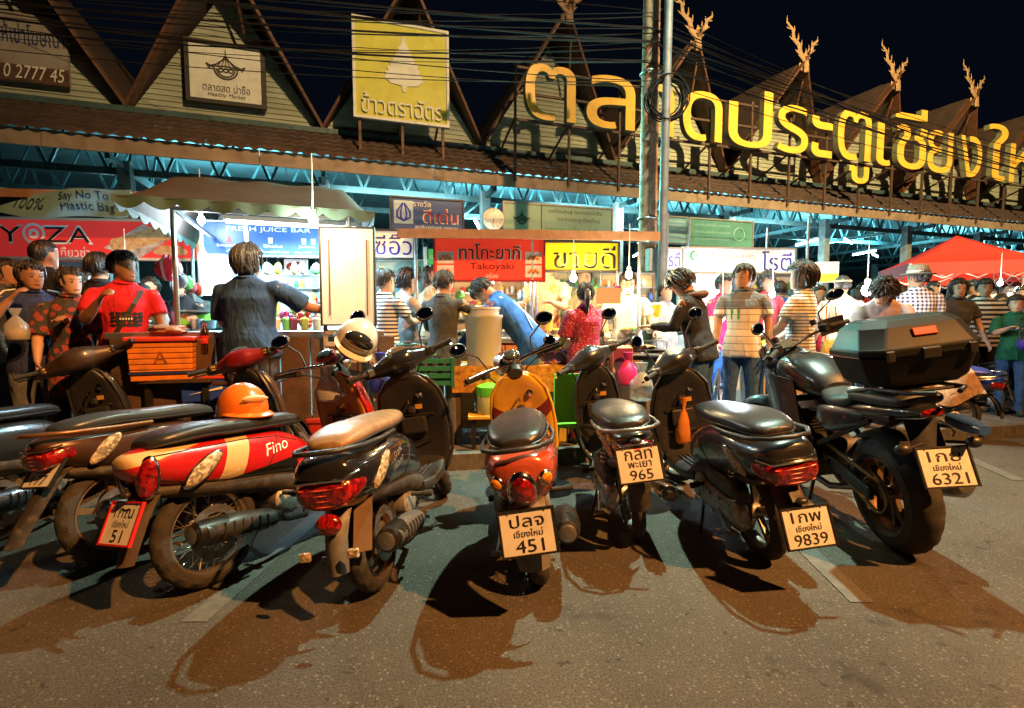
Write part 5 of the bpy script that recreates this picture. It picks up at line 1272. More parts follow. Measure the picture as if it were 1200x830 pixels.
def plate(root, y, z, tilt, rows, roll=0, w=.225, h=.175, face=None, rim=None, ink=None):
    M = Matrix.Translation((0, y, z)) @ Euler((0, roll, 0)).to_matrix().to_4x4() @ Euler((-tilt, 0, 0)).to_matrix().to_4x4()
    m = MB().at(M); m.box((0, .004, 0), (w, .006, h)); o = m.build('licence_plate', face or PLATE, root, smooth=False, bevel=.002)
    m = MB().at(M)
    for x in (-w / 2, w / 2): m.box((x, .002, 0), (.008, .014, h + .008))
    for zz in (-h / 2, h / 2): m.box((0, .003, zz), (w - .008, .014, .008))
    m.box((0, .02, 0), (.10, .025, .08)); m.build('plate_rim', rim or DARKM, o, smooth=False)
    m = MB().at(M)
    for x in (-w * .33, w * .33): m.lathe([(.008, -.004), (.006, .001), (.001, .0012)], 10, 'y', c=(x, -.0015, h * .42)) if False else m.ell((x, .0, h * .455), (.005, .003, .005), 10, 6)
    m.build('bolt', STEEL, o)
    m = MB()
    text(m, rows[0], M @ T(0, -.0012, h * .27), height=h * .27, width=w * (.62 if len(rows[0]) > 2 else .5), bold=.03)
    if len(rows) > 1: text(m, rows[1], M @ T(0, -.0012, h * .0), height=h * .17, width=w * .52)
    if len(rows) > 2: text(m, rows[2], M @ T(0, -.0012, -h * .29), height=h * .28, width=w * (.17 * len(rows[2])) , bold=.045)
    m.build('lettering', ink or INK, o, smooth=False); return o
def decal(root, me_obj, body_text, side, y, z, w, mt, shear=.25, bold=.0, rot=0, h=None):
    """lettering laid onto the side panel it is printed on"""
    me = me_obj.data; bvh = BVHTree.FromPolygons([v.co[:] for v in me.vertices], [p.vertices[:] for p in me.polygons])
    M = Matrix.Translation((side * 1.0, y, z)) @ Euler((0, 0, PI / 2 if side > 0 else -PI / 2)).to_matrix().to_4x4() @ Euler((0, rot, 0)).to_matrix().to_4x4()
    m = MB(); text(m, body_text, M, width=w, height=h, shear=shear, bold=bold)
    nv = []
    for v in m.v:
        hit = bvh.ray_cast(Vector(v), Vector((-side, 0, 0)))
        nv.append((hit[0].x + side * .002, v[1], v[2]) if hit[0] is not None else (side * .10, v[1], v[2]))
    m.v = nv; return m.build('lettering', mt, root, smooth=False)
def mirror(root, M, x, y, z, hx, hz, shape='round', hy=-.02):
    s_ = 1 if x > 0 else -1
    m = MB().at(M); m.tube([(x, y, z), (x + s_ * .03, y + .02, z + hz * .55), (x + s_ * hx * .8, y + hy, z + hz * .92), (x + s_ * hx, y + hy, z + hz)], .006, 8)
    o = m.build('mirror', BLACKP, root)
    c = Vector((x + s_ * hx, y + hy - .01, z + hz + .01)); rot = (-.15, 0, s_ * -.25)
    m = MB().at(M); m.ell(c, (.062, .015, .047) if shape == 'round' else (.078, .015, .042), 20, 12, rot); m.build('mirror_shell', BLACKP, o)
    m = MB().at(M); m.ell(c + Vector((0, -.008, 0)), (.054, .009, .040) if shape == 'round' else (.069, .009, .035), 20, 8, rot); m.build('mirror_glass', MIRROR, o)
    return o
def steer_matrix(h, ang, rake=R(27)):
    ax = Vector((0, -math.sin(rake), math.cos(rake)))
    return Matrix.Translation(h) @ Matrix.Rotation(ang, 4, ax) @ Matrix.Translation(-Vector(h))
CREAM = paint('cream_paint', (.62, .45, .20))
DUSTY = mat('dusty_black_plastic', (.034, .032, .030), .55, noise=.3, nscale=10, dirt=.75, dcol=(.10, .075, .05), bump=.06, bscale=60)
GRIP = mat('grip_rubber', (.018, .017, .016), .7, bump=.5, bscale=260, dirt=.4)

TALL = [(-.415, .65, .055, .055, 2.2, .25), (-.385, .64, .112, .100, 2.3, .25), (-.28, .622, .150, .132, 2.4, .22), (-.10, .605, .166, .145, 2.4, .18), (.12, .585, .164, .150, 2.5, .12), (.33, .545, .155, .142, 2.5, .05), (.48, .49, .135, .13, 2.5), (.57, .44, .11, .11, 2.4), (.61, .41, .075, .08, 2.2)]
def scooter(px_c, Y_c, head, lean, steer, label, st):
    """px_c, Y_c: where the rear tyre stands; head: degrees to the right of straight away; lean to the left"""
    x = P(px_c, 372, Y_c).x if px_c is not None else st['x']; ay = st.get('ay', 0); x -= ay * math.sin(R(head)); Y_c -= ay * math.cos(R(head))
    t = empty('scooter', (x, Y_c, 0), (0, -R(lean), -R(head)), label, 'scooter', 'scooters parked in a row along the kerb')
    paint_m, inner = st['paint'], st.get('inner', BLACKP)
    pmats = paint_m if isinstance(paint_m, list) else [paint_m]
    wr = st.get('wr', .262); ww = st.get('ww', .085)
    wheel(t, st.get('ay', 0), wr, wr, ww * 1.1, st.get('wheel', 'alloy'), rim_m=st.get('rim'))
    # ---- tail body
    bs = st.get('bs', [(-.40, .665, .050, .030, 2.2), (-.37, .655, .090, .060, 2.2), (-.26, .635, .128, .098, 2.3), (-.06, .60, .152, .125, 2.4), (.15, .575, .158, .135, 2.5), (.35, .54, .152, .135, 2.5), (.48, .49, .135, .13, 2.5), (.57, .44, .11, .11, 2.4), (.61, .41, .075, .08, 2.2)])
    m = MB(); body(m, bs, 64, 36)
    if 'zone' in st: zone(m, st['zone'])
    bo = m.build('body', pmats, t, angle=50)
    # lower dark skirt and frame cover
    m = MB(); body(m, [(-.30, .53, .07, .03), (-.1, .49, .115, .05), (.2, .44, .125, .07), (.45, .36, .13, .075), (.6, .31, .12, .06)], 24, 20); m.build('side_skirt', st.get('skirt', DUSTY), t)
    # seat
    ss = st.get('seat_secs', [(-.31, .735, .065, .022, 2.3), (-.25, .748, .115, .036, 2.5), (-.08, .755, .142, .045, 2.7), (.10, .742, .145, .045, 2.7), (.26, .733, .128, .046, 2.6), (.42, .722, .096, .042, 2.4), (.53, .706, .058, .030, 2.2), (.56, .698, .025, .014, 2)])
    up_ = st.get('up', 0); ss = [(q_[0], q_[1] + up_) + tuple(q_[2:]) for q_ in ss]
    m = MB(); body(m, ss, 48, 28); so = m.build('seat', st.get('seat', VINYL), t, angle=60)
    m = MB()
    for yy in (-.02, .2):
        pass
    # piping round the seat base
    q = cat_rom(ss, 40); m.tube([(s[2] * 1.005, s[1 - 1], s[1] - s[3] * .45) for s in q] + [(-s[2] * 1.005, s[0], s[1] - s[3] * .45) for s in reversed(q)], .005, 6, closed=True); m.build('seat_piping', BLACKP, so)
    # grab rail
    gr = st.get('rail', CHROME); gz = .715 + up_
    if gr: m = MB(); m.tube([(.155, .08, gz - .01), (.165, -.12, gz), (.15, -.30, gz + .012), (.09, -.405, gz + .022), (0, -.43, gz + .026), (-.09, -.405, gz + .022), (-.15, -.30, gz + .012), (-.165, -.12, gz), (-.155, .08, gz - .01)], .011, 10); m.build('grab_rail', gr, t)
    # ---- lights on the tail
    kind = st.get('tail', 'wide')
    bvh = BVHTree.FromPolygons([v.co[:] for v in bo.data.vertices], [p.vertices[:] for p in bo.data.polygons])
    def back_y(x, z):
        h_ = bvh.ray_cast(Vector((x, -2, z)), Vector((0, 1, 0))); return h_[0].y if h_[0] is not None else -.33
    if kind == 'oval':
        M = Matrix.Translation((0, back_y(0, .60) - .002, .60)) @ Euler((.30, 0, 0)).to_matrix().to_4x4()
        m = MB().at(M); m.ell((0, -.006, 0), (.066, .036, .092), 24, 14); o = m.build('tail_light', CHROME, t)
        m = MB().at(M); m.ell((0, -.018, 0), (.054, .036, .079), 24, 14); m.build('lens', REDLENS, o)
        for s_ in (-1, 1):
            M = Matrix.Translation((s_ * .100, back_y(s_ * .1, .635) - .002, .635)) @ Euler((.2, 0, s_ * .55)).to_matrix().to_4x4()
            m = MB().at(M); m.ell((0, 0, 0), (.034, .022, .034), 18, 12); o = m.build('indicator', CHROME, t)
            m = MB().at(M); m.ell((0, -.010, 0), (.028, .02, .028), 18, 12); m.build('lens', AMBER, o)
    elif kind == 'side':      # two long red lamps that wrap round the tail
        for s_ in (-1, 1):
            M = Matrix.Translation((s_ * .083, -.335, .60)) @ Euler((.15, .22 * s_, s_ * .80)).to_matrix().to_4x4()
            m = MB().at(M); m.ell((0, 0, 0), (.048, .03, .10), 20, 14); o = m.build('tail_light', CHROME, t)
            m = MB().at(M); m.ell((0, -.008, 0), (.042, .03, .091), 20, 14); m.build('lens', REDLENS, o)
            M = Matrix.Translation((s_ * .145, -.13, .585)) @ Euler((0, 0, s_ * (PI / 2 - .12))).to_matrix().to_4x4() @ Euler((0, -s_ * .62, 0)).to_matrix().to_4x4()
            m = MB().at(M); m.ell((0, 0, 0), (.115, .018, .042), 22, 12); o = m.build('indicator', CHROME, t)
            m = MB().at(M); m.ell((0, -.006, 0), (.104, .018, .035), 22, 12); m.build('lens', CLEARL, o)
    else:
        tk = st.get('tk', 1); M = Matrix.Translation((0, -.36 - .012 * (tk > 1), .615 + st.get('tz', 0))) @ Euler((.22, 0, 0)).to_matrix().to_4x4() @ Matrix.Diagonal((1, 1, tk, 1)); wd = st.get('tw', 1)
        m = MB().at(M); m.sweep(cat_rom([(-.052, 0, .035 * wd, .022), (-.045, .0, .085 * wd, .045), (-.01, .004, .108 * wd, .056), (.06, .004, .125 * wd, .058), (.09, .004, .12 * wd, .05)], 20), 28); o = m.build('tail_light', REDLENS, t)
        m = MB().at(M)
        for zz in (-.03, -.01, .01, .03): m.tube([(-.08 * wd, -.042 + .3 * zz * zz, zz), (0, -.052, zz), (.08 * wd, -.042, zz)], .0035, 5)
        m.build('lens_rib', mat('lens_rib', (.7, .1, .08), .2), o)
        m = MB().at(M); m.tube([(-.12 * wd, .04, .05), (-.085 * wd, -.035, .052), (0, -.05, .06), (.085 * wd, -.035, .052), (.12 * wd, .04, .05)], .006, 6); m.build('trim', CHROME, o)
        for s_ in (-1, 1):
            hx_ = bvh.ray_cast(Vector((s_ * 1.0, -.17, .615)), Vector((-s_, 0, 0)))[0]; hx_ = abs(hx_.x) if hx_ is not None else .138
            M2 = Matrix.Translation((s_ * (hx_ - .003), -.16, .615)) @ Euler((0, 0, s_ * (PI / 2 - .25))).to_matrix().to_4x4() @ Euler((0, -s_ * .75, 0)).to_matrix().to_4x4()
            m = MB().at(M2); m.ell((0, -.002, 0), (.098, .018, .034), 20, 10); m.build('indicator', st.get('ind', CLEARL), t)
    # ---- mudguard flap, plate
    f0 = st.get('flap', [(-.26, .56, .075), (-.34, .50, .075), (-.40, .42, .07), (-.43, .34, .062), (-.445, .27, .05)])
    fa = np.array(f0)
    def flap(u, v):
        q = np.array([np.interp(v * (len(fa) - 1), range(len(fa)), fa[:, k]) for k in range(3)]); xx = (u - .5) * 2
        return (xx * q[2], q[0] + .035 * xx * xx, q[1] - .0 * xx)
    MB().sheet(flap, 8, 16, .006).build('mudguard', st.get('flapm', DUSTY), t, angle=60)
    if 'strip' in st: m = MB(); m.sheet(lambda u, v: (.035 + .075 * u, -.20 - .10 * v + .02 * u, .52 - .22 * v), 6, 12, .008); m.build('rear_fender', st['strip'], t)
    if 'plate' in st:
        py_, pz_, tl = st.get('pp', (-.455, .455, .35))
        plate(t, py_, pz_, tl, st['plate'], st.get('proll', 0), rim=st.get('prim'))
        m = MB(); m.bar((0, -.30, .60), (0, py_ + .03, pz_ + .04), .05, .02); m.build('plate_bracket', DARKM, t, smooth=False)
        m = MB(); m.ell((0, py_ + .03, pz_ + .112), (.03, .02, .016)); m.build('plate_lamp', BLACKP, t)
    if st.get('reflectors'):
        for s_ in (-1, 1): m = MB(); m.box((s_ * .10, -.435, .36), (.045, .02, .035)); m.build('reflector', CLEARL, t, smooth=False, bevel=.004)
        m = MB(); m.ell((0, -.40, .47), (.055, .03, .045)); m.build('rear_reflector', REDLENS, t)
    # ---- drive side, engine, exhaust
    m = MB(); body(m, [(-.085, .262, .030, .055, 2.4, 0, -.11), (-.05, .265, .045, .085, 2.6, 0, -.115), (.06, .27, .05, .080, 2.8, 0, -.118), (.28, .275, .05, .075, 2.8, 0, -.12), (.40, .285, .048, .085, 2.6, 0, -.118), (.47, .285, .03, .06, 2.4, 0, -.112)], 30, 22); eo = m.build('engine_case', ALU, t)
    m = MB()
    for i in range(5): m.lathe([(.012, -.172), (.012, -.166)], 8, 'x', c=(0, -.03 + i * .11, .33 - .005 * i)); m.lathe([(.012, -.172), (.012, -.166)], 8, 'x', c=(0, -.03 + i * .11, .215))
    m.lathe([(.05, -.172), (.045, -.178), (.03, -.178)], 20, 'x', c=(0, .37, .285)); m.build('case_bolt', STEEL, eo)
    m = MB(); m.lathe([(.07, -.08), (.085, -.06), (.085, .08), (.06, .1)], 18, 'x', c=(0, .36, .29))
    for i in range(6): m.box((0, .47 + i * .018, .30), (.15, .007, .13))
    m.build('engine', ALU, t)
    m = MB(); body(m, [(-.14, .40, .03, .03, 2.4, 0, -.12), (-.06, .42, .05, .05, 2.6, 0, -.12), (.15, .42, .05, .05, 2.6, 0, -.12), (.28, .41, .03, .035, 2.4, 0, -.11)], 20, 16); m.build('air_box', DUSTY, t)
    # shocks
    for s_ in ((-1, 1) if st.get('twin') else (-1,)):
        m = MB(); m.tube([(s_ * .125, .0, .29), (s_ * .115, -.07, .60)], .012, 8); o = m.build('shock_absorber', CHROME, t)
        m = MB(); spring(m, (s_ * .124, -.012, .34), (s_ * .117, -.06, .56), .026, .006); m.build('spring', st.get('spring', STEEL), o)
    ex = st.get('exhaust', 'shield')
    m = MB(); m.tube([(.05, .50, .22), (.10, .44, .17), (.135, .30, .20), (.145, .18, .25)], .017, 10); o = m.build('exhaust', DARKM, t)
    if ex == 'chrome':
        m = MB(); m.tube([(.145, .22, .24), (.15, .10, .265), (.155, -.30, .345), (.155, -.34, .352)], [.025, .044, .05, .042], 18); m.build('muffler', CHROME, o); m = MB(); m.tube([(.155, -.33, .35), (.155, -.37, .357)], .018, 10); m.build('tail_pipe', DARKM, o)
    else:
        m = MB(); m.tube([(.145, .25, .235), (.15, .14, .255), (.155, .0, .275), (.158, -.16, .30), (.158, -.22, .31), (.158, -.235, .313)], [.022, .048, .062, .062, .052, .02], 20); m.build('muffler', mat('muffler_black', (.016, .015, .014), .38, .4, dirt=.45, dcol=(.08, .06, .04)), o)
        m = MB(); m.sheet(lambda u, v: (.152 + .068 * math.cos((u - .42) * 2.4), .17 - .36 * v, .25 + .055 * v + .068 * math.sin((u - .42) * 2.4) * (1 - .5 * abs(v - .5))), 10, 10, .006); sh_ = m.build('heat_shield', st.get('shield', mat('shield_grey', (.16, .16, .16), .26, .85, dirt=.35)), o)
        m = MB()
        for i in range(6): m.tube([(.152 + .071 * math.cos((u_ - .42) * 2.4), .10 - .045 * i + .03 * u_, .262 + .007 * i + .071 * math.sin((u_ - .42) * 2.4)) for u_ in (.15, .3, .45, .6)], .0045, 6)
        m.build('vent', BLACKP, sh_)
        m = MB(); m.lathe([(.03, -.245), (.042, -.238), (.03, -.23)], 16, 'y', c=(.158, 0, .313)); m.build('tail_pipe', STEEL, o)
    # stand
    m = MB(); m.tube([(-.11, .42, .24), (-.17, .34, .12), (-.215, .30, .028)], .010, 8); m.box((-.22, .30, .02), (.05, .03, .012)); m.build('side_stand', DARKM, t)
    # ---- floor and leg shield
    if not st.get('under'):
        m = MB(); body(m, [(.50, .315, .14, .045, 4), (.62, .30, .165, .038, 5), (.85, .305, .17, .04, 5), (.97, .35, .16, .05, 4)], 20, 24); m.build('floorboard', inner, t)
    def shield(m, path, seg=24):
        rings = []
        for z, yc, hw, dep, curve in path:
            L = []
            for k in range(seg):
                a = 2 * PI * k / seg; ca, sa = math.cos(a), math.sin(a); xx = hw * sgn(ca) * abs(ca) ** .7
                L.append((xx, yc + dep * sgn(sa) * abs(sa) ** .8 - curve * xx * xx, z))
            rings.append(L)
        m.ring_loft(rings)
    def fine(path, n=24):
        a = np.array(path, float); tt = np.linspace(0, len(a) - 1, n); return [tuple(np.interp(x_, range(len(a)), a[:, k]) for k in range(5)) for x_ in tt]
    lw = st.get('lw', 1.0)
    m = MB(); shield(m, fine([(.27, .96, .15 * lw, .03, .6), (.40, .985, .185 * lw, .035, .9), (.55, .99, .20 * lw, .035, 1.0), (.70, .965, .195 * lw, .035, 1.0), (.82, .93, .17 * lw, .035, 1), (.88, .905, .125 * lw, .03, .8), (.925, .89, .085 * lw, .028, .5), (.945, .885, .04 * lw, .02, .3)])); io = m.build('inner_shield', st.get('innerm', inner), t)
    m = MB(); m.box((0, .925, .60), (.17, .04, .12)); m.box((.0, .915, .70), (.05, .04, .05)); m.build('glove_box', BLACKP, io, smooth=False, bevel=.015)
    m = MB(); m.tube([(0, .90, .78), (0, .87, .77), (0, .865, .75)], .006, 6); m.build('bag_hook', CHROME, io)
    m = MB(); shield(m, fine([(.29, 1.03, .13 * lw, .045, .9), (.42, 1.065, .178 * lw, .05, 1.4), (.56, 1.07, .20 * lw, .055, 1.6), (.70, 1.045, .195 * lw, .055, 1.6), (.82, 1.005, .165 * lw, .05, 1.4), (.90, .965, .115 * lw, .04, 1), (.915, .955, .07 * lw, .02, .6)]))
    if 'fzone' in st: zone(m, st['fzone'])
    m.build('front_shield', st.get('front', pmats), t, angle=50)
    m = MB(); q = [(.16 * lw, .93, .30), (.20 * lw, .955, .42), (.212 * lw, .96, .56), (.205 * lw, .935, .70), (.18 * lw, .90, .82), (.12 * lw, .895, .905)]
    m.tube(q + [(.06 * lw, .885, .94), (-.06 * lw, .885, .94)] + [(-a, b, c) for a, b, c in reversed(q)], .012, 8); m.build('shield_edge', st.get('edge', BLACKP), t)
    # seams and trims following the side of the body, floor ribs, kick lever, foot pegs
    def on_side(side, y, z, off=.001):
        h_ = bvh.ray_cast(Vector((side * 1.0, y, z)), Vector((-side, 0, 0))); return Vector((h_[0].x + side * off, y, z)) if h_[0] is not None else None
    zt_ = st.get('sz', 0)
    for sd in (-1, 1):
        for pts_, r_, mt_, nm in (([(-.36, .60), (-.2, .545), (0, .50), (.2, .475), (.4, .45)], .0022, INK, 'seam'), ([(.30, .66), (.27, .60), (.22, .53), (.20, .48)], .0022, INK, 'seam'), ([(-.34, .69), (-.15, .685), (.1, .675), (.3, .65), (.45, .59)], .0028, st.get('trim', INK), 'side_trim')):
            q = []
            for (ya, za), (yb, zb_) in zip(pts_, pts_[1:]):
                for i in range(6): q.append(on_side(sd, ya + (yb - ya) * i / 6, za + (zb_ - za) * i / 6 + zt_))
            q = [v for v in q if v is not None]
            if len(q) > 3: m = MB(); m.tube(q, r_, 5); m.build(nm, mt_, bo)
        m = MB(); m.tube([(sd * .12, .30, .34), (sd * .20, .30, .335)], .012, 8); m.tube([(sd * .19, .30, .335), (sd * .235, .30, .335)], .018, 10); m.build('foot_peg', RUBBER, t)
    m = MB(); m.tube([(-.165, .10, .26), (-.185, .0, .20), (-.19, -.09, .20)], .009, 8); m.tube([(-.17, -.09, .20), (-.22, -.09, .20)], .011, 8); m.build('kick_lever', STEEL, t)
    if not st.get('under'):
        m = MB()
        for i in range(7): m.box((-.09 + .03 * i, .74, .347), (.010, .26, .006))
        m.build('floor_mat', RUBBER, t, smooth=False)
    m = MB(); m.lathe([(.022, .905), (.022, .890), (.012, .888)], 14, 'y', c=(.07, 0, .80)); m.build('ignition', CHROME, io)
    m = MB(); m.tube([(-.13 * lw, .925, .66), (-.10, .905, .67), (.10, .905, .67), (.13 * lw, .925, .66)], .004, 6); m.tube([(-.11, .93, .50), (0, .915, .49), (.11, .93, .50)], .004, 6); m.build('seam', INK, io)
    m = MB(); m.box((.05, .908, .72), (.045, .004, .03)); m.build('sticker', mat('sticker_amber', (.55, .30, .05), .4), io, smooth=False)
    m = MB(); m.sweep(cat_rom([(.86, .945, .045, .03), (.92, .93, .06, .08), (.98, .92, .05, .08), (1.02, .90, .03, .05)], 14), 18); m.build('neck_cover', BLACKP, t)
    # ---- steering: fork, wheel, fender, handlebar
    h = Vector((0, .985, .75)); M = steer_matrix(h, R(steer))
    fx = 1.27
    wheel(t, fx, wr, wr, ww, st.get('wheel', 'alloy'), M=M, rim_m=st.get('rim'))
    m = MB().at(M)
    for s_ in (-1, 1): m.tube([(s_ * .068, fx, wr), (s_ * .068, fx - .12, wr + .22), (s_ * .055, 1.06, .62)], [.014, .018, .02], 10)
    m.tube([(0, 1.06, .60), (0, .93, .92)], .02, 8); m.build('fork', DARKM, t)
    m = MB().at(M); m.sheet(lambda u, v: ((u - .5) * .13, fx + (wr + .035 - .05 * (2 * u - 1) ** 2) * math.cos(R(15 + 155 * v)), wr + (wr + .035 - .05 * (2 * u - 1) ** 2) * math.sin(R(15 + 155 * v))), 8, 24, .006); m.build('front_fender', st.get('fender', pmats[0]), t)
    hz = st.get('hz', 1.0); hb = st.get('bar', 'cover'); my = st.get('mshape', 'round')
    if hb == 'cover':
        Mx = M @ Matrix.Translation((0, .90, hz)) @ Matrix.Rotation(-PI / 2, 4, 'Z')      # local y runs along the bar (to the right)
        cs = [(-.225, .0, .02, .022), (-.17, .002, .036, .032), (-.10, .006, .062, .05), (-.04, .01, .085, .068), (.04, .01, .085, .068), (.10, .006, .062, .05), (.17, .002, .036, .032), (.225, 0, .02, .022)]
        ck = st.get('ck', 1.2); cs = [(y_ * (1 + (ck - 1) * .4), z_, a_ * ck, b_ * (ck * .78 if ck > 1.3 else ck), 3.0 if ck > 1.3 else 2.4) for y_, z_, a_, b_ in cs]
        m = MB().at(Mx); body(m, cs, 40, 24); ho = m.build('handlebar_cover', st.get('cover', pmats[0]), t)
        m = MB().at(M); m.ell((0, .98, hz - .01), (.088, .05, .078), 24, 14); lo = m.build('headlight', CHROME, t); m = MB().at(M); m.ell((0, .995, hz - .01), (.078, .045, .068), 24, 12); m.build('lens', CLEARL, lo)
        if ck > 1.3:
            for s_ in (-1, 1):
                m = MB().at(M); m.box((s_ * .185, .852, hz + .012), (.075, .03, .05), rot=(0, 0, -s_ * .2)); so_ = m.build('switch_pod', BLACKP, ho, smooth=False, bevel=.008)
                m = MB().at(M); m.box((s_ * .185, .835, hz + .018), (.03, .006, .012), rot=(0, 0, -s_ * .2)); m.box((s_ * .185, .835, hz - .002), (.022, .006, .010), rot=(0, 0, -s_ * .2)); m.build('button', mat('button_amber', (.5, .3, .05), .4), ho, smooth=False)
            m = MB().at(M); m.tube([(-.22, .868, hz - .02), (-.1, .835, hz - .012), (0, .822, hz - .008), (.1, .835, hz - .012), (.22, .868, hz - .02)], .0035, 6); m.build('seam', INK, ho)
    else:
        m = MB().at(M); m.tube([(-.33, .80, hz + .03), (-.22, .83, hz + .03), (-.12, .90, hz + .02), (0, .91, hz), (.12, .90, hz + .02), (.22, .83, hz + .03), (.33, .80, hz + .03)], .012, 10); ho = m.build('handlebar', CHROME, t)
        m = MB().at(M); m.lathe([(.02, .90), (.075, .93), (.088, .99), (.09, 1.02)], 24, 'y', c=(0, 0, hz + .01)); lo = m.build('headlight', CHROME, t); m = MB().at(M); m.ell((0, 1.02, hz + .01), (.082, .02, .082), 24, 10); m.build('lens', CLEARL, lo)
    Ms = M @ Matrix.Translation((0, .865, hz + .062)) @ Euler((.62, 0, 0)).to_matrix().to_4x4()
    m = MB().at(Ms); m.ell((0, 0, 0), (st.get('sp', .068), st.get('sp', .068) * .86, .03), 28, 12); sp = m.build('speedometer', st.get('spm', CHROME), t)
    m = MB().at(Ms); m.ell((0, 0, .012), (st.get('sp', .068) * .86, st.get('sp', .068) * .74, .024), 28, 10); m.build('dial', st.get('dial', mat('dial_dark', (.05, .06, .065), .12, coat=1, noise=.4, nscale=30)), sp)
    for s_ in (-1, 1):
        m = MB().at(M); m.tube([(s_ * .21, .862, hz + .01), (s_ * .335, .815, hz + .018)], .0165, 14); m.tube([(s_ * .335, .815, hz + .018), (s_ * .35, .809, hz + .02)], .019, 12); go = m.build('grip', GRIP, t)
        m = MB().at(M); m.box((s_ * .205, .868, hz + .008), (.05, .055, .05), rot=(0, 0, -s_ * .35)); m.build('switch', BLACKP, go, smooth=False, bevel=.008)
        m = MB().at(M); m.tube([(s_ * .19, .895, hz + .0), (s_ * .25, .90, hz - .005), (s_ * .345, .862, hz - .005), (s_ * .352, .856, hz - .005)], [.007, .0065, .006, .008], 8, flat=1.4); m.build('brake_lever', CHROME, go)
        if not st.get('no_mirror'): mirror(t, M, s_ * .165, .90, hz + .03, st.get('mx', .10), st.get('mz', .20), my)
    m = MB().at(M)
    for s_ in (-1, 1): m.tube([(s_ * .19, .90, hz - .01), (s_ * .13, 1.0, hz - .06), (s_ * .07, 1.06, hz - .16), (s_ * .05, 1.04, .68)], .005, 6)
    m.tube([(.02, .96, hz + .0), (.05, 1.08, hz - .12), (.04, 1.08, .70)], .006, 6); m.build('control_cable', BLACKP, t)
    return t, bo, M

SC = {}
# far left bike, mostly out of frame
SC['edge'] = scooter(None, 2.78, -4, 9, 28, 'dark grey scooter with brown handlebar cover, cut off by the left frame edge',
    dict(x=-2.86, ck=1.6, lw=.85, paint=paint('grey_black_paint', (.018, .022, .026)), cover=paint('brown_black_paint', (.045, .028, .02), rough=.35), tail='wide', hz=1.0, wheel='alloy', no_mirror=True, rail=None, seat=mat('seat_dark', (.015, .02, .025), .35)))[0]
SC['b177'] = scooter(125, 2.68, 20, 8, 26, 'brown and black scooter with plate 177 and wine red handlebar cover without mirrors',
    dict(paint=paint('brown_paint', (.07, .035, .022), .3), plate=['1กพ', 'เชียงใหม่', '177'], ay=-.09, ck=1.35, lw=.85, pp=(-.36, .56, .62), wheel='alloy', cover=paint('wine_paint', (.22, .012, .016), .2), tail='wide', rail=mat('rail_bronze', (.25, .13, .07), .35, .6),
         rim=mat('rim_dusty', (.20, .14, .09), .5, .6, dirt=.6), no_mirror=True, spm=BLACKP, sp=.075, seat=mat('seat_steelblue', (.035, .045, .055), .34, bump=.08, bscale=80), ind=CLEARL,
         flap=[(-.28, .58, .07), (-.36, .51, .07), (-.43, .42, .07), (-.50, .32, .065), (-.55, .24, .055)]))[0]
RED = paint('signal_red', (.48, .012, .014), .1)
def z_red(x, y, z):
    t_ = y - (z - .6) * .35
    cream = ((t_ > -.02) & (t_ < .10) & (z < .70)) | ((y < -.05) & (z > (y + .3) * .16 + .672) & (z < (y + .3) * .02 + .715))
    return [cream, (z < y * .06 + .50) & (y < .4)]
REDZ = zoned_paint('red_cream_paint', [(.48, .012, .014), (.62, .45, .20), (.012, .012, .013)], z_red)
t, bo, M = scooter(238, 2.42, 25, 8, 22, 'red scooter with cream stripe, plate 51 and orange helmet on its seat',
    dict(paint=[REDZ], plate=['1กณ', 'เชียงใหม่', '51'], prim=mat('plate_rim_red', (.5, .02, .015), .4), ay=-.06, pp=(-.42, .43, .45), wheel='spoke', tail='side', rail=None, rim=mat('rim_chrome_dull', (.55, .5, .44), .28, .9, dirt=.4),
         innerm=paint('ochre_paint', (.60, .27, .04)), front=[RED], cover=RED, bar='bare', sp=.07, spm=RED, edge=RED, mx=.11, fender=RED,
         flap=[(-.27, .56, .07), (-.33, .50, .07), (-.38, .42, .068), (-.42, .33, .062), (-.45, .25, .05)], flapm=mat('flap_brown', (.07, .045, .028), .6, noise=.3, dirt=.5)))
SC['red'] = t
decal(t, bo, 'Fino', 1, .27, .60, .15, INKW, rot=-.12)
decal(t, bo, 'fashion', 1, -.0, .53, .09, INKW, rot=-.15)
m = MB(); m.add([], [])
BLK = paint('gloss_black', (.016, .016, .020), .1, .16, dirt=.12)
t, bo, M = scooter(440, 2.40, 5, 8, 30, 'glossy black scooter with tan seat and an empty plate bracket',
    dict(paint=BLK, seat=mat('seat_tan', (.30, .19, .10), .42, bump=.08, bscale=80, noise=.2, dirt=.3), tail='wide', tw=1.15, wheel='alloy', rim=mat('rim_bronze', (.20, .11, .06), .45, .7, dirt=.4), rail=BLACKP, reflectors=True, lw=1.12,
         flapm=mat('holder_grey', (.10, .10, .10), .5, noise=.2, dirt=.5), flap=[(-.29, .52, .05), (-.35, .46, .05), (-.385, .40, .045), (-.40, .34, .045), (-.41, .26, .04)], strip=mat('flap_tan', (.16, .10, .055), .5, noise=.2, dirt=.4), shield=mat('shield_silver', (.35, .34, .33), .3, .8, dirt=.4), spm=BLACKP, sp=.085, dial=mat('dial_gold', (.10, .07, .04), .15, coat=1, noise=.5, nscale=40), hz=1.02,
         bs=TALL, up=.03, tz=-.02, tk=1.25))
SC['black'] = t
decal(t, bo, 'Grand\nFilano', 1, .06, .61, .15, mat('ink_silver', (.6, .58, .52), .3, .6), rot=-.2)
COP = paint('copper_red', (.52, .095, .05), .25, .25)
YELP = paint('egg_yellow', (.72, .42, .03))
MARO = paint('maroon_paint', (.16, .015, .012))
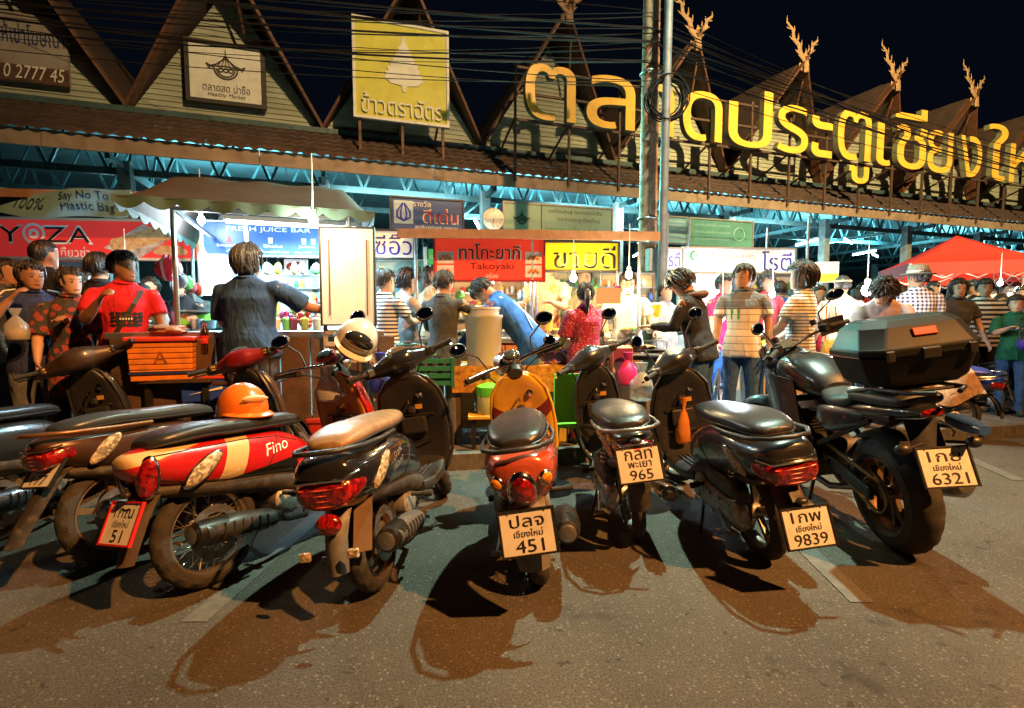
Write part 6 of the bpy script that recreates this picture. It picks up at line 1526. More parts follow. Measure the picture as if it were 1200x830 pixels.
t, bo, M = scooter(636, 2.47, 1.5, 9, 24, 'copper red and yellow retro scooter with plate 451',
    dict(paint=[COP], front=[YELP], innerm=zoned_paint('yellow_maroon_paint', [(.72, .42, .03), (.16, .015, .012)], lambda x, y, z: [(z + x * x * 2.5 * -1 > .56) & (z + x * x * 2.5 * -1 < .66)]), plate=['ปลจ', 'เชียงใหม่', '451'], pp=(-.475, .445, .22), tail='oval', wheel='spoke', rail=BLACKP, bar='bare',
         rim=mat('rim_grey', (.3, .28, .26), .4, .8, dirt=.5), mx=.15, mz=.18, edge=YELP, sp=.062, fender=COP, flapm=mat('flap_grey', (.16, .15, .14), .6, dirt=.5), flap=[(-.27, .56, .075), (-.36, .50, .08), (-.41, .42, .08), (-.43, .34, .075), (-.44, .26, .06)],
         bs=TALL, up=.03))
SC['copper'] = t
m = MB(); m.torus((0, 1.085 - 1.6 * .0, .745), .03, .007, 'y', 20, 6); m.build('badge', CHROME, t)
GUN = paint('gunmetal_paint', (.035, .036, .04), .4, .3, dirt=.4)
t, bo, M = scooter(748, 2.98, 1, 8, 30, 'slim gunmetal moped with plate 965 and chrome exhaust',
    dict(paint=GUN, plate=['กลท', 'พะเยา', '965'], pp=(-.44, .565, .30), tail='wide', tw=.85, wheel='alloy', exhaust='chrome', twin=True, rail=STEEL, lw=.8, ww=.072, wr=.275, cover=GUN, mx=.12, mz=.22, spm=BLACKP, flapm=DUSTY,
         bs=[(-.38, .675, .040, .030, 2.2), (-.35, .665, .085, .055, 2.2), (-.24, .65, .115, .08, 2.3), (-.06, .63, .125, .09, 2.4), (.15, .61, .125, .09, 2.5), (.35, .57, .115, .09, 2.5), (.55, .52, .09, .09, 2.5), (.70, .52, .07, .08, 2.4), (.80, .56, .05, .06, 2.2)], under=True,
         flap=[(-.24, .58, .06), (-.34, .52, .06), (-.38, .42, .055), (-.36, .34, .05), (-.34, .28, .045)]))
SC['gun'] = t
t, bo, M = scooter(903, 2.72, -3, 9, 26, 'black scooter with wide red tail lamp and plate 9839',
    dict(bs=TALL, up=.03, tz=-.02, tk=1.2, paint=paint('ink_black_paint', (.020, .020, .022), .1), plate=['1กพ', 'เชียงใหม่', '9839'], pp=(-.47, .36, .30), proll=.04, tail='wide', tw=1.2, wheel='alloy', rail=BLACKP, lw=1.05, mx=.12, mz=.22, sp=.085, spm=BLACKP, dial=mat('dial_pale', (.42, .50, .48), .15, coat=1, noise=.4, nscale=22), rim=mat('rim_grey', (.3, .28, .26), .4, .8, dirt=.5), spring=CHROME,
         flap=[(-.26, .56, .07), (-.33, .50, .07), (-.38, .42, .07), (-.40, .36, .06), (-.41, .28, .05)], flapm=mat('flap_rust', (.12, .055, .035), .5, dirt=.4)))
SC['b9839'] = t
decal(t, bo, 'Scoopy i', -1, .06, .585, .16, mat('ink_silver', (.6, .58, .52), .3, .6), rot=.12)
# bikes parked farther right, side on
t, bo, M = scooter(None, 5.45, -60, 7, 20, 'moped with a tan cloth over its side, parked side on behind the big motorcycle',
    dict(x=4.68, paint=paint('navy_paint', (.02, .04, .22)), plate=['งมว', 'เชียงใหม่', '258'], pp=(-.46, .56, .35), wheel='alloy', twin=True, under=True, exhaust='chrome', seat=mat('seat_blue', (.03, .05, .25), .4), no_mirror=True, wr=.275, ww=.07))
t2b, _, _ = scooter(None, 6.1, -58, 7, 20, 'dark scooter at the right frame edge behind the moped with the cloth',
    dict(x=6.3, paint=paint('grey_black_paint', (.018, .022, .026)), plate=['กจน', 'เชียงใหม่', '47'], wheel='alloy', no_mirror=True))
m = MB(); ct = empty('cloth', (4.68, 5.45, 0), (0, -R(7), R(60)), 'tan cloth draped over the side of the moped at right', 'cloth')
m.sheet(lambda u, v: (-.16 - .025 * math.sin(u * 8 + v * 4) - .035 * v + (.16 * max(0, 1 - v * 4)), .30 - (.40 + .12 * v) * u + .04 * v * math.sin(u * 5), .845 - (.34 + .10 * math.sin(u * 3.4 + .4)) * v - (.02 * math.sin(u * 13) * v)), 26, 20, .006); m.build('fabric', cloth('tan_cloth', (.50, .32, .18)), ct, angle=70)

# ============================================================ THE BIG MOTORCYCLE
def motorcycle(x, Y, head, lean, steer, label):
    t = empty('motorcycle', (x, Y, 0), (0, -R(lean), -R(head)), label, 'motorcycle')
    BK = paint('satin_black', (.020, .022, .025), .2, .33, dirt=.3); r = .325
    rimb = mat('rim_bronze_dark', (.13, .085, .05), .4, .7, dirt=.5)
    wheel(t, 0, r, r, .175, 'moto', rim_m=rimb, brake=True)
    m = MB()
    for s_ in (-1, 1): m.bar((s_ * .115, .0, r), (s_ * .105, .55, .42), .035, .075)
    m.bar((-.105, .3, .38), (.105, .3, .38), .05); m.build('swingarm', DARKM, t, smooth=False, bevel=.01)
    m = MB(); m.torus((-.10, 0, r), .10, .006, 'x', 40, 6); m.bar((-.10, .0, r + .10), (-.10, .5, .50), .012, .02); m.bar((-.10, .0, r - .10), (-.10, .5, .40), .012, .02); m.build('chain', mat('chain_brass', (.30, .19, .08), .4, .9, dirt=.4), t)
    # engine
    m = MB(); m.lathe([(.10, -.20), (.14, -.18), (.14, .18), (.10, .2)], 22, 'x', c=(0, .62, .40)); m.lathe([(.08, -.22), (.115, -.2), (.115, .2), (.08, .22)], 22, 'x', c=(0, .85, .42)); m.box((0, .74, .36), (.32, .36, .2))
    for i in range(8): m.box((0, .86 + .004 * i, .52 + i * .022), (.30, .24, .010))
    m.build('engine', mat('engine_black', (.04, .04, .042), .5, .6, noise=.3, dirt=.5), t, angle=40)
    m = MB()
    for s_ in (-1, 1): m.tube([(s_ * .09, 1.0, .56), (s_ * .11, 1.06, .40), (s_ * .10, .95, .22), (s_ * .05, .6, .17), (.12, .35, .22)], .022, 10)
    m.build('header_pipe', STEEL, t)
    m = MB(); m.tube([(.14, .36, .24), (.17, .22, .30), (.20, -.22, .42), (.20, -.26, .43)], [.03, .06, .065, .04], 18); m.build('muffler', STEEL, t)
    # frame and radiators
    m = MB()
    for s_ in (-1, 1):
        m.bar((s_ * .13, 1.08, .88), (s_ * .15, .52, .50), .035, .08); m.bar((s_ * .13, .58, .72), (s_ * .10, -.22, .80), .028); m.bar((s_ * .14, .5, .5), (s_ * .11, -.05, .76), .028); m.bar((s_ * .12, 1.05, .86), (s_ * .14, .98, .35), .03)
    m.build('frame', DARKM, t, smooth=False, bevel=.004)
    m = MB(); m.box((0, 1.10, .58), (.30, .03, .26)); m.build('radiator', DARKM, t, smooth=False)
    # tank, fairing, seat, tail
    m = MB(); body(m, [(.48, .84, .08, .05, 2.2), (.55, .87, .125, .09, 2.5), (.70, .91, .165, .125, 2.7), (.88, .93, .175, .13, 2.7), (1.02, .93, .15, .11, 2.5), (1.10, .91, .09, .07, 2.2)], 40, 30); m.build('tank', BK, t)
    m = MB(); m.lathe([(.035, 1.055), (.038, 1.068), (.03, 1.072)], 20, c=(0, .86, 0)); m.build('fuel_cap', STEEL, t)
    for s_ in (-1, 1):
        m = MB(); m.sheet(lambda u, v: (s_ * (.175 + .045 * math.sin(u * PI) * (1 - .4 * v)), .70 + .50 * u - .05 * v, .90 - .36 * v + .05 * u), 12, 8, .012); m.build('side_fairing', BK, t, angle=50)
        m = MB(); body(m, [(.42, .70, .03, .07, 2.4, 0, s_ * .14), (.30, .71, .035, .085, 2.5, 0, s_ * .15), (.12, .74, .03, .06, 2.4, 0, s_ * .13), (.0, .765, .015, .03, 2.2, 0, s_ * .11)], 20, 14); m.build('side_cover', BK, t)
    SV = mat('moto_seat', (.03, .034, .034), .5, bump=.10, bscale=90, noise=.25)
    m = MB(); body(m, [(.52, .83, .08, .03, 2.3), (.45, .825, .115, .04, 2.6), (.30, .815, .155, .045, 2.8), (.16, .83, .15, .05, 2.8), (.08, .865, .135, .035, 2.6)], 30, 24); m.build('seat', SV, t)
    m = MB(); body(m, [(.13, .865, .12, .03, 2.6), (.06, .885, .145, .045, 2.8), (-.15, .895, .14, .045, 2.8), (-.28, .90, .115, .035, 2.6), (-.31, .90, .08, .02, 2.3)], 26, 24); m.build('pillion_seat', SV, t)
    m = MB(); body(m, [(.20, .79, .13, .045, 2.5), (-.05, .815, .125, .05, 2.5), (-.26, .84, .10, .04, 2.4), (-.36, .85, .06, .022, 2.2)], 24, 22); m.build('tail', BK, t)
    m = MB(); m.ell((0, -.36, .845), (.055, .03, .022), 18, 10); m.build('tail_light', REDLENS, t)
    m = MB(); body(m, [(-.30, .79, .035, .03, 2.4, 0, .13), (-.37, .775, .045, .038, 2.4, 0, .145), (-.47, .765, .025, .022, 2.4, 0, .15)], 14, 14); m.build('accessory_lamp', mat('blue_cover', (.04, .12, .42), .3, coat=.8), t)
    # rear fender and plate
    m = MB(); m.sheet(lambda u, v: ((u - .5) * .15, -.28 - .12 * v + .02 * (2 * u - 1) ** 2, .80 - .30 * v), 6, 10, .008); m.build('mudguard', BLACKP, t)
    plate(t, -.43, .60, .38, ['1กย', 'เชียงใหม่', '6321'], .05, w=.235, h=.185)
    for s_ in (-1, 1): m = MB(); m.tube([(s_ * .05, -.36, .70), (s_ * .13, -.38, .69)], .008, 6); m.ell((s_ * .16, -.385, .69), (.038, .028, .028), 14, 10); m.build('indicator', BLACKP, t)
    # hugger
    m = MB(); m.sheet(lambda u, v: ((u - .5) * .19, (r + .03 - .03 * (2 * u - 1) ** 2) * math.cos(R(60 + 75 * v)), r + (r + .03 - .03 * (2 * u - 1) ** 2) * math.sin(R(60 + 75 * v))), 8, 14, .006); m.build('hugger', BLACKP, t)
    # rack and top box
    m = MB()
    for s_ in (-1, 1): m.tube([(s_ * .13, .10, .90), (s_ * .15, -.15, .955), (s_ * .13, -.40, .965), (s_ * .05, -.48, .965)], .011, 8)
    for y in (-.1, -.22, -.34): m.tube([(-.15, y, .957), (.15, y, .957)], .009, 8)
    m.build('rack', DARKM, t)
    Mb = Matrix.Translation((.03, -.13, .975)) @ Matrix.Diagonal((.93, .95, 1, 1))
    BOX = mat('box_black', (.008, .0078, .0075), .55, noise=.2, nscale=8, spec=.22)
    def rr(m, z, hx, hy, c, dy=0): return [(hx * a - (c if i in (0, 3, 4, 7) else 0) * 0, 0, z) for i, a in enumerate([1])]
    def oct_(z, hx, hy, c, dy=0.0): return [(hx - c, -hy + dy, z), (hx, -hy + c + dy, z), (hx, hy - c + dy, z), (hx - c, hy + dy, z), (-hx + c, hy + dy, z), (-hx, hy - c + dy, z), (-hx, -hy + c + dy, z), (-hx + c, -hy + dy, z)]
    m = MB().at(Mb); m.ring_loft([oct_(0, .22, .16, .06), oct_(.03, .26, .19, .07), oct_(.155, .300, .222, .08), oct_(.16, .304, .226, .08)]); o = m.build('top_box', BOX, t, angle=25, bevel=.008)
    m = MB().at(Mb); m.ring_loft([oct_(.165, .310, .232, .085), oct_(.195, .310, .232, .085), oct_(.205, .300, .224, .085), oct_(.30, .262, .186, .09, .01), oct_(.335, .215, .14, .08, .012)]); m.build('lid', BOX, o, angle=25, bevel=.008)
    m = MB().at(Mb); m.box((.0, -.198, .268), (.12, .012, .042), rot=(-.44, 0, 0)); m.build('box_reflector', mat('red_plastic', (.34, .02, .015), .35), o, smooth=False, bevel=.004)
    for lx, lw_ in ((0, .09), (.2, .04), (-.2, .04)): MB().at(Mb).box((lx, -.236, .165), (lw_, .018, .055)).build('latch', BLACKP, o, smooth=False, bevel=.006)
    m = MB().at(Mb); m.tube([(-.306, -.15, .162), (-.306, .15, .162)], .005, 6); m.tube([(-.22, -.229, .162), (.22, -.229, .162)], .005, 6); m.build('seal', CHROME, o)
    # steering
    h = Vector((0, 1.12, .90)); M = steer_matrix(h, R(steer), R(25)); fx = 1.50
    wheel(t, fx, r, r, .12, 'moto', M=M, rim_m=rimb)
    m = MB().at(M)
    for s_ in (-1, 1): m.tube([(s_ * .095, fx, r), (s_ * .095, 1.33, .62), (s_ * .095, 1.10, 1.02)], [.028, .026, .024], 12)
    m.box((0, 1.13, .99), (.24, .06, .04)); m.build('fork', DARKM, t)
    m = MB().at(M); m.sheet(lambda u, v: ((u - .5) * .14, fx + (r + .03 - .04 * (2 * u - 1) ** 2) * math.cos(R(35 + 120 * v)), r + (r + .03 - .04 * (2 * u - 1) ** 2) * math.sin(R(35 + 120 * v))), 8, 18, .006); m.build('front_fender', BK, t)
    m = MB(); body(m, [(1.08, .98, .12, .07, 2.4), (1.2, .98, .16, .11, 2.5), (1.33, .94, .13, .10, 2.4), (1.42, .90, .06, .05, 2.2)], 24, 24); m.build('front_cowl', BK, t)
    m = MB(); m.ell((0, 1.41, .92), (.09, .03, .055), 20, 12); m.build('headlight', CLEARL, t)
    m = MB(); m.sheet(lambda u, v: ((u - .5) * (.34 - .10 * v), 1.26 - .16 * v - .35 * (u - .5) ** 2, 1.03 + .30 * v), 12, 10, .005); m.build('windscreen', mat('screen_clear', (.30, .34, .36), .06, alpha=.30, coat=1, spec=.9), t)
    m = MB().at(M); m.tube([(-.40, .88, 1.14), (-.28, .93, 1.15), (-.14, 1.02, 1.12), (0, 1.05, 1.09), (.14, 1.02, 1.12), (.28, .93, 1.15), (.40, .88, 1.14)], .012, 10); m.build('handlebar', DARKM, t)
    m = MB().at(M); m.box((0, 1.10, 1.10), (.15, .03, .10), rot=(-.5, 0, 0)); so = m.build('instrument', BLACKP, t, smooth=False, bevel=.01); m = MB().at(M); m.box((0, 1.082, 1.108), (.12, .006, .075), rot=(-.5, 0, 0)); m.build('screen', mat('lcd', (.10, .13, .13), .12, coat=1), so, smooth=False)
    for s_ in (-1, 1):
        m = MB().at(M); m.tube([(s_ * .28, .93, 1.15), (s_ * .41, .875, 1.14)], .018, 14); go = m.build('grip', GRIP, t)
        m = MB().at(M); m.tube([(s_ * .24, .97, 1.15), (s_ * .32, .975, 1.14), (s_ * .42, .93, 1.13)], .007, 8); m.box((s_ * .25, .95, 1.15), (.05, .06, .05)); m.tube([(s_ * .2, .98, 1.19), (s_ * .2, .99, 1.23)], .025, 10); m.build('brake_lever', DARKM, go)
        m = MB().at(M); m.sheet(lambda u, v: (s_ * (.28 + .15 * u), 1.02 - .10 * u * u, 1.19 - .12 * v), 8, 6, .008); m.build('hand_guard', BLACKP, t)
        mirror(t, M, s_ * .24, .96, 1.16, .16, .19, 'wide', -.04)
    m = MB(); m.tube([(.0, 1.0, 1.06), (.05, 1.1, .98), (.08, 1.12, .8)], .007, 6); m.tube([(-.06, 1.0, 1.1), (-.1, 1.15, .95), (-.12, 1.05, .7)], .007, 6); m.build('cable', BLACKP, t)
    m = MB(); m.tube([(-.14, .60, .26), (-.24, .50, .12), (-.30, .46, .035)], .013, 8); m.box((-.305, .46, .025), (.06, .04, .014)); m.build('side_stand', DARKM, t)
    for s_ in (-1, 1): m = MB(); m.tube([(s_ * .15, .42, .40), (s_ * .26, .42, .39)], .014, 8); m.bar((s_ * .13, .42, .40), (s_ * .12, .55, .45), .02, .05); m.build('foot_peg', RUBBER, t)
    return t
moto = motorcycle(2.18, 2.80, 5, 8, 28, 'big black touring motorcycle with a large top box and plate 6321')
bpy.context.view_layer.update()
def on(root, p): return root.matrix_world @ Vector(p)

# ---- helmets and bags left on the bikes
def helmet(name, loc, rot, label, shell, trim_m, visor=False, deco=None):
    t = empty(name, loc, rot, label, 'helmet')
    m = MB(); rings = []
    for i in range(14):
        a = PI / 2 * i / 13; z = .145 * math.sin(a); k = max(math.cos(a), .02)
        rings.append([(.125 * k * math.cos(2 * PI * j / 30), .145 * k * math.sin(2 * PI * j / 30), z) for j in range(30)])
    m.ring_loft([[(x, y, -.035) for x, y, z in rings[0]]] + rings); m.build('shell', shell, t)
    m = MB(); m.torus((0, 0, -.034), .128, .008, 'z', 36, 8, [(.008 * math.cos(2 * PI * j / 8), .008 * math.sin(2 * PI * j / 8)) for j in range(8)]); m.build('rim', trim_m, t)
    m = MB(); m.sheet(lambda u, v: ((.128 + .055 * v * math.sin(u * PI)) * math.cos(R(200 + 140 * u)), (.148 + .055 * v * math.sin(u * PI)) * math.sin(R(200 + 140 * u)), -.008 - .012 * v), 16, 4, .005); m.build('peak', shell, t)
    m = MB(); m.tube([(.11, 0, -.03), (.09, -.03, -.09), (.0, -.05, -.12), (-.09, -.03, -.09), (-.11, 0, -.03)], .006, 6); m.build('chin_strap', BLACKP, t)
    return t
th = helmet('helmet', on(SC['red'], (-.035, .24, .815)), (0, .06, .9), 'glossy orange open face helmet resting on the red scooter seat', paint('helmet_orange', (.72, .17, .015)), DARKM)
m = MB(); m.ell((0, -.139, .07), (.07, .012, .022), 16, 8, rot=(.5, 0, 0)); m.build('sticker', mat('sticker_pale', (.75, .6, .42), .4), th)
th = helmet('helmet', on(SC['red'], (.27, .85, 1.13)), (.5, .5, .4), 'white and dark open face helmet hung on the red scooter mirror', paint('helmet_white', (.66, .62, .55)), DARKM)
m = MB(); m.ell((0, -.118, .065), (.09, .05, .06), 20, 10, rot=(.3, 0, 0)); m.build('visor', GLASS, th)
hb = plastic_bag(385, 470, 3.2, .16, .22, 'crumpled clear plastic bag in front of the red scooter handlebar', FILM, 9)
hb = plastic_bag(800, 520, 3.62, .11, .33, 'orange plastic bag hanging on the hook of the black scooter with plate 9839', mat('bag_orange', (.72, .27, .05), .35, alpha=.75, bump=.6, bscale=14), 11)
hb = plastic_bag(752, 470, 3.95, .2, .30, 'white plastic bag hanging beside the gunmetal moped', FILM, 12)
# ============================================================ PEOPLE
SKIN = {k: mat('skin_' + k, c, .5, noise=.12, nscale=14, spec=.4) for k, c in (('tan', (.38, .20, .12)), ('fair', (.52, .31, .21)), ('deep', (.26, .13, .075)))}
HAIRM = pattern_mat('black_hair', lambda nt, b: hair_fn(nt, b, (.012, .010, .009), (.045, .036, .03)))if False else None
def hair_fn(ca, cb):
    def fn(nt, b):
        tc = nt.nodes.new('ShaderNodeTexCoord'); mp = nt.nodes.new('ShaderNodeMapping'); mp.inputs['Scale'].default_value = (70, 70, 6); nt.links.new(tc.outputs['Object'], mp.inputs[0])
        n = nt.nodes.new('ShaderNodeTexNoise'); n.inputs['Scale'].default_value = 1.6; n.inputs['Detail'].default_value = 4; nt.links.new(mp.outputs[0], n.inputs['Vector'])
        r = nt.nodes.new('ShaderNodeValToRGB'); r.color_ramp.elements[0].position = .35; r.color_ramp.elements[1].position = .7; r.color_ramp.elements[0].color = (*ca, 1); r.color_ramp.elements[1].color = (*cb, 1)
        nt.links.new(n.outputs['Fac'], r.inputs['Fac']); nt.links.new(r.outputs['Color'], b.inputs['Base Color']); b.inputs['Roughness'].default_value = .38
        bp = nt.nodes.new('ShaderNodeBump'); bp.inputs['Strength'].default_value = .8; bp.inputs['Distance'].default_value = .012; nt.links.new(n.outputs['Fac'], bp.inputs['Height']); nt.links.new(bp.outputs['Normal'], b.inputs['Normal'])
    return fn
HAIRM = pattern_mat('black_hair', hair_fn((.008, .007, .007), (.035, .028, .024)))
HAIRG = pattern_mat('greying_hair', hair_fn((.028, .032, .038), (.11, .125, .145)))
HAIRB = pattern_mat('brown_hair', hair_fn((.025, .012, .008), (.10, .055, .03)))
DENIM = cloth('denim', (.04, .10, .24)); DARKPANTS = cloth('dark_trousers', (.022, .023, .028)); SHOE = mat('dark_shoe', (.03, .028, .026), .6)
GREYPANTS = cloth('grey_denim', (.10, .11, .12))
EYEW = mat('eye_white', (.34, .30, .27), .4); EYED = mat('eye_dark', (.012, .009, .008), .2); LIP = mat('lip', (.32, .10, .08), .45)

def hand_shapes(m, W, d, side, up, curl=.5, sc=1.0, palm_dir=None):
    """palm, four unequal bent fingers and a thumb; d along the hand, up = out of the back of the hand"""
    d = Vector(d).normalized(); up = Vector(up); up = (up - d * up.dot(d)).normalized(); r = d.cross(up) * side
    W = Vector(W)
    m.tube([W, W + d * .03 * sc, W + d * .085 * sc, W + d * .095 * sc], [.022 * sc, .036 * sc, .040 * sc, .028 * sc], 10, flat=.42) if False else None
    L = []
    for t_, hw, th in ((-.01, .022, .020), (.03, .034, .017), (.08, .041, .014), (.095, .036, .011)):
        c = W + d * t_ * sc; L.append([c + r * (hw * sc * math.cos(2 * PI * k / 12)) + up * (th * sc * math.sin(2 * PI * k / 12)) for k in range(12)])
    m.ring_loft(L)
    for i, (off, ln) in enumerate(((-.031, .070), (-.0105, .080), (.0105, .074), (.031, .058))):
        b = W + d * .085 * sc + r * off * sc; p = [b]; ang = 0
        for k, fr in enumerate((.45, .32, .23)):
            ang += curl * (.55, .75, .6)[k]
            p.append(p[-1] + (d * math.cos(ang) - up * math.sin(ang) + r * (off * 3.2)) * ln * fr * sc)
        m.tube(p, [.0095 * sc, .009 * sc, .008 * sc, .006 * sc], 8)
    b = W + d * .02 * sc - r * .026 * sc
    m.tube([b, b + (d * .6 - r * .75 - up * .15) * .035 * sc, b + (d * 1.3 - r * .95 - up * .5) * .042 * sc, b + (d * 1.9 - r * .8 - up * .8) * .045 * sc], [.013 * sc, .0115 * sc, .010 * sc, .007 * sc], 8)

def person(px, py, Y, face, label, shirt, pants=DARKPANTS, skin='tan', hair='short', hairm=None, girth=1.0, sleeve='short', armL=(8, 8, 15, 0), armR=(8, 8, 15, 0),
           lean=0, yaw=0, nod=0, fine=True, base=None, female=False, hem=.80, head=True, legs=(0, 0), detail_face=False, crouch=0, group='people at the market stalls', curl=.5, sidelean=0):
    base = (PAVZ if Y > kerb_y(P(px, 372, Y).x) else 0.0) if base is None else base
    g = girth; sh = .185 * (.92 if female else 1.0) * (1 + (g - 1) * .45); hipx = .088 * (1 + (g - 1) * .5)
    m = MB()
    # legs and shoes
    for s_ in (-1, 1):
        sw = R(legs[0 if s_ < 0 else 1]); kx = Vector((s_ * (hipx + .01), .40 * math.sin(sw) + .01, .48)); an = Vector((s_ * (hipx + .02), .72 * math.sin(sw) - .02, .09))
        m.use(2).tube([(s_ * hipx, 0, .93), (s_ * (hipx + .004), .5 * kx.y, .72), kx, kx.lerp(an, .4), an - Vector((0, 0, .02))], [.095 * g, .088 * g, .062, .060, .050], 14)
        m.use(3); m.ell(an + Vector((s_ * .008, .055, -.05)), (.045, .125, .042), 12, 8)
    # torso and shirt
    Rt = Matrix.Translation((0, 0, .94)) @ Euler((-R(lean), R(sidelean), 0)).to_matrix().to_4x4() @ Matrix.Translation((0, 0, -.94))
    m.at(Rt)
    bust = .012 if female else 0; bel = max(0, g - 1) * .12
    tor = [(hem, .190 * g, .122 * g, 0), (hem + .06, .189 * g, .124 * g, .004), (max(.98, hem + .1), .170 * g, .118 * g + bel * .6, .01), (1.08, .143 * g * (.93 if female else 1), .108 * g + bel * .7, .012), (1.20, .155 * g, .115 * g + bust, .008 + bust), (1.30, max(.168 * g * (.95 if female else 1), sh * .93), .116 * g + bust, .004 + bust * .6), (1.37, sh * .98, .098, -.004), (1.415, sh * .84, .080, -.010), (1.445, sh * .60, .070, -.010), (1.468, .082, .064, -.008), (1.485, .062, .058, -.002)]
    m.use(1)
    m.ring_loft([[(hw * math.cos(2 * PI * k / 26), yo + hd * math.sin(2 * PI * k / 26), z) for k in range(26)] for z, hw, hd, yo in tor])
    m.use(2); m.ell((0, 0, .90), (.142 * g, .105 * g, .11), 18, 10)
    # arms
    hands = []
    for s_, (a, b, e, inw) in ((-1, armL), (1, armR)):
        S0_ = Vector((s_ * sh, -.008, 1.405)); a, b, e, inw = R(a), R(b), R(e), R(inw)
        ud = Vector((s_ * math.sin(b), math.sin(a) * math.cos(b), -math.cos(a) * math.cos(b))); E_ = S0_ + ud * .285
        fd = Vector((s_ * math.sin(b) * .6 - s_ * math.sin(inw), math.sin(a + e) * math.cos(inw), -math.cos(a + e) * math.cos(inw))).normalized(); Wr = E_ + fd * .245
        ag = 1 + (g - 1) * .6
        m.use(0).tube([S0_ + ud * .02, S0_ + ud * .13, E_ - ud * .02, E_ + fd * .02, E_ + fd * .09, Wr], [.050 * ag, .047 * ag, .040 * ag, .040 * ag, .041 * ag, .026], 12)
        m.use(1)
        if sleeve == 'short': m.tube([S0_ - Vector((s_ * .06, 0, .025)), S0_ + ud * .02 - Vector((s_ * .012, 0, .012)), S0_ + ud * .10, S0_ + ud * .20], [.045, .058 * ag, .062 * ag, .066 * ag], 14)
        elif sleeve == 'long': m.tube([S0_ - Vector((s_ * .06, 0, .025)), S0_ + ud * .02 - Vector((s_ * .012, 0, .012)), S0_ + ud * .14, E_, E_ + fd * .10, Wr - fd * .015], [.045, .058 * ag, .057 * ag, .052 * ag, .050 * ag, .036], 14)
        elif sleeve == 'elbow': m.tube([S0_ - Vector((s_ * .06, 0, .025)), S0_ + ud * .02 - Vector((s_ * .012, 0, .012)), S0_ + ud * .14, E_ - ud * .01], [.045, .060 * ag, .066 * ag, .072 * ag], 14)
        m.use(0)
        upv = Vector((s_ * .9, 0, .1)).cross(fd); upv = Vector((s_, 0, .35)) if abs(fd.z) > .6 else Vector((0, -.2, 1))
        hand_shapes(m, Wr, fd, s_, upv, curl); hands.append((Rt @ Wr, Rt.to_3x3() @ fd))
    # neck and head
    m.use(0); m.tube([(0, -.006, 1.44), (0, .004, 1.50), (0, .010, 1.55)], [.058, .052, .052], 14)
    Hm = Rt @ Matrix.Translation((0, 0, 1.50)) @ Euler((-R(nod), 0, 0)).to_matrix().to_4x4() @ Euler((0, 0, -R(yaw))).to_matrix().to_4x4() @ Matrix.Translation((0, .012, -.025))
    m.at(Hm)
    hd = [(.0, .030, .030, .058), (.012, .044, .050, .040), (.04, .058, .070, .020), (.075, .067, .084, .008), (.115, .0735, .092, .0), (.155, .0755, .096, -.006), (.19, .066, .085, -.008), (.213, .045, .058, -.008), (.226, .015, .02, -.008)]
    m.ring_loft([[(w * math.cos(2 * PI * k / 22), yo + dd * math.sin(2 * PI * k / 22), z) for k in range(22)] for z, w, dd, yo in hd])
    m.add([(-.014, .088, .075), (.014, .088, .075), (.018, .078, .070), (-.018, .078, .070), (0, .112, .078), (0, .092, .118)], [(0, 1, 4), (1, 5, 4), (0, 4, 5), (1, 2, 5), (0, 5, 3), (2, 3, 5), (3, 2, 1, 0)])
    for s_ in (-1, 1): m.ell((s_ * .074, -.002, .10), (.010, .020, .032), 10, 8)
    zs = max(v[2] for v in m.v); want = P(px, py, Y).z - base; k = want / (zs + (.012 if hair else 0))
    src = m.mesh('src', [SKIN[skin]] * 4, smooth=False); o = bpy.data.objects.new('person', src); C.objects.link(o)
    md = o.modifiers.new('r', 'REMESH'); md.mode = 'VOXEL'; md.voxel_size = (.0115 if fine else .019)
    sm = o.modifiers.new('s', 'SMOOTH'); sm.factor = .5; sm.iterations = 6 if fine else 3
    bpy.context.view_layer.update(); me = bpy.data.meshes.new_from_object(o.evaluated_get(bpy.context.evaluated_depsgraph_get()))
    bpy.data.objects.remove(o)
    bvh = BVHTree.FromPolygons([Vector(v) for v in m.v], m.f)
    idx = []
    for p in me.polygons:
        h_ = bvh.find_nearest(p.center); idx.append(m.m[h_[2]] if h_[2] is not None else 1)
    me.materials.clear()
    for q in (SKIN[skin], shirt, pants, SHOE): me.materials.append(q)
    me.polygons.foreach_set('material_index', idx); me.polygons.foreach_set('use_smooth', [True] * len(idx)); me.update(); me.name = 'person'
    o = bpy.data.objects.new('person', me); C.objects.link(o)
    o.location = (P(px, 372, Y).x, Y, base); o.rotation_euler = (0, 0, -R(face)); o.scale = (k, k, k)
    tag(o, label, 'person', group)
    # shift so that the head (not the feet) falls on the wanted column when the figure leans
    hc = o.rotation_euler.to_matrix() @ (Hm @ Vector((0, 0, .12))) * k
    o.location.x -= hc.x; o.location.y -= hc.y
    # hair
    hm = hairm or HAIRM
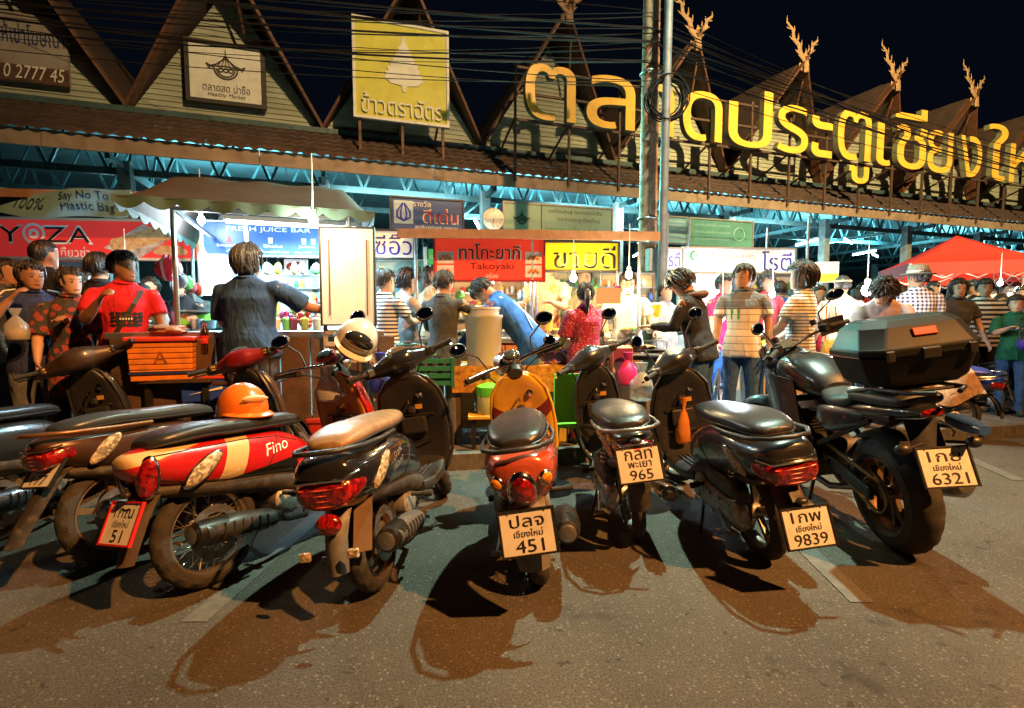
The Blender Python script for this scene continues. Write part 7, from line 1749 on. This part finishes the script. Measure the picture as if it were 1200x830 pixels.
    if hair:
        m = MB().at(Hm); rnd = random.Random(int(px * 7 + py)); rings = []; nr, ns_ = 22, 40
        ph = [rnd.uniform(0, 6.3) for _ in range(4)]
        vol = {'short': .019, 'bob': .028, 'long': .020, 'bun': .010, 'messy': .036, 'buzz': .009, 'pony': .012}[hair]
        for i in range(nr + 1):
            th = -PI / 2 + PI * i / nr; L = []
            for j in range(ns_):
                a = 2 * PI * j / ns_; dx, dy, dz = math.cos(th) * math.cos(a), math.cos(th) * math.sin(a), math.sin(th)
                low = {'short': -.62, 'bob': -.8, 'long': -.95, 'bun': -.7, 'messy': -.75, 'buzz': -.5, 'pony': -.7}[hair] + (.45 * max(0, dy + .25) if hair in ('short', 'buzz', 'messy') else 0)
                fl = .33 + .10 * math.sin(3 * a + ph[0]) + .10 * abs(dx)
                inside = (dy > .28 - .25 * (hair in ('long', 'bob')) and dz < fl) or dz < low + .25 * max(0, dy) or (abs(dx) > .86 and dz < .0 and hair in ('short', 'buzz', 'bun', 'pony') and dy > -.3)
                w = vol * (1 + .45 * math.sin(9 * a + ph[1] + 3 * th) * math.sin(5 * th + ph[2]) + rnd.uniform(-.4, .4))
                e = (-.012 if inside else w)
                L.append(((.0765 + e) * dx, -.006 + (.097 + e) * dy, .128 + (.100 + e) * dz - (.02 if (hair == 'bob' and dz < -.2 and not inside) else 0)))
            rings.append(L)
        m.ring_loft(rings)
        lowz = {'short': -.35, 'bob': -.75, 'long': -.9, 'bun': -.5, 'messy': -.5, 'buzz': -.1, 'pony': -.5}[hair]
        if fine and hair != 'buzz':
            for q in range(90):
                a = rnd.uniform(0, 2 * PI); tw_ = rnd.uniform(-.5, .5); pts = []; front = math.sin(a) > .25
                t1 = math.asin(max(-.95, min(.95, rnd.uniform(.22, .5) if front else lowz + rnd.uniform(-.12, .15))))
                t0 = R(rnd.uniform(50, 88)); w0 = vol * rnd.uniform(.75, 1.35)
                for i in range(7):
                    th = t0 + (t1 - t0) * i / 6; aa = a + tw_ * i / 6; w = w0 + (.010 * (i / 6) ** 2 if hair in ('messy', 'bob') else 0)
                    pts.append(((.0765 + w) * math.cos(th) * math.cos(aa), -.006 + (.097 + w) * math.cos(th) * math.sin(aa), .128 + (.100 + w) * math.sin(th)))
                m.tube(pts, [.003, .0065, .0075, .007, .006, .0045, .0012], 5)
        if hair == 'bun': m.ell((0, -.115, .165), (.045, .04, .042), 14, 10)
        if hair == 'pony': m.tube([(0, -.095, .16), (0, -.14, .13), (0, -.145, .02), (0, -.12, -.10)], [.022, .032, .028, .008], 10)
        if hair == 'long':
            m.ring_loft([[(w * math.cos(2 * PI * q / 20) * (1 + .06 * math.sin(5 * q)), -.055 + yo + dd * math.sin(2 * PI * q / 20), z) for q in range(20)] for z, w, dd, yo in ((.17, .065, .05, .01), (.10, .092, .056, .0), (.02, .098, .052, -.008), (-.08, .100, .040, -.03), (-.17, .085, .03, -.045), (-.22, .05, .015, -.05))])
        m.build('hair', hm, o, angle=70)
    if detail_face:
        for s_ in (-1, 1):
            m = MB().at(Hm); m.use(0).ell((s_ * .031, .083, .112), (.0125, .0075, .0055), 12, 8); m.use(1).ell((s_ * .031, .0895, .112), (.0062, .004, .0056), 10, 6)
            m.build('eye', [EYEW, EYED], o)
            m = MB().at(Hm); m.tube([(s_ * .012, .0935, .130), (s_ * .032, .092, .136), (s_ * .052, .078, .130)], [.0016, .0024, .0012], 6); m.build('eyebrow', HAIRM, o)
        m = MB().at(Hm); m.ell((0, .0905, .044), (.024, .007, .0062), 14, 6); m.build('mouth', LIP, o)
    if fine:
        m = MB().at(Rt); m.torus((0, -.006, 1.462), .074, .009, 'z', 26, 6); m.build('collar', shirt, o)
    return o, Hm, Rt, k, hands

def hat(o, Hm, kind, mt, band=None, label=''):
    m = MB().at(Hm)
    if kind == 'fedora':
        m.lathe([(.165, .155), (.17, .162), (.10, .168), (.102, .20), (.095, .25), (.06, .268), (.005, .26)], 28); h_ = m.build('hat', mt, o)
        m = MB().at(Hm); m.lathe([(.105, .166), (.106, .195)], 28, caps=False); m.build('hat_band', band or BLACKP, h_)
    elif kind == 'cap':
        m.lathe([(.098, .14), (.10, .17), (.085, .215), (.05, .24), (.004, .246)], 24, c=(0, -.005, 0)); m.sheet(lambda u, v: ((u - .5) * .14 * (1 - .25 * v), .085 + .075 * v - .12 * (u - .5) ** 2 * 2, .150 - .015 * v), 8, 5, .005); m.build('cap', mt, o)
    elif kind == 'band':
        m.torus((0, -.006, .17), .088, .012, 'z', 28, 8); m.build('headband', mt, o)
    elif kind == 'apron': pass

NAVY = stripes('navy_shirt', (.015, .025, .09), (.02, .03, .10), 3)
BLK_T = cloth('black_shirt', (.014, .014, .016)); RED_T = cloth('red_shirt', (.55, .02, .03)); SLATE = cloth('slate_shirt', (.030, .075, .19)); GREY_T = cloth('grey_shirt', (.30, .33, .36)); DGREY = cloth('dark_grey_shirt', (.06, .065, .068))
WHT = cloth('white_shirt', (.72, .72, .70)); BLUE_T = cloth('blue_shirt', (.03, .13, .50)); BEIGE = cloth('beige_shirt', (.48, .36, .22)); HOOD = cloth('charcoal_hoodie', (.025, .028, .035)); DRED = cloth('maroon_shirt', (.25, .02, .03)); GRN = cloth('green_shirt', (.012, .12, .07)); TEALS = cloth('teal_shirt', (.03, .16, .19)); OLIVE = cloth('olive_shirt', (.16, .15, .07)); PINK = cloth('pink_shirt', (.55, .22, .25))
STR_BW = stripes('striped_shirt', (.68, .66, .62), (.03, .03, .035), 26, duty=.55); STR_WB = stripes('fine_striped_shirt', (.70, .68, .62), (.05, .05, .06), 34, duty=.66); STR_V = stripes('vertical_striped_shirt', (.50, .40, .27), (.30, .20, .12), 26, axis=0, duty=.6)
PLAID = stripes('plaid_shirt', (.62, .64, .68), (.015, .03, .12), 24, axis=2, axis2=0, duty=.5); DOTS = spots('dotted_maroon_shirt', (.30, .012, .07), (.55, .28, .32), 42, .28); PATT = spots('patterned_dress', (.05, .05, .055), (.32, .06, .05), 16, .42)
TWO = pattern_mat('grey_white_shirt', lambda nt, b: two_fn(nt, b)) if False else None
def two_fn(nt, b):
    tc = nt.nodes.new('ShaderNodeTexCoord'); sx = nt.nodes.new('ShaderNodeSeparateXYZ'); nt.links.new(tc.outputs['Object'], sx.inputs[0])
    g = nt.nodes.new('ShaderNodeMath'); g.operation = 'GREATER_THAN'; g.inputs[1].default_value = 1.27; nt.links.new(sx.outputs[2], g.inputs[0])
    mx = nt.nodes.new('ShaderNodeMix'); mx.data_type = 'RGBA'; mx.inputs[6].default_value = (.66, .64, .58, 1); mx.inputs[7].default_value = (.10, .11, .125, 1); nt.links.new(g.outputs[0], mx.inputs['Factor'])
    f = nt.nodes.new('ShaderNodeMath'); f.operation = 'MULTIPLY'; f.inputs[1].default_value = 14; nt.links.new(sx.outputs[2], f.inputs[0]); fr = nt.nodes.new('ShaderNodeMath'); fr.operation = 'FRACT'; nt.links.new(f.outputs[0], fr.inputs[0])
    l = nt.nodes.new('ShaderNodeMath'); l.operation = 'LESS_THAN'; l.inputs[1].default_value = .10; nt.links.new(fr.outputs[0], l.inputs[0])
    m2 = nt.nodes.new('ShaderNodeMix'); m2.data_type = 'RGBA'; nt.links.new(mx.outputs[2], m2.inputs[6]); m2.inputs[7].default_value = (.22, .22, .2, 1); nt.links.new(l.outputs[0], m2.inputs['Factor'])
    nt.links.new(m2.outputs[2], b.inputs['Base Color']); b.inputs['Roughness'].default_value = .9; cloth_bump(nt, b, tc)
TWO = pattern_mat('grey_white_shirt', two_fn)

# ---- left group
person(10, 303, 4.5, 80, 'dark haired person cut by the left frame edge, looking right', DGREY, skin='tan', hair='bun', female=True, armL=(20, 5, 40, 0))
o, Hm, Rt, k, hs = person(40, 306, 3.95, 128, 'man in navy sports shirt with white shoulder stripes and a hand at his chin', NAVY, GREYPANTS, 'tan', 'short', armR=(38, 22, 118, 42), armL=(35, 10, 70, 30), yaw=-14, detail_face=True, curl=.9)
m = MB()
for s_ in (-1, 1):
    for dx in (-.022, 0, .022): m.tube([(s_ * .10, .055 + dx * .6 - .05, 1.478), (s_ * .165, -.0 + dx, 1.464), (s_ * .222, -.006 + dx, 1.40)], .0055, 6, flat=.5)
m.build('shoulder_stripe', INKW, o)
person(57, 281, 4.55, 10, 'tall man in black with his back turned, behind the man in navy', BLK_T, skin='tan', hair='buzz')
o, Hm, Rt, k, hs = person(85, 313, 3.98, 150, 'woman in dark patterned loose dress looking right beside the man in navy', PATT, cloth('dark_skirt', (.05, .04, .045)), 'fair', 'bun', sleeve='elbow', female=True, hem=.62, armL=(12, 10, 30, 10), armR=(10, 10, 20, 10), yaw=-38, detail_face=True)
person(119, 297, 4.6, -15, 'man in black seen from behind between the patterned dress and the red shirt', BLK_T, skin='tan', hair='short')
o, Hm, Rt, k, hs = person(148, 295, 4.02, 140, 'heavy man in red printed shirt and jeans with a bag strap across his chest', RED_T, DENIM, 'deep', 'short', girth=1.04, armL=(14, 10, 12, 0), armR=(25, 14, 110, 30), yaw=-38, detail_face=True, curl=1.1)
def surf_patch(o, fn_pts, dirv, mt, name, off=.004):
    """flat print on cloth: points pushed onto the body surface"""
    me = o.data; bvh = BVHTree.FromPolygons([v.co[:] for v in me.vertices], [p.vertices[:] for p in me.polygons]); m = MB()
    for poly in fn_pts:
        vs = []
        for p in poly:
            h_ = bvh.ray_cast(Vector(p) - Vector(dirv) * .5, Vector(dirv)); vs.append((h_[0] - Vector(dirv) * off) if h_[0] is not None else Vector(p))
        m.add(vs, [tuple(range(len(vs)))])
    return m.build(name, mt, o, smooth=False)
rnd = random.Random(3)
surf_patch(o, [[(cx + rnd.uniform(.012, .03) * math.cos(a), 0, cz + rnd.uniform(.01, .022) * math.sin(a)) for a in (0, 1.1, 2.2, 3.1, 4.2, 5.3)] for cx in (-.09, -.055, -.02, .015, .05, .085) for cz in (1.13, 1.16, 1.19, 1.22)], (0, -1, 0), INKB, 'shirt_print')
surf_patch(o, [[(-.04 + i * .018, 0, 1.172), (-.03 + i * .018, 0, 1.172), (-.03 + i * .018, 0, 1.186), (-.04 + i * .018, 0, 1.186)] for i in range(5)], (0, -1, 0), INKW, 'shirt_lettering', .007)
surf_patch(o, [[(-.13 + .03 * i, 0, 1.40 - .055 * i), (-.10 + .03 * i, 0, 1.415 - .055 * i), (-.07 + .03 * i, 0, 1.36 - .055 * i), (-.10 + .03 * i, 0, 1.345 - .055 * i)] for i in range(8)], (0, -1, 0), BLACKP, 'bag_strap', .006)
person(213, 322, 5.3, 175, 'vendor half hidden behind the hanging goods of the juice stall', BLK_T, skin='tan', hair='long', female=True)
o, Hm, Rt, k, hs = person(293, 288, 4.08, 6, 'stout vendor in slate blue shirt seen from behind at the juice counter', SLATE, cloth('purple_grey_trousers', (.05, .045, .06)), 'tan', 'bob', hairm=HAIRG, girth=1.34, armL=(12, 10, 40, 18), armR=(48, 34, 30, -6), yaw=8, sleeve='elbow', hem=.84)
m = MB()
for s_ in (-1, 1): m.tube([(s_ * .10, -.095, 1.42), (s_ * .05, -.145, 1.30), (-s_ * .05, -.165, 1.15), (-s_ * .12, -.15, 1.02)], .009, 6, flat=.5)
# ---- middle group
person(452, 316, 5.05, 35, 'customer in white and black striped top beside the menu board', STR_BW, DENIM, 'fair', 'short', armL=(30, 8, 70, 20), armR=(35, 8, 60, 20), yaw=30, hem=.78)
person(478, 317, 5.35, 60, 'young woman in pale grey top with curly hair, third customer at the noodle stall', GREY_T, DENIM, 'fair', 'messy', female=True, sleeve='long', armL=(40, 8, 60, 10), armR=(40, 8, 60, 10), nod=12)
person(507, 312, 5.9, 110, 'brown haired woman standing behind the grey clad customers', BEIGE, skin='fair', hair='long', hairm=HAIRB, female=True)
o, Hm, Rt, k, hs = person(521, 318, 4.72, 20, 'man in dark grey long sleeves with his back turned, left of the white tubs', DGREY, GREYPANTS, 'tan', 'short', sleeve='long', armL=(30, 10, 40, 10), armR=(62, 22, 30, 0), yaw=15, nod=15)
o, Hm, Rt, k, hs = person(566, 326, 4.98, -75, 'vendor in bright blue apron bowing over the takoyaki counter', BLUE_T, BLUE_T, 'tan', 'short', sleeve='long', lean=42, nod=25, armL=(70, 8, 20, 5), armR=(60, 8, 30, 5), girth=1.1)
m = MB().at(Rt); m.tube([(-.14, -.06, 1.40), (-.05, -.118, 1.28), (.05, -.118, 1.12), (.13, -.10, .98)], .010, 6, flat=.4); m.tube([(.14, -.06, 1.40), (.05, -.118, 1.28), (-.05, -.118, 1.12), (-.13, -.10, .98)], .010, 6, flat=.4); m.build('apron_strap', INKW, o)
person(640, 298, 5.85, 200, 'tall man in warm light beside the right edge of the red sign', cloth('cream_shirt', (.6, .45, .28)), skin='fair', hair='buzz', armL=(30, 8, 70, 20), armR=(35, 8, 60, 20), yaw=20, detail_face=True)
person(684, 313, 6.0, 190, 'long haired vendor in pale top behind the dotted maroon blouse', BEIGE, skin='fair', hair='pony', female=True, armL=(30, 8, 70, 20), armR=(30, 8, 70, 20), detail_face=True)
person(686, 331, 4.72, -25, 'woman in dotted maroon blouse and red skirt seen from behind', DOTS, cloth('red_skirt', (.35, .04, .03)), 'tan', 'pony', female=True, girth=1.18, sleeve='elbow', armL=(15, 8, 30, 0), armR=(45, 10, 40, 0), yaw=25, hem=.74)
o, Hm, Rt, k, hs = person(735, 319, 5.62, 182, 'vendor in white shirt and face mask working at the warm lit counter', WHT, DENIM, 'fair', 'short', armL=(22, 16, 45, 8), armR=(22, 16, 45, 8), nod=14, detail_face=True, girth=1.08)
m = MB().at(Hm); m.sheet(lambda u, v: (.060 * math.sin((u - .5) * 2.6), .103 * math.cos((u - .5) * 2.0) - .004 - .012 * v, .078 - .062 * v), 12, 6, .003); m.build('face_mask', INKW, o)
m = MB(); W_, d_ = hs[0]; m.torus(W_ - d_ * .03, .03, .007, 'z', 20, 6); m.build('watch', BLACKP, o)
person(706, 322, 7.4, 185, 'dark capped helper far behind the white shirted vendor', BLK_T, skin='tan', hair='short', fine=False)
o, Hm, Rt, k, hs = person(797, 318, 4.75, -55, 'woman with tousled black hair in charcoal hooded jacket looking down', HOOD, DENIM, 'tan', 'messy', female=True, sleeve='long', lean=14, nod=30, armL=(35, 8, 70, 20), armR=(30, 8, 75, 20), girth=1.1)
m = MB().at(Rt); m.torus((0, -.055, 1.43), .085, .035, 'z', 24, 10); m.build('hood', cloth('hood_brown', (.14, .08, .06)), o)
person(848, 322, 6.1, 160, 'person in crimson and blue behind the grey and white shirted man', cloth('crimson_shirt', (.45, .02, .09)), BLUE_T, 'tan', 'short', female=True)
# ---- right group
o, Hm, Rt, k, hs = person(870, 310, 4.98, 205, 'man in grey and white panelled shirt and jeans with green chest pocket', TWO, DENIM, 'tan', 'short', armL=(4, 8, 10, 0), armR=(4, 9, 12, 0), yaw=28, detail_face=True)
surf_patch(o, [[(.03, 0, 1.17), (.11, 0, 1.17), (.11, 0, 1.27), (.03, 0, 1.27)]], (0, -1, 0), cloth('green_patch', (.10, .35, .05)), 'pocket')
person(898, 320, 6.6, 170, 'person in wine red at the right end of the roti stall', DRED, skin='tan', hair='messy', fine=False)
o, Hm, Rt, k, hs = person(938, 308, 4.9, -40, 'woman with dark hair up in fine striped top, turned left', STR_WB, BEIGE, 'fair', 'bob', female=True, armL=(20, 8, 40, 5), armR=(20, 8, 40, 5), yaw=-35, hem=.72)
t = empty('shoulder_bag', (o.location.x + .22, o.location.y - .12, .95), (0, 0, .4), 'mustard cloth bag hanging from the striped woman on the right', 'bag')
m = MB(); m.ring_loft([[(w * math.cos(2 * PI * q / 18), d * math.sin(2 * PI * q / 18), z) for q in range(18)] for z, w, d in ((-.24, .10, .05), (-.18, .135, .075), (-.02, .13, .07), (.10, .11, .04), (.14, .10, .02))]); m.build('body', cloth('mustard_cloth', (.50, .30, .07)), t)
m = MB(); m.tube([(-.09, 0, .13), (-.06, .02, .45), (.06, .02, .45), (.09, 0, .13)], .012, 6, flat=.4); m.build('strap', MATS['mustard_cloth'] if 'mustard_cloth' in MATS else BEIGE, t)
o, Hm, Rt, k, hs = person(985, 323, 5.7, 5, 'man in tan vertical striped shirt with cap seen from behind', STR_V, skin='tan', hair='buzz', girth=1.1)
hat(o, Hm, 'band', BEIGE)
o, Hm, Rt, k, hs = person(1034, 326, 5.05, 215, 'bowed young man with thick black fringe behind the top box', cloth('mauve_shirt', (.30, .22, .22)), DARKPANTS, 'fair', 'messy', lean=20, nod=35, armL=(40, 8, 60, 20), armR=(40, 8, 60, 20), yaw=20, detail_face=True)
o, Hm, Rt, k, hs = person(1073, 313, 5.9, 12, 'man in blue and white checked shirt and grey banded hat', PLAID, DARKPANTS, 'tan', 'short', yaw=-30, girth=1.1)
hat(o, Hm, 'fedora', cloth('felt_grey', (.22, .20, .16)), mat('hat_band_pale', (.6, .55, .45), .7))
person(1121, 327, 6.3, 190, 'long haired woman with open mouth in grey top behind the top box corner', DGREY, skin='fair', hair='long', female=True, detail_face=True, armL=(10, 12, 20, 0), armR=(12, 8, 20, 0), yaw=10)
person(1152, 327, 6.7, 205, 'man in bold black and white striped shirt at the right', stripes('bold_striped_shirt', (.70, .68, .64), (.025, .025, .03), 16, duty=.5), DARKPANTS, 'tan', 'short', detail_face=True, girth=1.1)
o, Hm, Rt, k, hs = person(1190, 346, 6.0, 215, 'short person in dark green lettered shirt at the right frame edge', GRN, DENIM, 'fair', 'short', detail_face=True, sleeve='elbow', armL=(40, 8, 70, 30), armR=(35, 8, 75, 30))
bpy.context.view_layer.update()
q = text_tris('Dovy'); pts = [[(-p[0] * .075, 0, 1.24 + p[1] * .075) for p in (q[0][i] for i in f)] for f in q[1]]
surf_patch(o, pts, (0, -1, 0), mat('print_blue', (.25, .45, .75), .6), 'shirt_lettering')
t = empty('waist_bag', (o.location.x - .05, o.location.y - .24, 1.0), (0, 0, .2), 'blue and violet bag held in front of the green shirted person', 'bag'); m = MB(); m.ell((0, 0, 0), (.16, .08, .09), 18, 12); m.build('body', cloth('violet_cloth', (.06, .05, .35)), t); m = MB(); m.tube([(-.14, 0, .05), (-.1, .05, .28), (.1, .05, .28), (.14, 0, .05)], .010, 6); m.build('strap', BLACKP, t)
# ---- crowd farther back
far = [(1003, 338, 7.2, 10, 'far man in olive shirt left of the bowed young man', OLIVE, 'short'), (1052, 335, 7.6, 30, 'far woman in teal shirt left of the banded hat', TEALS, 'long'), (1092, 330, 7.8, 185, 'far man in white shirt under the red tent edge', WHT, 'short'), (1100, 345, 7.0, 20, 'far person in black between the hat and the long haired woman', BLK_T, 'short'), (1172, 345, 7.6, 195, 'far woman in pink shirt between the striped and the green shirts', PINK, 'long'), (1138, 330, 8.6, 175, 'far man in beige shirt under the tent', BEIGE, 'messy'),
       (913, 330, 7.7, 20, 'far person in blue shirt behind the wine red figure', BLUE_T, 'short'), (958, 335, 7.4, 160, 'far person in maroon behind the striped woman', DRED, 'long'), (1020, 342, 8.4, 10, 'far man in grey shirt by the white flaring bulb', GREY_T, 'short'), (1196, 335, 8.2, 200, 'far person in navy at the right frame edge', NAVY, 'short'), (765, 335, 7.6, 180, 'far man in teal between the two poles', TEALS, 'short'), (600, 345, 6.7, 170, 'far helper in red behind the blue apron', RED_T, 'short'), (425, 335, 6.9, 20, 'far person in navy behind the menu board edge', NAVY, 'short'), (25, 322, 6.0, 170, 'far vendor in white under the gyoza sign', WHT, 'short'), (178, 325, 6.2, 190, 'far vendor in black right of the red shirted man', BLK_T, 'short')]
far += [(2, 318, 5.2, 60, 'far woman in teal at the left frame edge', TEALS, 'long'), (100, 318, 5.3, 20, 'far man in olive between the two men in black', OLIVE, 'short'), (165, 332, 5.6, 200, 'far woman in beige behind the red shirted man', BEIGE, 'long'), (225, 326, 6.4, 170, 'far vendor in grey beside the glowing panel', GREY_T, 'short'), (930, 338, 6.9, 10, 'far man in charcoal between the striped woman and the roti stall', DGREY, 'short'), (972, 340, 7.0, 190, 'far woman in crimson behind the tan striped man', RED_T, 'long'), (1085, 338, 7.3, 15, 'far woman in white with long hair behind the banded hat', WHT, 'long'),
        (1108, 350, 6.8, 195, 'far man in teal left of the long haired woman in grey', TEALS, 'short'), (1140, 346, 7.2, 170, 'far woman in wine red between the grey top and the bold stripes', DRED, 'bun'), (1178, 352, 7.0, 190, 'far person in beige behind the green lettered shirt', BEIGE, 'short'), (1055, 350, 6.9, 5, 'far person in navy below the checked shirt shoulder', NAVY, 'short'), (780, 332, 6.4, 160, 'far man in grey between the metal post and the hooded woman', GREY_T, 'short'), (545, 340, 6.5, 185, 'far woman in navy behind the grey clad man', NAVY, 'bun'), (448, 330, 7.3, 200, 'far man in olive shirt left of the striped customer', OLIVE, 'short'), (495, 330, 7.5, 190, 'far woman in pink shirt behind the grey clad customers', PINK, 'long'), (537, 335, 7.2, 175, 'far man in white shirt left of the blue apron', WHT, 'short'), (618, 338, 7.6, 200, 'far woman in teal shirt under the seam of red and yellow signs', TEALS, 'long'), (660, 332, 8.0, 180, 'far man in navy between the tall man and the long haired vendor', NAVY, 'short'), (757, 326, 8.4, 15, 'far man in beige shirt beside the wooden pole', BEIGE, 'messy'),
        (822, 330, 8.2, 170, 'far roti cook in white between the hooded woman and the crimson figure', WHT, 'short'), (885, 334, 8.0, 190, 'far woman in grey shirt behind the grey and white shirted man', GREY_T, 'long'), (1010, 332, 7.9, 20, 'far man in wine shirt left of the white flaring bulb', DRED, 'short'), (1042, 338, 9.0, 170, 'far man in navy left of the tent front', NAVY, 'messy'), (1066, 344, 8.8, 190, 'far woman in beige under the tent valance', BEIGE, 'long'), (1118, 342, 9.4, 15, 'far man in white shirt deep under the pointed tent', WHT, 'short'), (1160, 340, 9.2, 190, 'far man in teal shirt deep under the tent at right', TEALS, 'short'), (1182, 338, 8.8, 175, 'far man in olive near the bulb under the tent', OLIVE, 'messy')]
for px, py, Y, fc, lab, shm, hr in far:
    person(px, py, Y, fc, lab, shm, skin=random.choice(('tan', 'fair')), hair=hr, fine=False, female=hr == 'long', girth=random.uniform(.95, 1.15), armL=(random.uniform(5, 40), 8, random.uniform(10, 70), 10), armR=(random.uniform(5, 40), 8, random.uniform(10, 70), 10))
# the parked bicycle behind the black scooter
def bicycle():
    t = empty('bicycle', (2.02, 5.35, PAVZ), (0, -.05, -.6), 'bicycle standing behind the black scooter with plate 9839', 'bicycle')
    for y in (0, 1.02): wheel(t, y, .33, .33, .035, 'spoke', brake=False, tread=False, rim_m=STEEL)
    m = MB(); BB = (0, .42, .30)
    for a, b in (((0, 0, .33), BB), ((0, 0, .33), (0, .28, .78)), (BB, (0, .25, .85)), (BB, (0, .88, .62)), ((0, .27, .76), (0, .86, .78)), ((0, .89, .55), (0, .84, .88)), ((0, .88, .58), (0, 1.02, .33))): m.tube([a, b], .016, 8)
    m.build('frame', paint('bike_black', (.02, .02, .022)), t)
    m = MB(); m.sweep(cat_rom([(.10, .88, .06, .02), (.20, .89, .075, .025), (.34, .885, .03, .02), (.40, .88, .015, .012)], 12), 14); m.build('saddle', VINYL, t)
    m = MB(); m.tube([(-.28, .72, .98), (-.2, .82, .96), (0, .85, .92), (.2, .82, .96), (.28, .72, .98)], .012, 8); m.build('handlebar', CHROME, t)
    m = MB(); m.box((0, .42, .12), (.12, .09, .025)); m.torus((.04, .42, .30), .09, .006, 'x', 24, 6); m.build('crank', STEEL, t, smooth=False)
bicycle()
